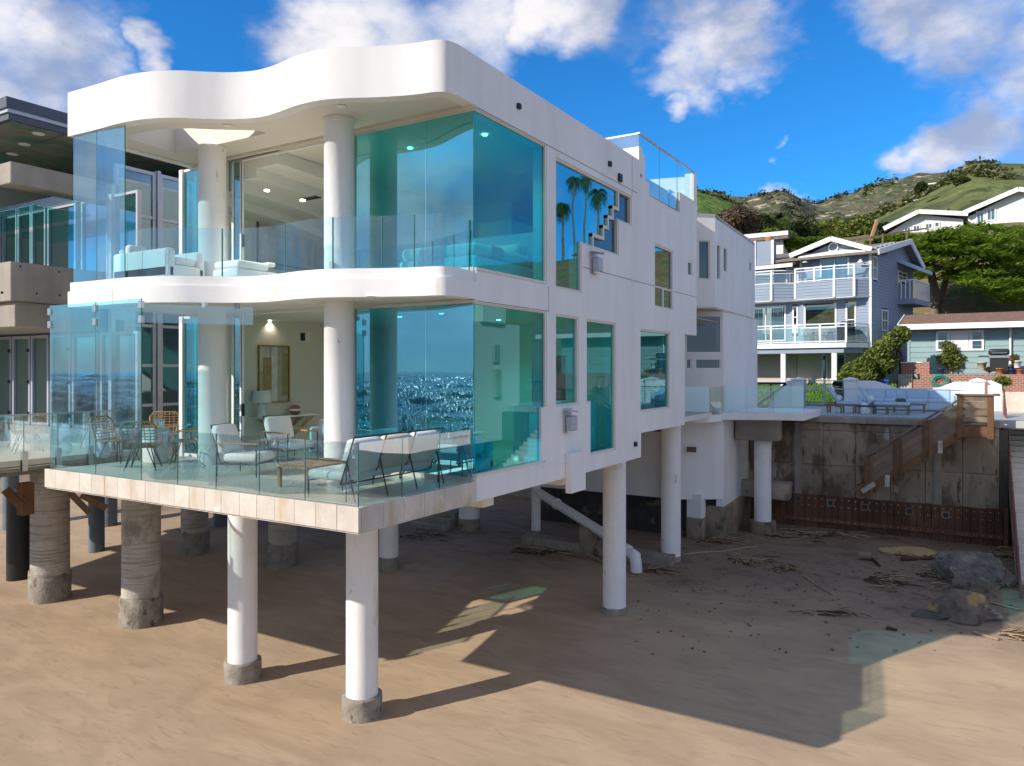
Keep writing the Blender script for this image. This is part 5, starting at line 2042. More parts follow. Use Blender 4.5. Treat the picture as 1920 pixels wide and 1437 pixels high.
def cY(px, py, y=YC):
    return pY(px, py, y)


cx0, cx1 = cY(1702, 650).x, 15.5
zb_, zt_ = 5.6, cY(1700, 612).z
MB().box(cx0 + .05, cx1, YC + .05, YC + 7, zb_, zt_).build('wall', m_teal, CT)
nb = 13
wz0, wz1 = cY(1800, 658).z, cY(1800, 620).z
wx0, wx1 = cY(1755, 640).x, cY(1845, 640).x
hb = (zt_ - zb_) / nb
for k in range(nb):
    z = zb_ + hb * k
    MB().add([(cx0, YC - .012, z + .003), (cx1, YC - .012, z + .003), (cx1, YC + .012, z + hb - .003), (cx0, YC + .012, z + hb - .003), (cx0, YC + .06, z + .003), (cx1, YC + .06, z + .003), (cx1, YC + .06, z + hb - .003), (cx0, YC + .06, z + hb - .003)],
             [(0, 1, 2, 3), (4, 7, 6, 5), (0, 4, 5, 1), (3, 2, 6, 7), (0, 3, 7, 4), (1, 5, 6, 2)]).build('siding_board', m_teal, CT)
window(CT, (0, YC - .06), (1, YC - .06), rect(wx0, wx1, wz0, wz1), M['win'], M['white'], w=.10, back=0, depth=.09, mull_s=(wx0 + .55, wx1 - .55), mw=.14)
MB().box(wx0 + .64, wx1 - .64, YC - .045, YC - .03, wz0 + .1, wz1 - .1).build('blind', M['white'], CT)
for x in (wx0 + .1, wx1 - .47):
    MB().box(x, x + .38, YC - .05, YC - .02, (wz0 + wz1) / 2 - .03, (wz0 + wz1) / 2 + .03).build('window_rail', M['white'], CT)
ex0 = cY(1684, 610, YC - .8).x
zr_ = pY(1735, 590, YC + 4).z
MB().extrude([(YC - .8, zt_ + .02), (YC + 4, zr_), (YC + 8, zt_ + .1), (YC + 8, zt_ + .0), (YC + 4, zr_ - .16), (YC - .8, zt_ - .16)], [], lambda p, t: (ex0 + (17 - ex0) * t, p[0], p[1])).build('roof', m_shing, CT)
MB().box(ex0 - .02, 17, YC - .86, YC - .802, zt_ - .22, zt_ + .05).build('fascia', M['white'], CT)
MB().bar((ex0 - .03, YC - .8, zt_ - .06), (ex0 - .03, YC + 4, zr_ - .08), .05, .24).build('barge_board', M['white'], CT)
MB().box(cx0 - .02, cx0 + .10, YC - .03, YC + .1, zb_, zt_ - .2).build('corner_board', m_teal, CT)
MB().tube([(8.6, YC - .1, zt_ - .2), (8.6, YC - .1, zb_ + .3)], .05, 8).build('downpipe', M['white'], CT)
# brick planting walls, soil and garden things
m_brick = bpy.data.materials.new('red_brick')
N_, L_ = nodes_of(m_brick)
bt = N_.new('ShaderNodeTexBrick')
bt.inputs['Color1'].default_value = (.36, .115, .07, 1)
bt.inputs['Color2'].default_value = (.26, .085, .055, 1)
bt.inputs['Mortar'].default_value = (.45, .40, .36, 1)
bt.inputs['Scale'].default_value = 1
bt.inputs['Brick Width'].default_value = .22
bt.inputs['Row Height'].default_value = .085
bt.inputs['Mortar Size'].default_value = .009
gm = N_.new('ShaderNodeNewGeometry')
cm = N_.new('ShaderNodeCombineXYZ')
sp = N_.new('ShaderNodeSeparateXYZ')
L_.new(gm.outputs['Position'], sp.inputs[0])
am = N_.new('ShaderNodeMath')
L_.new(sp.outputs[0], am.inputs[0])
L_.new(sp.outputs[1], am.inputs[1])
L_.new(am.outputs[0], cm.inputs[0])
L_.new(sp.outputs[2], cm.inputs[1])
L_.new(cm.outputs[0], bt.inputs['Vector'])
L_.new(bt.outputs['Color'], N_['Principled BSDF'].inputs['Base Color'])
N_['Principled BSDF'].inputs['Roughness'].default_value = .9
bp_ = N_.new('ShaderNodeBump')
bp_.inputs['Distance'].default_value = .01
bp_.inputs['Strength'].default_value = .6
L_.new(bt.outputs['Fac'], bp_.inputs['Height'])
bp_.invert = True
L_.new(bp_.outputs[0], N_['Principled BSDF'].inputs['Normal'])
YB2 = 33.6
BW = thing('brick_wall', 'long low red brick planter wall in front of the teal cottage', 'wall', (8, YB2, 5.5))
a0, a1 = bY(1738, 702, YB2), bY(1738, 724, YB2)
MB().box(bY(1725, 702, YB2).x, 15, YB2, YB2 + .25, 4.9, a0.z).build('wall', m_brick, BW)
MB().box(bY(1712, 712, YB2).x, bY(1725, 712, YB2).x, YB2 + .01, YB2 + .25, 4.9, bY(1712, 712, YB2).z).build('wall_step', m_brick, BW)
MB().box(bY(1740, 702, YB2).x, 15, YB2 + .251, YC - .05, 4.9, a0.z - .03).build('soil', srf('garden_soil', (.20, .12, .06), .95, .3, 4, .1, 1, 12), BW)
BP = thing('brick_pier', 'red brick barbecue pier with white coping at the cottage corner', 'wall', tuple(bY(1715, 700, YB2 + .6)))
p0_, p1_ = bY(1690, 681, YB2 + .5), bY(1742, 700, YB2 + .5)
MB().box(p0_.x, p1_.x - .3, YB2 + .5, YB2 + 1.5, p1_.z - .05, p0_.z).build('wall', m_brick, BP)
MB().box(p1_.x - .3, p1_.x + .02, YB2 + .45, YB2 + 1.55, p1_.z - .08, p0_.z + .06).build('pier', m_brick, BP)
MB().box(p0_.x - .04, p1_.x - .31, YB2 + .46, YB2 + 1.54, p0_.z, p0_.z + .05).build('coping', M['white'], BP)
MB().rbox(p0_.x - .15, p1_.x - .7, YB2 + .35, YB2 + 1.6, 4.9, p1_.z - .06, .03, 1).build('concrete_base', M['pile'], BP)
# barbecue grill
g = bY(1873, 697, YB2 + 1.0)
GL = thing('gas_grill', 'black gas grill with side shelves among the flower pots', 'grill', tuple(g))
MB().rbox(g.x - .36, g.x + .36, g.y - .25, g.y + .25, g.z, g.z + .62, .02, 1).build('cabinet', M['dark'], GL)
MB().rbox(g.x - .42, g.x + .42, g.y - .28, g.y + .28, g.z + .62, g.z + .76, .02, 1).build('firebox', M['steel'], GL)
MB().rbox(g.x - .42, g.x + .42, g.y - .28, g.y + .28, g.z + .77, g.z + 1.06, .10, 3).build('hood', M['dark'], GL)
MB().tube([(g.x - .3, g.y - .33, g.z + .86), (g.x + .3, g.y - .33, g.z + .86)], .02, 8).build('handle', M['steel'], GL)
for s in (-1, 1):
    MB().rbox(g.x + s * .62 - .2, g.x + s * .62 + .2, g.y - .24, g.y + .24, g.z + .70, g.z + .75, .01, 1).build('side_shelf', M['dark'], GL)
m_terra = srf('terracotta', (.40, .16, .07), .8, .12, 4, .2)
m_bluepot = srf('blue_glaze', (.02, .04, .12), .25, .1, 4, .5)
pots = [(1764, 701, .16, m_bluepot, 'dark blue pot at the near end of the planter wall'), (1875, 703, .17, m_terra, 'terracotta pot in front of the grill'), (1897, 702, .15, m_bluepot, 'dark blue pot right of the grill'),
        (1912, 702, .14, m_terra, 'terracotta pot farthest right on the brick wall'), (1907, 686, .18, M['white'], 'white pot on the wall behind the blue pot'), (1841, 690, .2, M['pile'], 'grey stone pot left of the grill')]
for px, py, r, m, lab in pots:
    q = bY(px, py, YB2 + .3 if py > 695 else YB2 + 1.2)
    zz = a0.z - .03 if py > 695 else q.z - .1
    t = thing('flower_pot', lab, 'flower pot', (q.x, q.y, zz), 'pots along the brick wall')
    MB().lathe(q.x, q.y, [(r * .7, zz), (r, zz + r * 1.6), (r * 1.08, zz + r * 1.6), (r * 1.08, zz + r * 1.85), (r * .95, zz + r * 1.85)], 20).build('body', m, t)
    MB().lathe(q.x, q.y, [(r * .94, zz + r * 1.6), (r * .5, zz + r * 1.86)], 16).build('soil', M['timber'], t)
q = bY(1762, 715, YB2 - .12)
HS = thing('garden_hose', 'coiled green garden hose hanging on the brick wall', 'hose', tuple(q))
cp = []
for k in range(120):
    a = 2 * math.pi * k / 20
    rr = .36 + .05 * math.sin(a * .33) - .02 * (k / 20)
    cp.append((q.x + rr * math.cos(a), q.y - .02 - .012 * (k / 20), q.z + rr * .85 * math.sin(a)))
MB().tube(cp, .016, 6).build('coil', srf('hose_green', (.03, .26, .19), .5, .1, 4, .4), HS)
MB().rbox(q.x - .08, q.x + .08, q.y + .0, q.y + .12, q.z + .2, q.z + .36, .02, 1).build('hanger', M['dark'], HS)
q = bY(1895, 772, 28.0)
RL = thing('hose_reel', 'black wheeled hose reel standing at the top of the concrete steps', 'hose reel', (9.0, 28, ZP))
for x in (9.0, 9.38):
    f = MB()
    f.tube([(x, 28 + .32 * math.cos(2 * math.pi * k / 20), ZP + .55 + .32 * math.sin(2 * math.pi * k / 20)) for k in range(21)], .035, 6)
    f.build('drum_ring', M['dark'], RL)
    f = MB()
    f.tube([(x, 28.25 + .2 * math.cos(2 * math.pi * k / 20), ZP + .2 + .2 * math.sin(2 * math.pi * k / 20)) for k in range(21)], .04, 6)
    f.build('wheel', M['dark'], RL)
    MB().tube([(x, 27.7, ZP), (x, 28.0, ZP + .6), (x, 28.25, ZP + 1.35)], .02, 6).build('side_tube', M['dark'], RL)
MB().tube([(9.0, 28, ZP + .55), (9.38, 28, ZP + .55)], .2, 14).build('hose_drum', M['dark'], RL)
MB().tube([(9.0, 28.25, ZP + 1.35), (9.38, 28.25, ZP + 1.35)], .02, 6).build('handle', M['dark'], RL)
# bins by the hedge
for k, (px, m, lab) in enumerate(((1636, srf('green_plastic', (.05, .20, .07), .5, .1, 3), 'green wheelie bin lid showing over the garden wall'), (1653, srf('blue_plastic', (.02, .12, .40), .5, .1, 3), 'bright blue recycling bin beside the green bin'))):
    q = bY(px, 715, 33.5)
    t = thing('wheelie_bin', lab, 'bin', (q.x, 33.5, 5.1), 'wheelie bins behind the garden wall')
    MB().extrude(rect(-.28, .28, 0, q.z - 5.1), [], lambda p, tt: (q.x + p[0] * (.85 + .15 * p[1]), 33.2 + .6 * tt, 5.1 + p[1])).build('body', m, t)
    MB().extrude([(-.33, 0), (.33, 0), (.31, .07), (-.31, .07)], [], lambda p, tt: (q.x + p[0] * 1.05, 33.1 + .75 * tt, q.z + .005 + p[1] + .03 * tt)).build('lid', m, t)

# ------------------------------------------------------------------ blue grey clapboard house
BH = thing('clapboard_house', 'blue grey clapboard house with white balconies and gabled roof', 'house', (0, 42, 6))
BCn = Vector((2.28, 38.7))
dS = (Vector((3.85, 46.7)) - BCn).normalized()
dF = Vector((-dS.y, dS.x))            # to the left along the front
F0, F1 = BCn + dF * 14, BCn
LF = 14.0
m_bs = srf('blue_grey_siding', (.265, .315, .405), .7, .06, 1, .2, .1, 30)
m_roof = srf('grey_brown_shingle', (.20, .165, .14), .9, .22, 3, .1, .6, 8)
m_gar = srf('garage_panel', (.45, .41, .38), .7, .05, 1)
zg = 6.0


def fr(px, py):
    return onwall(px, py, F0, F1)


def frect(px0, py0, px1, py1):
    a, b = fr(px0, py0), fr(px1, py1)
    return rect(a[0], b[0], b[1], a[1])


def lap(p0, p1, L0, L1, z0, z1, holes_z, name, mat, parent, step=.17, depth=.35):
    """lapped clapboard on a wall: each course leans out over the one below"""
    mb = MB()
    fn = wallfn(p0, p1, 1.0)
    k = int(math.ceil((z1 - z0) / step))
    for i in range(k):
        za, zb2 = z0 + i * step, min(z0 + (i + 1) * step, z1)
        sp_ = [(L0, L1)]
        for (a, b, c_, d_) in holes_z:
            if zb2 > c_ and za < d_:
                sp_ = [q for s in sp_ for q in ((s[0], min(s[1], a)), (max(s[0], b), s[1])) if q[1] - q[0] > .01]
        for a, b in sp_:
            vs = [fn((a, za), -.03), fn((b, za), -.03), fn((b, zb2), -.006), fn((a, zb2), -.006), fn((a, za), depth), fn((b, za), depth), fn((b, zb2), depth), fn((a, zb2), depth)]
            mb.add(vs, [(0, 1, 2, 3), (7, 6, 5, 4), (0, 4, 5, 1), (3, 2, 6, 7), (0, 3, 7, 4), (1, 5, 6, 2)])
    return mb.build(name, mat, parent)


z_u = fr(1560, 530)[1]          # upper deck level
z_m = fr(1560, 645)[1]          # middle deck level
z_e = fr(1635, 470)[1]          # eave
sG = fr(1502, 500)[0]
wins = dict(us=frect(1538, 487, 1593, 531), mid=frect(1508, 574, 1569, 616), sl=frect(1400, 577, 1474, 640), nar=frect(1486, 575, 1497, 625), dr=frect(1586, 569, 1606, 641), ul=frect(1474, 503, 1498, 532))
hz_ = [(w[0][0], w[1][0], w[0][1], w[2][1]) for w in wins.values()]
lap(F0, F1, 2.0, sG, z_m, z_u + .1, hz_, 'wall', m_bs, BH)
lap(F0, F1, sG, LF, z_m, z_e, hz_, 'wall', m_bs, BH)
lap(F0 - dS * -1.2, F1 - dS * -1.2, 2.0, sG, z_u, fr(1470, 495)[1], hz_, 'wall', m_bs, BH)
for k, w in wins.items():
    s0_, s1_ = w[0][0], w[1][0]
    window(BH, F0 - dS * .06, F1 - dS * .06, w, M['win'], M['white'], w=.09, depth=.12, back=0, mull_s=((s0_ + s1_) / 2,) if k in ('us', 'sl') else (), mull_z=((w[0][1] + w[2][1]) / 2 + .15,) if k in ('nar', 'dr') else ())
for (s, w) in (('us', .35), ('sl', .8)):
    q = wins[s]
    for (a, b) in ((q[0][0] + .1, q[0][0] + .1 + w), (q[1][0] - .1 - w, q[1][0] - .1)):
        f = MB()
        for k in range(7):
            x = a + (b - a) * k / 6
            f.extrude(rect(x - .05, x + .05, q[0][1] + .1, q[2][1] - .12), [], wallfn(F0 + dS * .16, F1 + dS * .16, .02 + .02 * (k % 2)))
        f.build('curtain', M['ice'], BH)
# side wall with gable end
sl_ = 8.15
S0, S1 = BCn, BCn + dS * sl_


def srct(px0, py0, px1, py1):
    a, b = onwall(px0, py0, S0, S1), onwall(px1, py1, S0, S1)
    return rect(a[0], b[0], b[1], a[1])


pk = onwall(1690, 456, S0, S1)
zsl = onwall(1645, 478, S0, S1)[1]
w_s1, w_s2 = srct(1635.5, 479, 1643.5, 526), srct(1653, 580, 1664, 622)
w_s3 = srct(1683, 507, 1700, 531)
hs_ = [(w[0][0], w[1][0], w[0][1], w[2][1]) for w in (w_s1, w_s2, w_s3)]
# shed lapped side below the eaves, gable boards above
zE = z_e
lap(S0, S1, 0, sl_, zg - .5, zE, hs_, 'side_wall', m_bs, BH)
gb = MB()
fnS = wallfn(S0, S1, 1.0)
k = 0
z = zE
while z < pk[1] - .15:
    f0 = (z - zE) / (pk[1] - zE)
    a, b = pk[0] * f0, sl_ - (sl_ - pk[0]) * f0
    vs = [fnS((a, z), -.03), fnS((b, z), -.03), fnS((b, z + .17), -.006), fnS((a, z + .17), -.006), fnS((a, z), .3), fnS((b, z), .3), fnS((b, z + .17), .3), fnS((a, z + .17), .3)]
    gb.add(vs, [(0, 1, 2, 3), (7, 6, 5, 4), (0, 4, 5, 1), (3, 2, 6, 7), (0, 3, 7, 4), (1, 5, 6, 2)])
    z += .17
gb.build('gable_wall', m_bs, BH)
for w in (w_s1, w_s2, w_s3):
    window(BH, S0 - Vector((dS.y, -dS.x)) * -.0 + Vector((dS.y, -dS.x)) * .05, S1 + Vector((dS.y, -dS.x)) * .05, w, M['win'], M['white'], w=.08, depth=.1, back=0, mull_s=((w[0][0] + w[1][0]) / 2,), mull_z=((w[0][1] + w[2][1]) / 2,), mw=.05)
# corner boards
for s in (sG, LF - .06):
    MB().extrude(rect(s - .07, s + .07, z_u if s < LF - 1 else zg, z_e), [], wallfn(F0 - dS * .05, F1 - dS * .05, .04)).build('corner_board', M['white'], BH)


def f3(s, z, out_=0.0):
    """point on the front plane, out_ metres towards the sea"""
    d = (F1 - F0).normalized()
    p = F0 + d * s - dS * out_
    return Vector((p.x, p.y, z))


# front gable
gpk = fr(1564, 450)
gl, gr = fr(1487, 482), fr(1640, 470)
ztip = gl[1]
gw_ = MB()
z = z_e
tri = [(sG, z_e - .3), (LF, z_e - .3), (LF, z_e), (gpk[0], gpk[1] - .12), (sG, z_e)]
gw_.extrude(tri, [], wallfn(F0 + dS * .02, F1 + dS * .02, .25))
gw_.build('gable_wall', m_bs, BH)
for (a, b) in ((gl, gpk), (gr, gpk)):
    MB().bar(f3(a[0], a[1], .5), f3(b[0], b[1], .5), .12, .26).build('barge_board', M['white'], BH)
    q = MB()
    A_, B_ = f3(a[0], a[1] + .1, .55), f3(b[0], b[1] + .1, .55)
    A2, B2_ = f3(a[0], a[1] + .1, -2.2), f3(b[0], b[1] + .1, -2.2)
    dn = Vector((0, 0, -.12))
    q.add([A_, B_, B2_, A2, A_ + dn, B_ + dn, B2_ + dn, A2 + dn], [(0, 1, 2, 3), (7, 6, 5, 4), (0, 4, 5, 1), (1, 5, 6, 2), (2, 6, 7, 3), (3, 7, 4, 0)])
    q.build('roof', m_roof, BH)
v = f3(fr(1563, 464)[0], fr(1563, 464)[1], .05)
rn = [v + Vector((dF.x, dF.y, 0)) * .26 * math.cos(t_) + Vector((0, 0, .26 * math.sin(t_))) for t_ in [2 * math.pi * k / 20 for k in range(21)]]
MB().tube(rn, .04, 6).build('round_vent', M['white'], BH)
# main roof with its gable to the side
pkp = S0 + dS * pk[0]
for s_, zz in ((-.6, zE - .1), (sl_ + .6, zE - .1)):
    nrm = Vector((dS.y, -dS.x))
    e_ = S0 + dS * s_
    A_ = Vector((e_.x + nrm.x * .5, e_.y + nrm.y * .5, zz))
    B_ = Vector((pkp.x + nrm.x * .5, pkp.y + nrm.y * .5, pk[1] + .12))
    A2 = A_ - Vector((nrm.x, nrm.y, 0)) * 14
    B2_ = B_ - Vector((nrm.x, nrm.y, 0)) * 14
    dn = Vector((0, 0, -.14))
    MB().add([A_, B_, B2_, A2, A_ + dn, B_ + dn, B2_ + dn, A2 + dn], [(0, 1, 2, 3), (7, 6, 5, 4), (0, 4, 5, 1), (1, 5, 6, 2), (2, 6, 7, 3), (3, 7, 4, 0)]).build('roof', m_roof, BH)
    MB().bar(A_ + dn * .6 + Vector((nrm.x, nrm.y, 0)) * .04, B_ + dn * .6 + Vector((nrm.x, nrm.y, 0)) * .04, .08, .30).build('barge_board', M['white'], BH)
# awnings
a0_, a1_ = fr(1503, 478), fr(1629, 478)
MB().extrude([(-.02, 0), (.55, -.28), (.55, -.42), (-.02, -.14)], [], lambda p, t: tuple(f3(a0_[0] + (a1_[0] - a0_[0]) * t, a0_[1] + .05 + p[1], p[0]))).build('awning', M['white'], BH)
a0_, a1_ = fr(1507, 563), fr(1573, 563)
MB().extrude([(-.02, 0), (.25, -.06), (.25, -.16), (-.02, -.12)], [], lambda p, t: tuple(f3(a0_[0] + (a1_[0] - a0_[0]) * t, a0_[1] + .05 + p[1], p[0]))).build('awning_box', M['white'], BH)
for px in (1514, 1617):
    q = fr(px, 492)
    f = MB()
    f.tube([f3(q[0], q[1], .04), f3(q[0], q[1] + .18, .16), f3(q[0], q[1] + .10, .32)], .02, 6)
    o_ = f3(q[0], q[1], .34)
    f.lathe(o_.x, o_.y, [(.18, o_.z - .06), (.08, o_.z + .06), (.04, o_.z + .12)], 16)
    f.build('barn_lamp', M['white'], BH)


def balustrade(pts, z, h, name='balustrade', posts=True, step=1.4):
    """white posts, rails and glass lights between plan points"""
    for a, b in zip(pts, pts[1:]):
        a, b = Vector(a), Vector(b)
        L_ = (b - a).length
        n_ = max(1, round(L_ / step))
        f = MB()
        f.bar((a.x, a.y, z + h), (b.x, b.y, z + h), .09, .06)
        f.bar((a.x, a.y, z + .08), (b.x, b.y, z + .08), .06, .05)
        f.bar((a.x, a.y, z + h - .16), (b.x, b.y, z + h - .16), .04, .04)
        fo = f.build(name, M['white'], BH)
        for k in range(0 if a == Vector(pts[0]) else 1, n_ + 1):
            q = a.lerp(b, k / n_)
            MB().box(q.x - .05, q.x + .05, q.y - .05, q.y + .05, z, z + h + .03).build('baluster_post', M['white'], fo)
        panel(a, b, z + .1, z + h - .16, M['rail'], fo, edge=False)


# middle deck and its posts
d1 = 1.7
ptl = [f3(2.0, 0, d1).xy, f3(fr(1606, 645)[0], 0, d1).xy, f3(LF - .15, 0, .05).xy]
MB().prism([tuple(p) for p in ptl] + [tuple(f3(2.0, 0, -.2).xy)][::1] + [], z_m - .26, z_m).build('deck', M['white'], BH)
balustrade(ptl, z_m, 1.05)
MB().prism([tuple(f3(2.0, 0, d1 - .15).xy), tuple(f3(fr(1600, 645)[0], 0, d1 - .15).xy), tuple(f3(LF - .4, 0, .1).xy), tuple(f3(2.0, 0, -.1).xy)], z_m - .55, z_m - .262).build('deck_beam', m_bs, BH)
for px in (1487, 1581):
    s = fr(px, 680)[0]
    a = f3(s, 0, d1 - .3)
    MB().box(a.x - .13, a.x + .13, a.y - .13, a.y + .13, 5.5, z_m - .55).build('post', M['white'], BH)
# ground floor behind the posts
MB().extrude(rect(2, LF - .5, 5.5, z_m - .3), [], wallfn(F0 + dS * .9, F1 + dS * .9, .2)).build('ground_wall', srf('cream_wall', (.55, .50, .43), .8, .05, 1), BH)
q = frect(1405, 658, 1483, 716)
for k in range(5):
    zz = 5.6 + k * .42
    MB().extrude(rect(q[0][0] + .0, q[1][0], zz, zz + .41), [], wallfn(F0 + dS * .84, F1 + dS * .84, .05)).build('garage_panel', m_gar, BH)
window(BH, F0 + dS * .82, F1 + dS * .82, frect(1548, 663, 1576, 716), M['win'], M['white'], w=.08, depth=.08, back=0, name='door')
window(BH, F0 + dS * .82, F1 + dS * .82, frect(1531, 663, 1541, 716), M['win'], M['white'], w=.06, depth=.08, back=0)
# upper deck: clapboard parapet in a faceted bay, rail on top
bay = [f3(2.0, 0, 1.2).xy, f3(fr(1462, 530)[0], 0, 1.2).xy, f3(fr(1500, 530)[0], 0, .35).xy, f3(fr(1503, 530)[0], 0, .95).xy, f3(fr(1575, 530)[0], 0, .95).xy, f3(fr(1610, 530)[0], 0, .75).xy, f3(LF - .05, 0, .03).xy]
zlow = fr(1560, 560)[1]
for a, b in zip(bay, bay[1:]):
    lap(a, b, 0, (b - a).length, zlow, z_u + .02, [], 'parapet_wall', m_bs, BH, depth=.1)
    MB().box(b.x - .06, b.x + .06, b.y - .06, b.y + .06, zlow - .02, z_u + .08).build('corner_board', M['white'], BH)
MB().prism([tuple(p) for p in bay] + [tuple(f3(2.0, 0, -.2).xy)], zlow - .06, zlow).build('upper_deck', M['white'], BH)
balustrade([bay[0], bay[1], bay[2]], z_u, .82)
balustrade([bay[3], bay[4], bay[5], bay[6]], z_u, .82)
# chimney with pot, left roof strip
c0_, c1_ = fr(1424, 458), fr(1455, 505)
d = (F1 - F0).normalized()
q = f3((c0_[0] + c1_[0]) / 2, 0, .3)
w = (c1_[0] - c0_[0]) / 2
ch = MB().box(q.x - w, q.x + w, q.y - .5, q.y + .5, z_u, c0_[1]).build('chimney', m_bs, BH)
for sx in (-w, w):
    MB().box(q.x + sx - .07, q.x + sx + .07, q.y - .56, q.y - .44, z_u, c0_[1] + .04).build('corner_board', M['white'], ch)
MB().lathe(q.x + .2, q.y, [(.2, c0_[1]), (.24, c0_[1] + .28), (.2, c0_[1] + .3)], 16).build('chimney_pot', m_terra, ch)
zz = fr(1480, 495)[1]
MB().extrude([(1.0, zz - .1), (-3.5, zz + .95), (-3.5, zz + .8), (1.0, zz - .25)], [], lambda p, t: tuple(f3(.5 + (sG - .6) * t, p[1], p[0]))).build('roof', m_roof, BH)
MB().bar(f3(.5, zz - .22, 1.02), f3(sG - .1, zz - .22, 1.02), .06, .2).build('fascia', M['white'], BH)
# side balcony with its awning
b0_, b1_ = onwall(1682, 530, S0, S1), onwall(1712, 530, S0, S1)
zb3, zt3 = onwall(1697, 565, S0, S1)[1], onwall(1697, 531, S0, S1)[1]
nrm = Vector((dS.y, -dS.x))


def s3(s, z, o=0.0):
    p = S0 + dS * s + nrm * o
    return Vector((p.x, p.y, z))


MB().prism([tuple(s3(b0_[0], 0, 0).xy), tuple(s3(b0_[0] + .1, 0, .95).xy), tuple(s3(b1_[0], 0, .95).xy), tuple(s3(b1_[0], 0, 0).xy)], zb3 - .3, zb3).build('side_balcony', m_bs, BH)
f = MB()
f.bar(s3(b0_[0], zt3, .0), s3(b0_[0] + .1, zt3, .92), .07)
f.bar(s3(b0_[0] + .1, zt3, .92), s3(b1_[0], zt3, .92), .07)
fo = f.build('balustrade', M['white'], BH)
for k in range(13):
    a = s3(b0_[0] + .1 + (b1_[0] - b0_[0] - .1) * k / 12, 0, .92)
    MB().box(a.x - .025, a.x + .025, a.y - .025, a.y + .025, zb3, zt3).build('spindle', M['white'], fo)
for k in range(4):
    a = s3(b0_[0] + .02 * k, 0, .23 * k)
    MB().box(a.x - .025, a.x + .025, a.y - .025, a.y + .025, zb3, zt3).build('spindle', M['white'], fo)
za_ = onwall(1690, 498, S0, S1)[1]
MB().extrude([(0, .35), (1.1, -.25), (1.1, -.45), (0, .12)], [], lambda p, t: tuple(s3(b0_[0] - .1 + (b1_[0] - b0_[0] + .1) * t, za_ + p[1], p[0]))).build('awning', M['ice'], BH)
MB().extrude(rect(.2, sl_ - .3, 5, 5.2), [], wallfn(S0, S1, 5)).build('foundation', M['concrete'], BH)
for (sx, p) in ((0, 0), (1, 1)):
    x = fr((1519, 1548)[sx], 636)
    q = f3(x[0], 0, .75)
    t = thing('wire_chair', ('white wire chair at the left on the blue house lower deck', 'white wire chair nearer the grill on the blue house lower deck')[sx], 'chair', (q.x, q.y, z_m), 'white wire chairs on the lower deck')
    f = MB()
    for k in range(9):
        f.tube([(q.x - .3 + .075 * k, q.y, z_m + .4), (q.x - .3 + .075 * k, q.y + .3, z_m + .9)], .012, 4)
        f.tube([(q.x - .3 + .075 * k, q.y - .3, z_m + .42), (q.x - .3 + .075 * k, q.y + .05, z_m + .4)], .012, 4)
    f.tube([(q.x - .32, q.y + .3, z_m + .9), (q.x + .32, q.y + .3, z_m + .9)], .02, 5)
    f.build('seat_shell', M['white'], t)
    for dx, dy in ((-.28, -.28), (.28, -.28), (-.28, .2), (.28, .2)):
        MB().tube([(q.x + dx, q.y + dy, z_m), (q.x + dx * .8, q.y + dy * .8, z_m + .41)], .016, 5).build('leg', M['white'], t)
q = f3(fr(1597, 636)[0], 0, .9)
t = thing('covered_grill', 'grill under a black cover on the blue house lower deck', 'grill', (q.x, q.y, z_m))
mb = MB().rbox(q.x - .45, q.x + .45, q.y - .3, q.y + .3, z_m, z_m + .95, .08, 2)
mb.rbox(q.x - .3, q.x + .25, q.y - .25, q.y + .25, z_m + .9, z_m + 1.2, .12, 3)
mb.build('cover', srf('black_cover', (.03, .032, .04), .7, .15, 3), t)

# ------------------------------------------------------------------ houses on the slope
m_wh = srf('white_boarding', (.78, .78, .76), .7, .04, .6, .2)


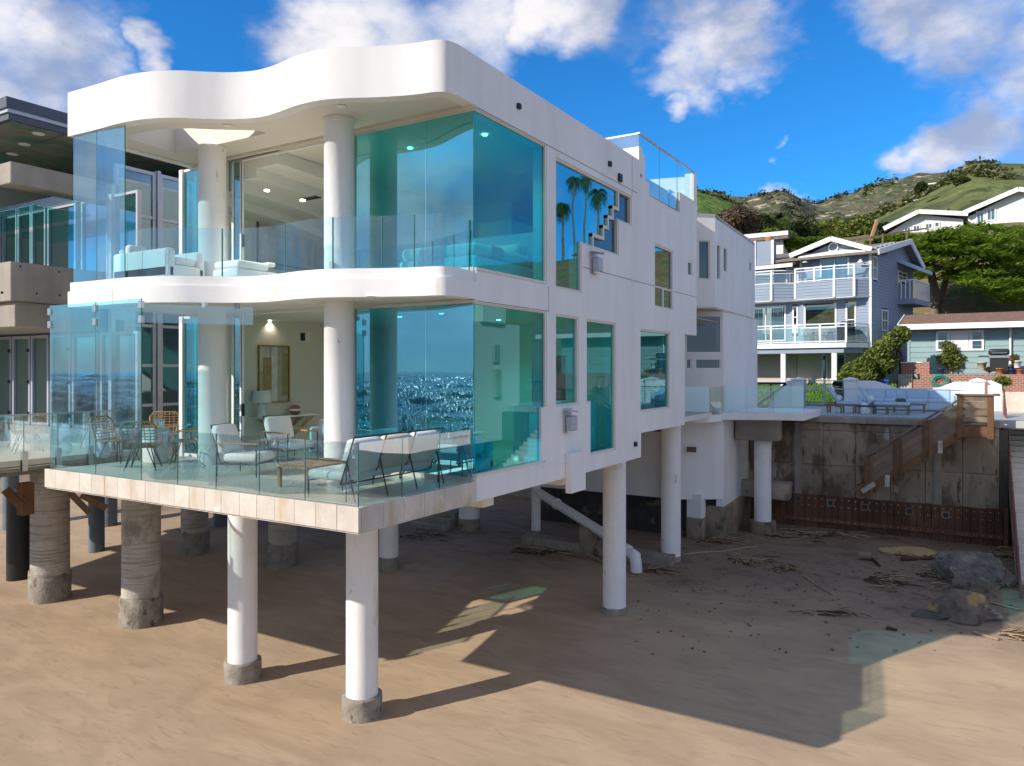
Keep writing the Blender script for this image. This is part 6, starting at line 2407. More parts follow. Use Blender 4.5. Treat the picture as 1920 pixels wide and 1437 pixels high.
def gable_house(name, lab, D, pk_, l_, r_, base_y, depth, wins_, parapet=None, roofm=m_roof):
    P = pD(*pk_, D)
    Lp, Rp = pD(*l_, D), pD(*r_, D)
    vd = (ray(960 + 600, HY).xy).normalized()
    dd = Vector((P.x - CAM.x, P.y - CAM.y)).normalized()
    rt = Vector((dd.y, -dd.x))
    t = thing(name, lab, 'house', (P.x, P.y, pD(pk_[0], base_y, D).z))
    def q3(px, py, o=0.0):
        v = pD(px, py, D)
        s = (v.xy - P.xy).dot(rt)
        w_ = P.xy + rt * s + dd * o
        return Vector((w_.x, w_.y, v.z))
    zb4 = pD(pk_[0], base_y, D).z - 1.5
    A_, B_, C_ = q3(l_[0] + 8, l_[1] + 8), q3(*pk_), q3(r_[0] - 8, r_[1] + 8)
    s_ = lambda v: (v.xy - P.xy).dot(rt)
    poly = [(s_(A_), zb4), (s_(C_), zb4), (s_(C_), C_.z), (0, B_.z - .15), (s_(A_), A_.z)]
    MB().extrude(poly, [], lambda p, u: (P.x + rt.x * p[0] + dd.x * depth * u, P.y + rt.y * p[0] + dd.y * depth * u, p[1])).build('wall', m_wh, t)
    for (e_, sg) in ((q3(*l_), -1), (q3(*r_), 1)):
        f0, f1 = q3(pk_[0], pk_[1] - 1, -.7), Vector((e_.x, e_.y, e_.z)) - Vector((dd.x, dd.y, 0)) * .7
        g0, g1 = f0 + Vector((dd.x, dd.y, 0)) * (depth + 1.4), f1 + Vector((dd.x, dd.y, 0)) * (depth + 1.4)
        dn = Vector((0, 0, -.2))
        MB().add([f0, f1, g1, g0, f0 + dn, f1 + dn, g1 + dn, g0 + dn], [(0, 1, 2, 3), (7, 6, 5, 4), (0, 4, 5, 1), (1, 5, 6, 2), (2, 6, 7, 3), (3, 7, 4, 0)]).build('roof', roofm, t)
        MB().bar(f0 + dn * .4 - Vector((dd.x, dd.y, 0)) * .05, f1 + dn * .4 - Vector((dd.x, dd.y, 0)) * .05, .1, .42).build('barge_board', M['white'], t)
    a = P.xy - dd * .08
    for (x0, y0, x1, y1) in wins_:
        p, q = q3(x0, y0), q3(x1, y1)
        s0_, s1_ = s_(p), s_(q)
        window(t, tuple(a), tuple(a + rt), rect(s0_, s1_, q.z, p.z), M['win'], M['white'], w=.12, depth=.09, back=0, mull_s=((s0_ + s1_) / 2,) if (x1 - x0) > 12 else ())
    return t


gable_house('white_cottage', 'low white gabled house on the slope behind the cypress', 74, (1722, 399), (1656, 425), (1812, 410), 445, 9,
            [(1694, 424, 1709, 438), (1711, 422, 1726, 436), (1734, 420, 1749, 432), (1751, 419, 1762, 430)])
gable_house('white_hill_house', 'tall white boarded house at the upper right edge of the slope', 72, (1910, 357), (1804, 390), (2010, 385), 440, 11,
            [(1828, 389, 1845, 413), (1848, 386, 1867, 410)])
for k, (px, py, w, D, lab) in enumerate(((1722, 378, 20, 330, 'tiny white villa on the grassy hill, left of the pair'), (1768, 367, 15, 345, 'tiny white villa on the grassy hill, right of the pair'), (1754, 347, 26, 380, 'long low house just under the grassy ridge'))):
    p = pD(px, py + 4, D)
    s = D / FPX
    t = thing('distant_villa', lab, 'house', tuple(p))
    ww = w * s
    MB().box(p.x - ww, p.x + ww, p.y, p.y + ww, p.z - 6, p.z + 5 * s).build('wall', m_wh if k < 2 else m_slate, t)
    MB().box(p.x - ww * .5, p.x + ww * .4, p.y + 1, p.y + ww, p.z + 5 * s, p.z + 9 * s).build('upper_storey', m_wh, t)
    MB().box(p.x - ww * 1.1, p.x + ww * 1.1, p.y - 1, p.y + ww, p.z + 4.6 * s, p.z + 5.6 * s).build('roof', m_wh if k < 1 else m_roof, t)
    for j in range(4):
        x = p.x - ww * .8 + ww * .42 * j
        MB().box(x, x + ww * .26, p.y - .12, p.y + .05, p.z + 1.2 * s, p.z + 3.6 * s).build('window', M['nwin'], t)
p = pD(1442, 452, 62)
t = thing('grey_roof_house', 'flat grey roofed house just behind the white house', 'house', tuple(p))
a, b = pD(1390, 452, 62), pD(1478, 452, 62)
MB().box(a.x, b.x, a.y, a.y + 6, 8, a.z - .2).build('wall', m_wh, t)
MB().box(a.x - .5, b.x + .5, a.y - .6, a.y + 6, a.z - .2, a.z + .35).build('roof', m_roof, t)
MB().box(a.x - .5, b.x + .5, a.y - .66, a.y - .602, a.z + .05, a.z + .38).build('fascia', M['white'], t)
# house out of view on the right whose sunlit wall shows in the window reflections
t = thing('white_side_house', 'white house wall with meter boxes mirrored in the corner glass', 'house', (13, 20, 4))
MB().box(11.6, 18, 15.5, 24.0, 3.6, 9.0).build('wall', M['stucco'], t)
MB().box(11.4, 18, 20.5, 22.4, 9.0, 10.4).build('upper_wall', M['stucco'], t)
MB().rbox(11.42, 11.6, 21.6, 22.1, 5.6, 6.9, .02, 1).build('meter_box', M['pile'], t)
MB().rbox(11.45, 11.6, 21.5, 22.0, 7.2, 8.0, .02, 1).build('lamp_box', M['alu'], t)
MB().rbox(11.50, 11.6, 19.6, 20.0, 6.4, 6.9, .02, 1).build('vent_box', M['dark'], t)
MB().box(11.56, 11.6, 18.4, 20.4, 4.0, 8.2).build('door', M['white'], t)
# hillside fence and leaning pole
t = thing('hillside_fence', 'rough rail fence across the slope above the blue house', 'fence', tuple(pD(1640, 455, 60)))
fp = [(1590, 452), (1608, 449), (1632, 446), (1655, 441), (1700, 434), (1740, 428)]
P3 = [pD(x, y, 60) for x, y in fp]
for a, b in zip(P3, P3[1:]):
    MB().bar(a, b, .07, .12).build('rail', M['timber_grey'], t)
for a in P3:
    MB().box(a.x - .06, a.x + .06, a.y - .06, a.y + .06, a.z - 1.6, a.z + .1).build('post', M['timber_grey'], t)
t = thing('leaning_pole', 'pale leaning timber pole on the slope left of the white gable', 'pole', tuple(pD(1633, 452, 61)))
MB().bar(pD(1632, 452, 61), pD(1645, 412, 61), .22, .22).build('shaft', M['oak'], t)
# ------------------------------------------------------------------ vegetation
def leaf_quads(P, size, up=0.5, aspect=2.0, lift=0.0, dirs=None):
    """leaf-sized quads at points P; up = how far their faces turn to the sky"""
    n = len(P)
    nrm = nrs.normal(size=(n, 3))
    nrm /= np.linalg.norm(nrm, axis=1)[:, None]
    nrm[:, 2] = np.abs(nrm[:, 2])
    nrm = nrm * (1 - up) + np.array([0, 0, 1.0]) * up
    nrm /= np.linalg.norm(nrm, axis=1)[:, None]
    t = nrs.normal(size=(n, 3)) if dirs is None else dirs + nrs.normal(size=(n, 3)) * .35
    t -= nrm * (t * nrm).sum(1)[:, None]
    t /= np.linalg.norm(t, axis=1)[:, None] + 1e-9
    b = np.cross(nrm, t)
    s = size * (0.6 + 0.8 * nrs.random(n))[:, None]
    t = t * s * aspect ** .5 * .5
    b = b * s / aspect ** .5 * .5
    t[:, 2] += lift * s[:, 0] * .5
    Q = np.stack([P - t - b * .5, P - b * .0 + b * .9 - t * .1, P + t * 1.0, P - b * .9 - t * .1], axis=1)
    return Q


def blob_points(c, r, n, hollow=.55):
    d = nrs.normal(size=(n, 3))
    d /= np.linalg.norm(d, axis=1)[:, None]
    rr = (hollow + (1 - hollow) * nrs.random(n) ** .7)[:, None]
    return np.asarray(c) + d * rr * np.asarray(r)


lf_cyp = leaf_mat('cypress_sprays', (.10, .19, .02), (.30, .42, .05), .6, .5)
lf_olive = leaf_mat('olive_bush', (.10, .14, .03), (.28, .31, .075), .5, .33)
lf_dark = leaf_mat('dark_scrub', (.04, .065, .022), (.11, .14, .05), .5, .3)
lf_brown = leaf_mat('bare_twigs', (.10, .075, .05), (.27, .20, .14), .6)
lf_hedge = leaf_mat('hedge_leaves', (.07, .115, .018), (.25, .29, .07), 1.2)
lf_reed = leaf_mat('reed_leaves', (.05, .095, .03), (.14, .19, .06), .8)
lf_straw = leaf_mat('dry_cane', (.20, .17, .07), (.42, .36, .17), .8)
lf_palm = leaf_mat('palm_fronds', (.03, .055, .015), (.11, .15, .04), .6)
m_bark = srf('grey_bark', (.20, .155, .115), .9, .3, 3, .1, .8, 10)
m_barkd = srf('brown_bark', (.10, .07, .05), .9, .3, 3, .1, .8, 10)


def limb(mb, a, b, r0, r1, wig=.15, n=7):
    a, b = Vector(a), Vector(b)
    pts, rs = [], []
    L_ = (b - a).length
    off = rnd.random() * 50
    for k in range(n + 1):
        t = k / n
        p = a.lerp(b, t) + noise.noise_vector((off, t * 2.2, 1)) * L_ * wig * math.sin(math.pi * t * .9)
        pts.append(p)
        rs.append(r0 + (r1 - r0) * t)
    mb.tube(pts, rs, 8)
    return pts


def tree(name, label, cat, base, blobs, n, size, mat, bark=None, r=.2, up=.4, aspect=2, group=None, lift=0.0, hollow=.5, trunk=True):
    t = thing(name, label, cat, tuple(base), group)
    base = Vector(base)
    vol = [b[1][0] * b[1][1] * b[1][2] for b in blobs]
    tot = sum(v ** .67 for v in vol)
    Ps = [blob_points(b[0], b[1], max(20, int(n * v ** .67 / tot)), hollow) for b, v in zip(blobs, vol)]
    P = np.concatenate(Ps)
    quads_obj('crown', leaf_quads(P, size, up, aspect, lift), mat, t, tuple(base))
    if trunk:
        mb = MB()
        top = Vector(blobs[0][0])
        mid = base.lerp(top, .5)
        limb(mb, base - Vector((0, 0, .4)), mid, r, r * .7)
        for b in blobs:
            limb(mb, mid, Vector(b[0]), r * .5, r * .12, .2)
        mb.build('trunk', bark or m_barkd, t)
    return t


# the big spreading cypress: tiers of flat sprays fanned out from its trunk
def cypress():
    D = 55
    base = pD(1757, 560, D)
    base.z = land_z(base.x, base.y)
    t = thing('cypress_tree', 'large spreading cypress with flat layered green sprays behind the cottage', 'tree', tuple(base))
    tiers = []
    for k in range(330):
        px = rnd.uniform(1690, 1945)
        f = (px - 1690) / 255
        top = np.interp(px, [1690, 1715, 1760, 1800, 1850, 1900, 1950], [474, 452, 436, 424, 418, 424, 432])
        bot = np.interp(px, [1690, 1725, 1770, 1800, 1850, 1900, 1950], [505, 520, 520, 525, 545, 565, 570])
        py = top + (bot - top) * rnd.random() ** 1.15
        depth = D + rnd.uniform(-3.2, 3.2) + (py - top) / 60 * -1.0
        if 1722 < px < 1792 and py > 492 and rnd.random() < .8:
            continue
        tiers.append((pD(px, py, depth), rnd.uniform(.45, 1.05)))
    Q = []
    for c_, w in tiers:
        m = int(85 * w)
        a = nrs.random(m) * 2 * np.pi
        rr = np.sqrt(nrs.random(m)) * w
        P = np.stack([c_.x + rr * np.cos(a) * 1.25, c_.y + rr * np.sin(a), c_.z + .10 * nrs.normal(size=m) - .14 * rr * rr], axis=1)
        dirs = np.stack([np.cos(a), np.sin(a), .25 * np.ones(m)], axis=1)
        Q.append(leaf_quads(P, .30, .62, 3.0, .25, dirs))
    quads_obj('crown', np.concatenate(Q), lf_cyp, t, tuple(base))
    mb = MB()
    fork = pD(1745, 505, D)
    limb(mb, base - Vector((0, 0, .6)), fork, .36, .26, .08)
    for q in ((1725, 480), (1760, 470), (1715, 462), (1775, 450)):
        limb(mb, fork, pD(*q, D), .18, .05, .15)
    fork2 = pD(1775, 515, D + .4)
    limb(mb, base - Vector((0, 0, .6)), fork2, .30, .2, .08)
    for q in ((1800, 470), (1830, 450), (1850, 500), (1880, 470), (1905, 480), (1860, 530)):
        limb(mb, fork2, pD(*q, D), .17, .04, .12)
    mb.build('trunk', m_bark, t)


cypress()


def onland(px, py, D):
    p = pD(px, py, D)
    return Vector((p.x, p.y, land_z(p.x, p.y)))


def bush_row(name, label, cat, blobs_px, D, n, size, mat, up=.3, aspect=1.8, group=None, bark=None):
    """one crown built of picture-measured clumps (px, py, radius px) at distance D"""
    s = D / FPX
    bl = []
    for (px, py, rx, ry) in blobs_px:
        c_ = pD(px, py, D + rnd.uniform(-1.0, 1.0))
        bl.append((tuple(c_), (rx * s, rx * s * .9, ry * s)))
    b0 = onland(blobs_px[0][0], HY, D)
    z = min(b[0][2] - b[1][2] for b in bl)
    b0.z = min(z, b0.z) if b0.z > z else z
    return tree(name, label, cat, b0, bl, n, size, mat, bark, .16, up, aspect, group)


bush_row('olive_tree', 'round olive green tree clump behind the blue house gable', 'tree', [(1560, 428, 26, 16), (1535, 432, 20, 14), (1545, 440, 30, 12), (1578, 434, 20, 14)], 84, 7000, .42, lf_olive)
bush_row('olive_tree', 'wide olive green tree crown left of the leaning pole', 'tree', [(1612, 424, 24, 18), (1590, 430, 22, 16), (1632, 432, 20, 14), (1605, 440, 34, 12)], 82, 8000, .42, lf_olive)
bush_row('dark_tree', 'dark grey green round tree beside the palm', 'tree', [(1500, 430, 26, 16), (1515, 436, 18, 14), (1482, 438, 16, 12)], 80, 6000, .40, lf_dark)
bush_row('bare_shrub', 'tall brown twiggy shrub above the far end of the white house', 'shrub', [(1385, 405, 22, 17), (1365, 412, 18, 16), (1405, 412, 20, 15), (1398, 428, 22, 14), (1350, 425, 14, 14)], 70, 7000, .36, lf_brown, .2, 3.5)
bush_row('scrub_tree', 'dark green scrub right of the brown twiggy shrub', 'shrub', [(1425, 415, 18, 14), (1415, 435, 24, 14), (1440, 432, 18, 12)], 76, 6000, .36, lf_dark)
bush_row('light_scrub', 'light green scrub patch below the palm', 'shrub', [(1445, 440, 20, 10), (1425, 447, 18, 8), (1470, 444, 20, 10)], 68, 4500, .32, lf_hedge)
bush_row('cypress_hedge', 'low spreading conifer behind the chimney of the blue house', 'shrub', [(1480, 455, 26, 10), (1520, 455, 30, 9), (1455, 462, 20, 10), (1550, 452, 24, 8)], 62, 6000, .3, lf_cyp, .55, 3)
bush_row('cypress_hedge', 'low conifer along the rail fence left of the big cypress', 'shrub', [(1690, 448, 26, 10), (1665, 452, 22, 10), (1708, 462, 16, 14), (1640, 456, 18, 8)], 62, 6000, .3, lf_cyp, .55, 3)
bush_row('roadside_tree', 'green tree crown left of the white cottage gable', 'tree', [(1655, 432, 18, 14), (1645, 440, 16, 10)], 78, 3500, .38, lf_dark)
bush_row('slope_tree', 'small dark tree on the skyline of the grassy hill', 'tree', [(1728, 350, 9, 8), (1722, 355, 6, 6)], 300, 1500, 1.1, lf_dark)
bush_row('slope_tree', 'spreading dark tree on the bright grassy hill', 'tree', [(1806, 340, 12, 6), (1798, 343, 8, 5)], 300, 1800, 1.1, lf_dark)
# sloping hedge between the blue house and the cottage
bush_row('sloping_hedge', 'sunlit yellow green hedge climbing between blue house and cottage', 'hedge',
         [(1690, 628, 16, 16), (1672, 640, 17, 17), (1655, 655, 18, 18), (1640, 672, 20, 20), (1622, 688, 20, 20), (1600, 697, 22, 18), (1660, 680, 20, 22), (1640, 698, 22, 16), (1585, 708, 14, 10), (1612, 708, 20, 10)], 37.5, 16000, .16, lf_hedge)
bush_row('gate_bush', 'small pale flowering bush beside the garden gate', 'shrub', [(1572, 722, 10, 10), (1576, 738, 11, 12)], 35, 1800, .12, lf_hedge)


def grass_clump(name, label, px0, px1, base_y, h, D, n, mat, cat, lean=.35, wdt=.05):
    a, b = pD(px0, base_y, D), pD(px1, base_y, D)
    t = thing(name, label, cat, (a.x + (b.x - a.x) / 2, a.y, a.z))
    Q = []
    for k in range(n):
        f = rnd.random()
        p = a.lerp(b, f) + Vector((0, rnd.uniform(-1.2, 1.2), 0))
        p.z = land_z(p.x, p.y) - .1 if D > 40 else p.z
        hh = h * rnd.uniform(.5, 1.1)
        d = Vector((rnd.gauss(0, 1), rnd.gauss(0, .7), 0)) * lean * hh
        m_ = p + d * .35 + Vector((0, 0, hh * .6))
        e = p + d + Vector((0, 0, hh * rnd.uniform(.75, 1.0)))
        s_ = Vector((wdt, 0, 0))
        Q.append([p - s_, p + s_, m_ + s_ * .8, m_ - s_ * .8])
        Q.append([m_ - s_ * .8, m_ + s_ * .8, e + s_ * .15, e - s_ * .15])
    quads_obj('blades', [[tuple(v) for v in q] for q in Q], mat, t, tuple(t.location))
    return t


grass_clump('reed_clump', 'tall green reeds behind the left end of the cottage roof', 1738, 1795, 586, 3.0, 50, 900, lf_reed, 'reeds', .25)
grass_clump('dry_cane', 'straw coloured cane thicket behind the cottage roof, right of the reeds', 1795, 1872, 586, 2.6, 50, 1300, lf_straw, 'cane', .5)
grass_clump('slope_grass', 'green grass tufts at the foot of the slope right of the cane', 1850, 1940, 586, 1.6, 51, 700, lf_reed, 'grass', .5)
for k, (px, py, rr, lab) in enumerate(((1783, 672, 24, 'leafy rose bush under the cottage window'), (1812, 682, 15, 'smaller bush right of the rose bush under the cottage window'))):
    s = 36 / FPX
    bl = [(tuple(pD(px + dx * rr, py + dy * rr, 37.5)), (rr * s * .62, rr * s * .5, rr * s * .5)) for dx, dy in ((0, -.4), (-.5, .1), (.5, 0), (.2, .5), (-.2, -.9))]
    b0 = pD(px, py + rr * 1.1, 37.5)
    tree('rose_bush', lab, 'shrub', b0, bl, 900 if k == 0 else 500, .13, lf_dark if k else lf_olive, m_barkd, .03, .3, 1.6, 'bushes under the cottage window')
for k, (px, py, m, lab) in enumerate(((1855, 693, (.55, .20, .03), 'orange flowers in the planter left of the grill'), (1879, 690, (.50, .16, .05), 'orange red flowers in the pot before the grill'), (1899, 690, (.60, .22, .10), 'coral flowers in the blue pot right of the grill'), (1897, 672, (.42, .20, .04), 'orange leaved plant behind the grill shelf'))):
    c_ = pD(px, py, 36.3)
    mt = leaf_mat('petals_%d' % k, (m[0] * .5, m[1] * .8, m[2] * .5), m, 3)
    tree('flowering_plant', lab, 'plant', c_ - Vector((0, 0, .2)), [(tuple(c_), (.22, .2, .15)), (tuple(c_ + Vector((.1, 0, .1))), (.15, .15, .1))], 260, .08, mt, None, .02, .3, 1.4, 'flowering plants along the brick wall')
c_ = bY(1878, 716, 31.6)
tree('yucca', 'spiky yellow green plant behind the white wall at right', 'plant', c_ - Vector((0, 0, .3)), [(tuple(c_), (.34, .3, .2))], 260, .16, lf_hedge, None, .03, .2, 5, None)


def lawn():
    a0, a1 = 31.2, 40.0
    P = []
    xs = nrs.uniform(-8, 9, 26000)
    ys = nrs.uniform(a0, a1, 26000)
    zz = np.array([land_z(x, y) for x, y in zip(xs, ys)])
    P = np.stack([xs, ys, zz + .03], axis=1)
    d = np.zeros((len(P), 3))
    d[:, 2] = 1
    Q = leaf_quads(P, .13, .1, 4, 0, d + nrs.normal(size=d.shape) * .3)
    o = quads_obj('lawn_grass', Q, leaf_mat('lawn_blades', (.09, .20, .015), (.17, .32, .03), .8))
    tag(o, 'bright green lawn grass seen through the garden gate', 'grass', kind='stuff')


lawn()
m_lawn = srf('lawn_turf', (.085, .17, .02), .95, .15, 2, .1, .4, 30)
mb = MB()
xs_ = np.arange(-9, 10.1, 1)
ys_ = np.concatenate([np.arange(31.05, 40.1, .5)])
vs_ = [(x, y, land_z(x, y) + .012) for y in ys_ for x in xs_]
nx_ = len(xs_)
mb.add(vs_, [(j * nx_ + i, j * nx_ + i + 1, (j + 1) * nx_ + i + 1, (j + 1) * nx_ + i) for j in range(len(ys_) - 1) for i in range(nx_ - 1)], 0, True)
tag(mb.build('lawn', m_lawn), 'sloping green lawn behind the patio', 'lawn', kind='structure')
for (y0, y1, z) in ((40.0, 40.25, 6.35), (33.6, 33.8, 5.55)):
    pass
dw = thing('drive_wall', 'low cream kerb wall between the lawn and the blue house', 'wall', (2, 40.1, 6))
MB().box(-8, 3.0, 40.02, 40.3, 5.5, land_z(0, 40) + .32).build('kerb', srf('cream_kerb', (.55, .50, .43), .8, .05, 1), dw)


def palm(name, label, top, h, fr_n=46, L_=2.0, cat='palm tree', droop=.9, r=.22, mat=lf_palm, group=None):
    top = Vector(top)
    base = top - Vector((0, 0, h))
    t = thing(name, label, cat, tuple(base), group)
    mb = MB()
    limb(mb, base, top, r, r * .65, .03, 12)
    mb.build('trunk', m_bark, t)
    Q = []
    for k in range(fr_n):
        a = rnd.uniform(0, 2 * math.pi)
        el = rnd.uniform(-.9, 1.2)
        pts = []
        for j in range(6):
            f = j / 5
            e = el - droop * f * 1.2
            q = Vector((math.cos(a) * math.cos(el - .5 * droop * f), math.sin(a) * math.cos(el - .5 * droop * f), math.sin(el) - droop * f * f * .9)) * L_ * f
            pts.append(top + q)
        for j in range(5):
            d = pts[j + 1] - pts[j]
            s_ = d.cross(Vector((0, 0, 1)))
            if s_.length < 1e-3:
                continue
            s_.normalize()
            for m_ in range(4):
                p = pts[j].lerp(pts[j + 1], m_ / 4)
                for sg in (-1, 1):
                    tip = p + s_ * sg * L_ * .24 * (1.1 - abs(j / 5 - .5)) + d * .8 + Vector((0, 0, -.10 * L_))
                    w_ = d.normalized() * .05
                    Q.append([p - w_, p + w_, tip + w_ * .4, tip - w_ * .4])
    quads_obj('fronds', [[tuple(v) for v in q] for q in Q], mat, t, tuple(base))
    return t


c_ = pD(1457, 412, 78)
palm('fan_palm', 'fan palm standing among the scrub beyond the blue house chimney', c_, 5.0, 60, 1.9, r=.35)
# palms beyond the right edge of the picture: they show mirrored in the stair window
for k, (px, py, D, lab) in enumerate(((1056, 388, 128, 'short palm mirrored lowest in the stepped window'), (1078, 338, 142, 'slender palm mirrored in the stepped window, left of the pair'), (1099, 336, 150, 'thin palm mirrored in the middle of the stepped window'), (1122, 362, 118, 'stout palm mirrored rightmost in the stepped window'))):
    d = ray(px, py)
    tt = (0 - CAM.x) / d.x
    hit = CAM + d * tt
    p = hit + Vector((-d.x, d.y, d.z)) * (D - tt)
    palm('tall_palm', lab, p, p.z - land_z(p.x, p.y) + .5, 46, 1.7, r=.26, group='palms mirrored in the stair window')

# ------------------------------------------------------------------ beach: boulders and driftwood
def boulder(px, py, r, lab, mat, sq=(1, 1, .6), seed=0):
    g = pG(px, py)
    bm = bmesh.new()
    bmesh.ops.create_icosphere(bm, subdivisions=4, radius=1)
    rn = random.Random(seed)
    planes = [(Vector((rn.gauss(0, 1), rn.gauss(0, 1), rn.gauss(.3, .5))).normalized(), rn.uniform(.5, .8)) for _ in range(13)]
    for v in bm.verts:
        p = v.co.copy()
        for n_, d_ in planes:
            k = p.dot(n_) - d_
            if k > 0:
                p -= n_ * k * .97
        p += p.normalized() * (.07 * noise.noise(v.co * 2.6 + Vector((seed, 0, 0))) + .035 * noise.noise(v.co * 7))
        v.co = Vector((p.x * r * sq[0], p.y * r * sq[1], p.z * r * sq[2]))
    mb = MB()
    bm.verts.index_update()
    mb.add([tuple(v.co + g + Vector((0, 0, r * sq[2] * .40))) for v in bm.verts], [tuple(v.index for v in f.verts) for f in bm.faces], 0, False)
    bm.free()
    o = mb.build('boulder', mat)
    return tag(o, lab, 'boulder', 'boulders on the sand')


m_r1 = srf('blue_grey_rock', (.155, .14, .13), .85, .35, 2.5, .2, 1.0, 5, bdist=.10, stains=[(1.4, .50, .64, (.25, .205, .17), (1, 1, 1.6)), (4, .56, .66, (.075, .066, .06), (1, 1, 1)), (11, .62, .68, (.36, .31, .26), (1, 1, 1))])
m_r2 = srf('ochre_rock', (.15, .12, .10), .85, .35, 2.5, .2, 1.0, 5, bdist=.10, stains=[(4, .56, .66, (.07, .06, .05), (1, 1, 1)), (1.1, .50, .56, (.34, .22, .10), (1, 1, 1)), (5, .60, .7, (.28, .24, .2), (1, 1, 1))])
m_r3 = srf('dark_rock', (.10, .10, .09), .8, .25, 2, .2, .8, 9)
m_r4 = srf('buff_rock', (.36, .26, .13), .85, .2, 2, .2, .7, 9, stains=[(2.5, .58, .68, (.2, .15, .1), (1, 1, 1))])
boulder(1828, 1092, .86, 'large blue grey wedge boulder, topmost of the heap', m_r1, (1.25, .8, .80), 3)
boulder(1872, 1094, .62, 'purple grey boulder tucked behind the blue grey wedge at its right', m_r1, (1.1, .7, .6), 8)
boulder(1822, 1116, .62, 'ochre patched boulder in the middle of the heap', m_r2, (1.15, .7, .7), 5)
boulder(1802, 1156, .76, 'rough grey boulder at the seaward end of the heap', m_r2, (1.15, .75, .66), 11)
boulder(1840, 1160, .58, 'dark ridged boulder at the lower right of the heap', m_r1, (1.1, .6, .6), 15)
boulder(1775, 1066, .42, 'dark greenish round boulder left of the heap', m_r3, (1.1, .8, .85), 21)
boulder(1708, 1040, .62, 'flat buff yellow rock half sunk near the plank bulkhead', m_r4, (1.5, .7, .32), 27)
boulder(1745, 1158, .35, 'small dark rock at the seaward foot of the heap', m_r3, (1.3, .6, .4), 31)
t = thing('log_stump', 'short pale sawn log standing on the damp sand', 'log', tuple(pG(1618, 1050)))
g = pG(1618, 1050)
MB().tube([g + Vector((-.12, 0, .12)), g + Vector((.22, .05, .14))], [.13, .12], 14).build('log', M['timber_grey'], t)
m_stick = srf('bleached_driftwood', (.34, .25, .16), .85, .2, 5, .1)
m_stickd = srf('dark_driftwood', (.08, .05, .035), .85, .2, 5, .1)


def stick(p0, p1, r, lab, m=m_stick, dz=.03):
    a, b = pG(*p0), pG(*p1)
    t = thing('driftwood_stick', lab, 'driftwood', tuple(a), 'loose driftwood poles on the sand')
    mb = MB()
    a.z += dz
    b.z += dz
    limb(mb, a, b, r, r * .6, .03, 6)
    mb.build('shaft', m, t)


stick((1280, 1042), (1420, 1027), .035, 'long straight tan pole lying right of the far white stilts')
stick((1510, 1084), (1562, 1118), .03, 'pale stick catching light in the middle of the damp sand')
stick((965, 1025), (1075, 1042), .04, 'long weathered pole lying under the house near the pipe')
stick((1100, 1040), (1130, 1056), .06, 'short pale branch beside the pipe support')
stick((1690, 1052), (1760, 1050), .06, 'dark pole running to the dark greenish boulder', m_stickd, .05)
stick((1790, 1050), (1862, 1056), .04, 'pale pole behind the boulder heap')
stick((1825, 1187), (1872, 1202), .035, 'thin straw pole on the sand below the boulder heap')
stick((1858, 1132), (1912, 1146), .03, 'thin bleached pole right of the boulder heap')
stick((1630, 1045), (1650, 1064), .05, 'short dark stick beside the sawn log', m_stickd)
stick((1662, 1180), (1682, 1184), .05, 'small black stick alone above the teal patch of light', m_stickd)
stick((795, 1010), (825, 965), .04, 'grey pole leaning under the house by the old steps', M['timber_grey'])
heaps = [(1450, 998, 46, 8, 60), (1340, 1014, 40, 8, 60), (1470, 1068, 22, 8, 34), (1655, 1088, 30, 14, 70), (1745, 1078, 24, 16, 40), (1400, 1053, 30, 8, 40), (1690, 1040, 30, 8, 36), (1870, 1040, 36, 10, 40), (1000, 1035, 50, 9, 46),
         (790, 1005, 36, 9, 40), (1230, 1072, 26, 5, 26), (1560, 1005, 120, 10, 60), (1890, 1190, 26, 12, 30), (1560, 1150, 60, 5, 26)]
lit = MB()
litd = MB()
for (cx, cy, rx, ry, n) in heaps:
    for k in range(n):
        px, py = cx + rnd.gauss(0, .5) * rx, cy + rnd.gauss(0, .5) * ry
        g = pG(px, py, 0)
        a = rnd.gauss(0, .6)
        L_ = rnd.uniform(.12, .75) * (.6 + .4 * (rx > 25))
        d = Vector((math.cos(a), math.sin(a), rnd.uniform(-.05, .12))) * L_
        r_ = rnd.uniform(.008, .022)
        (lit if rnd.random() < .6 else litd).tube([g + Vector((0, 0, .02)), g + d * .5 + Vector((0, 0, rnd.uniform(.02, .07))), g + d + Vector((0, 0, .02))], [r_, r_, r_ * .5], 4, caps=False)
tag(lit.build('driftwood_litter', m_stick), 'tangled straw coloured reed and twig litter on the damp sand', 'litter', kind='stuff')
tag(litd.build('wrack_litter', m_stickd), 'dark scraps of wrack and twigs on the damp sand', 'litter', kind='stuff')
# pebbles
pb = MB()
for k in range(420):
    px, py = rnd.uniform(1180, 1900), rnd.uniform(985, 1110) if rnd.random() < .75 else rnd.uniform(1100, 1230)
    g = pG(px, py)
    r_ = rnd.uniform(.015, .05)
    pb.lathe(g.x, g.y, [(r_ * .7, g.z - .01), (r_, g.z + r_ * .3), (r_ * .6, g.z + r_ * .7)], 6)
tag(pb.build('pebbles', m_r1), 'scattered grey pebbles on the damp sand', 'pebbles', kind='stuff')
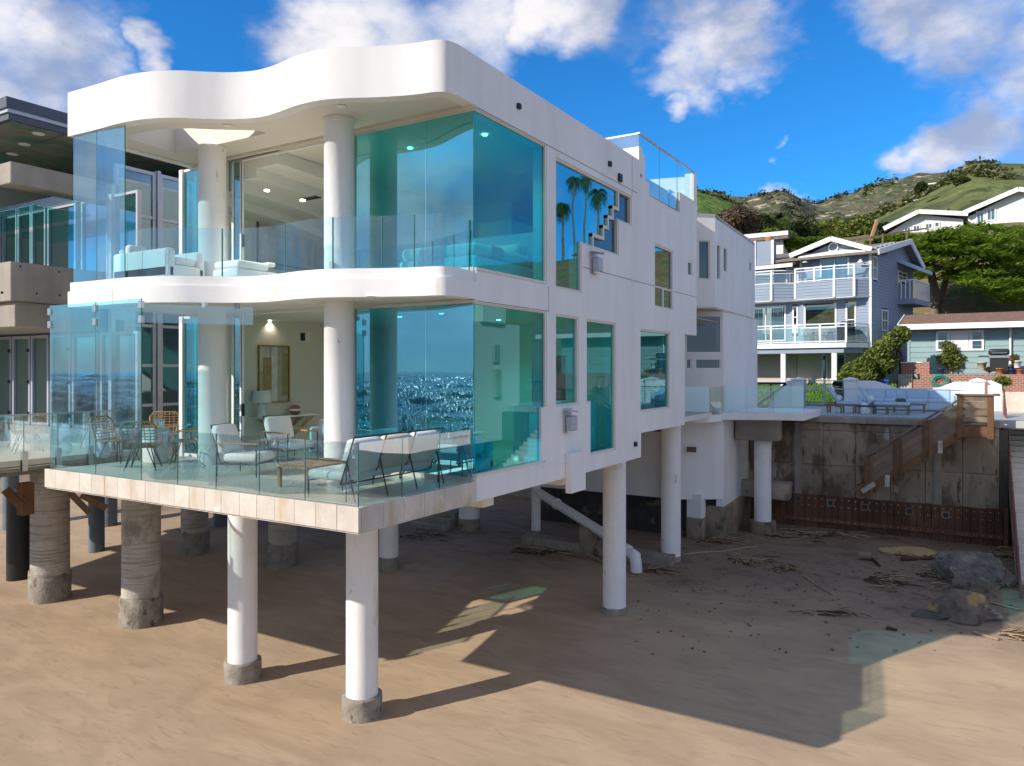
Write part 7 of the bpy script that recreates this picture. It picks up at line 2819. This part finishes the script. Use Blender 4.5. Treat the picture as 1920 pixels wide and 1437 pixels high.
# old steps and low footing beam under the house
t = thing('block_steps', 'old concrete block steps in the dark under the house', 'steps', tuple(pG(800, 995)))
g = pG(810, 995)
for k in range(5):
    MB().box(g.x - 1.0 + .22 * k, g.x + .6, g.y + .3 * k, g.y + .3 * k + .3, g.z - .2, g.z + .2 * (k + 1)).build('step', M['concrete'], t)
t = thing('grade_beam', 'low concrete footing beam half buried beneath the house', 'beam', tuple(pG(1200, 1040)))
a, b = pG(985, 1018), pG(1262, 1060)
MB().bar(a + Vector((0, 0, .05)), b + Vector((0, 0, .05)), .5, .5).build('beam', M['footing'], t)
p = pG(1108, 1038)
MB().rbox(p.x - .35, p.x + .35, p.y - .2, p.y + .4, p.z - .2, p.z + .85, .06, 2).build('pipe_support', M['stone_base'], t)


# scrub scattered over the far hills
def scrub(hname, name, lab, n, size, mat, per, thr=-.1, seed=0):
    V = HILLS[hname]
    pick = nrs.integers(0, len(V), n * 4)
    C = []
    for i in pick:
        p = V[i]
        d = math.hypot(p[0] - CAM.x, p[1] - CAM.y)
        if noise.noise((p[0] * .015 + seed, p[1] * .015, .3)) + .5 * noise.noise((p[0] * .05, p[1] * .05, 5.3)) > thr:
            C.append(p)
        if len(C) >= n:
            break
    C = np.array(C)
    w = size * (.5 + nrs.random(len(C)) * 1.0)
    P = np.repeat(C, per, axis=0) + nrs.normal(size=(len(C) * per, 3)) * np.repeat(w, per)[:, None] * np.array([.55, .55, .28]) + np.array([0, 0, size * .25])
    tag(quads_obj(name, leaf_quads(P, size * .62, .35, 1.5), mat), lab, 'scrub', kind='stuff')


lf_hill = leaf_mat('hill_scrub', (.045, .06, .025), (.13, .145, .055), .05, .2)
lf_hill2 = leaf_mat('hill_scrub_olive', (.07, .085, .03), (.19, .19, .075), .05, .2)
scrub('grassy_ridge', 'ridge_scrub', 'dark olive scrub dotted over the grassy ridge', 1500, 3.0, lf_hill2, 16, .12, 3)
scrub('rocky_hills', 'canyon_scrub', 'grey green chaparral over the rocky hills', 2000, 4.6, lf_hill, 14, .12, 9)
scrub('grassy_hill', 'hill_scrub', 'low scrub over the dark green hill beyond the white house', 700, 2.2, lf_hill2, 14, .0, 5)
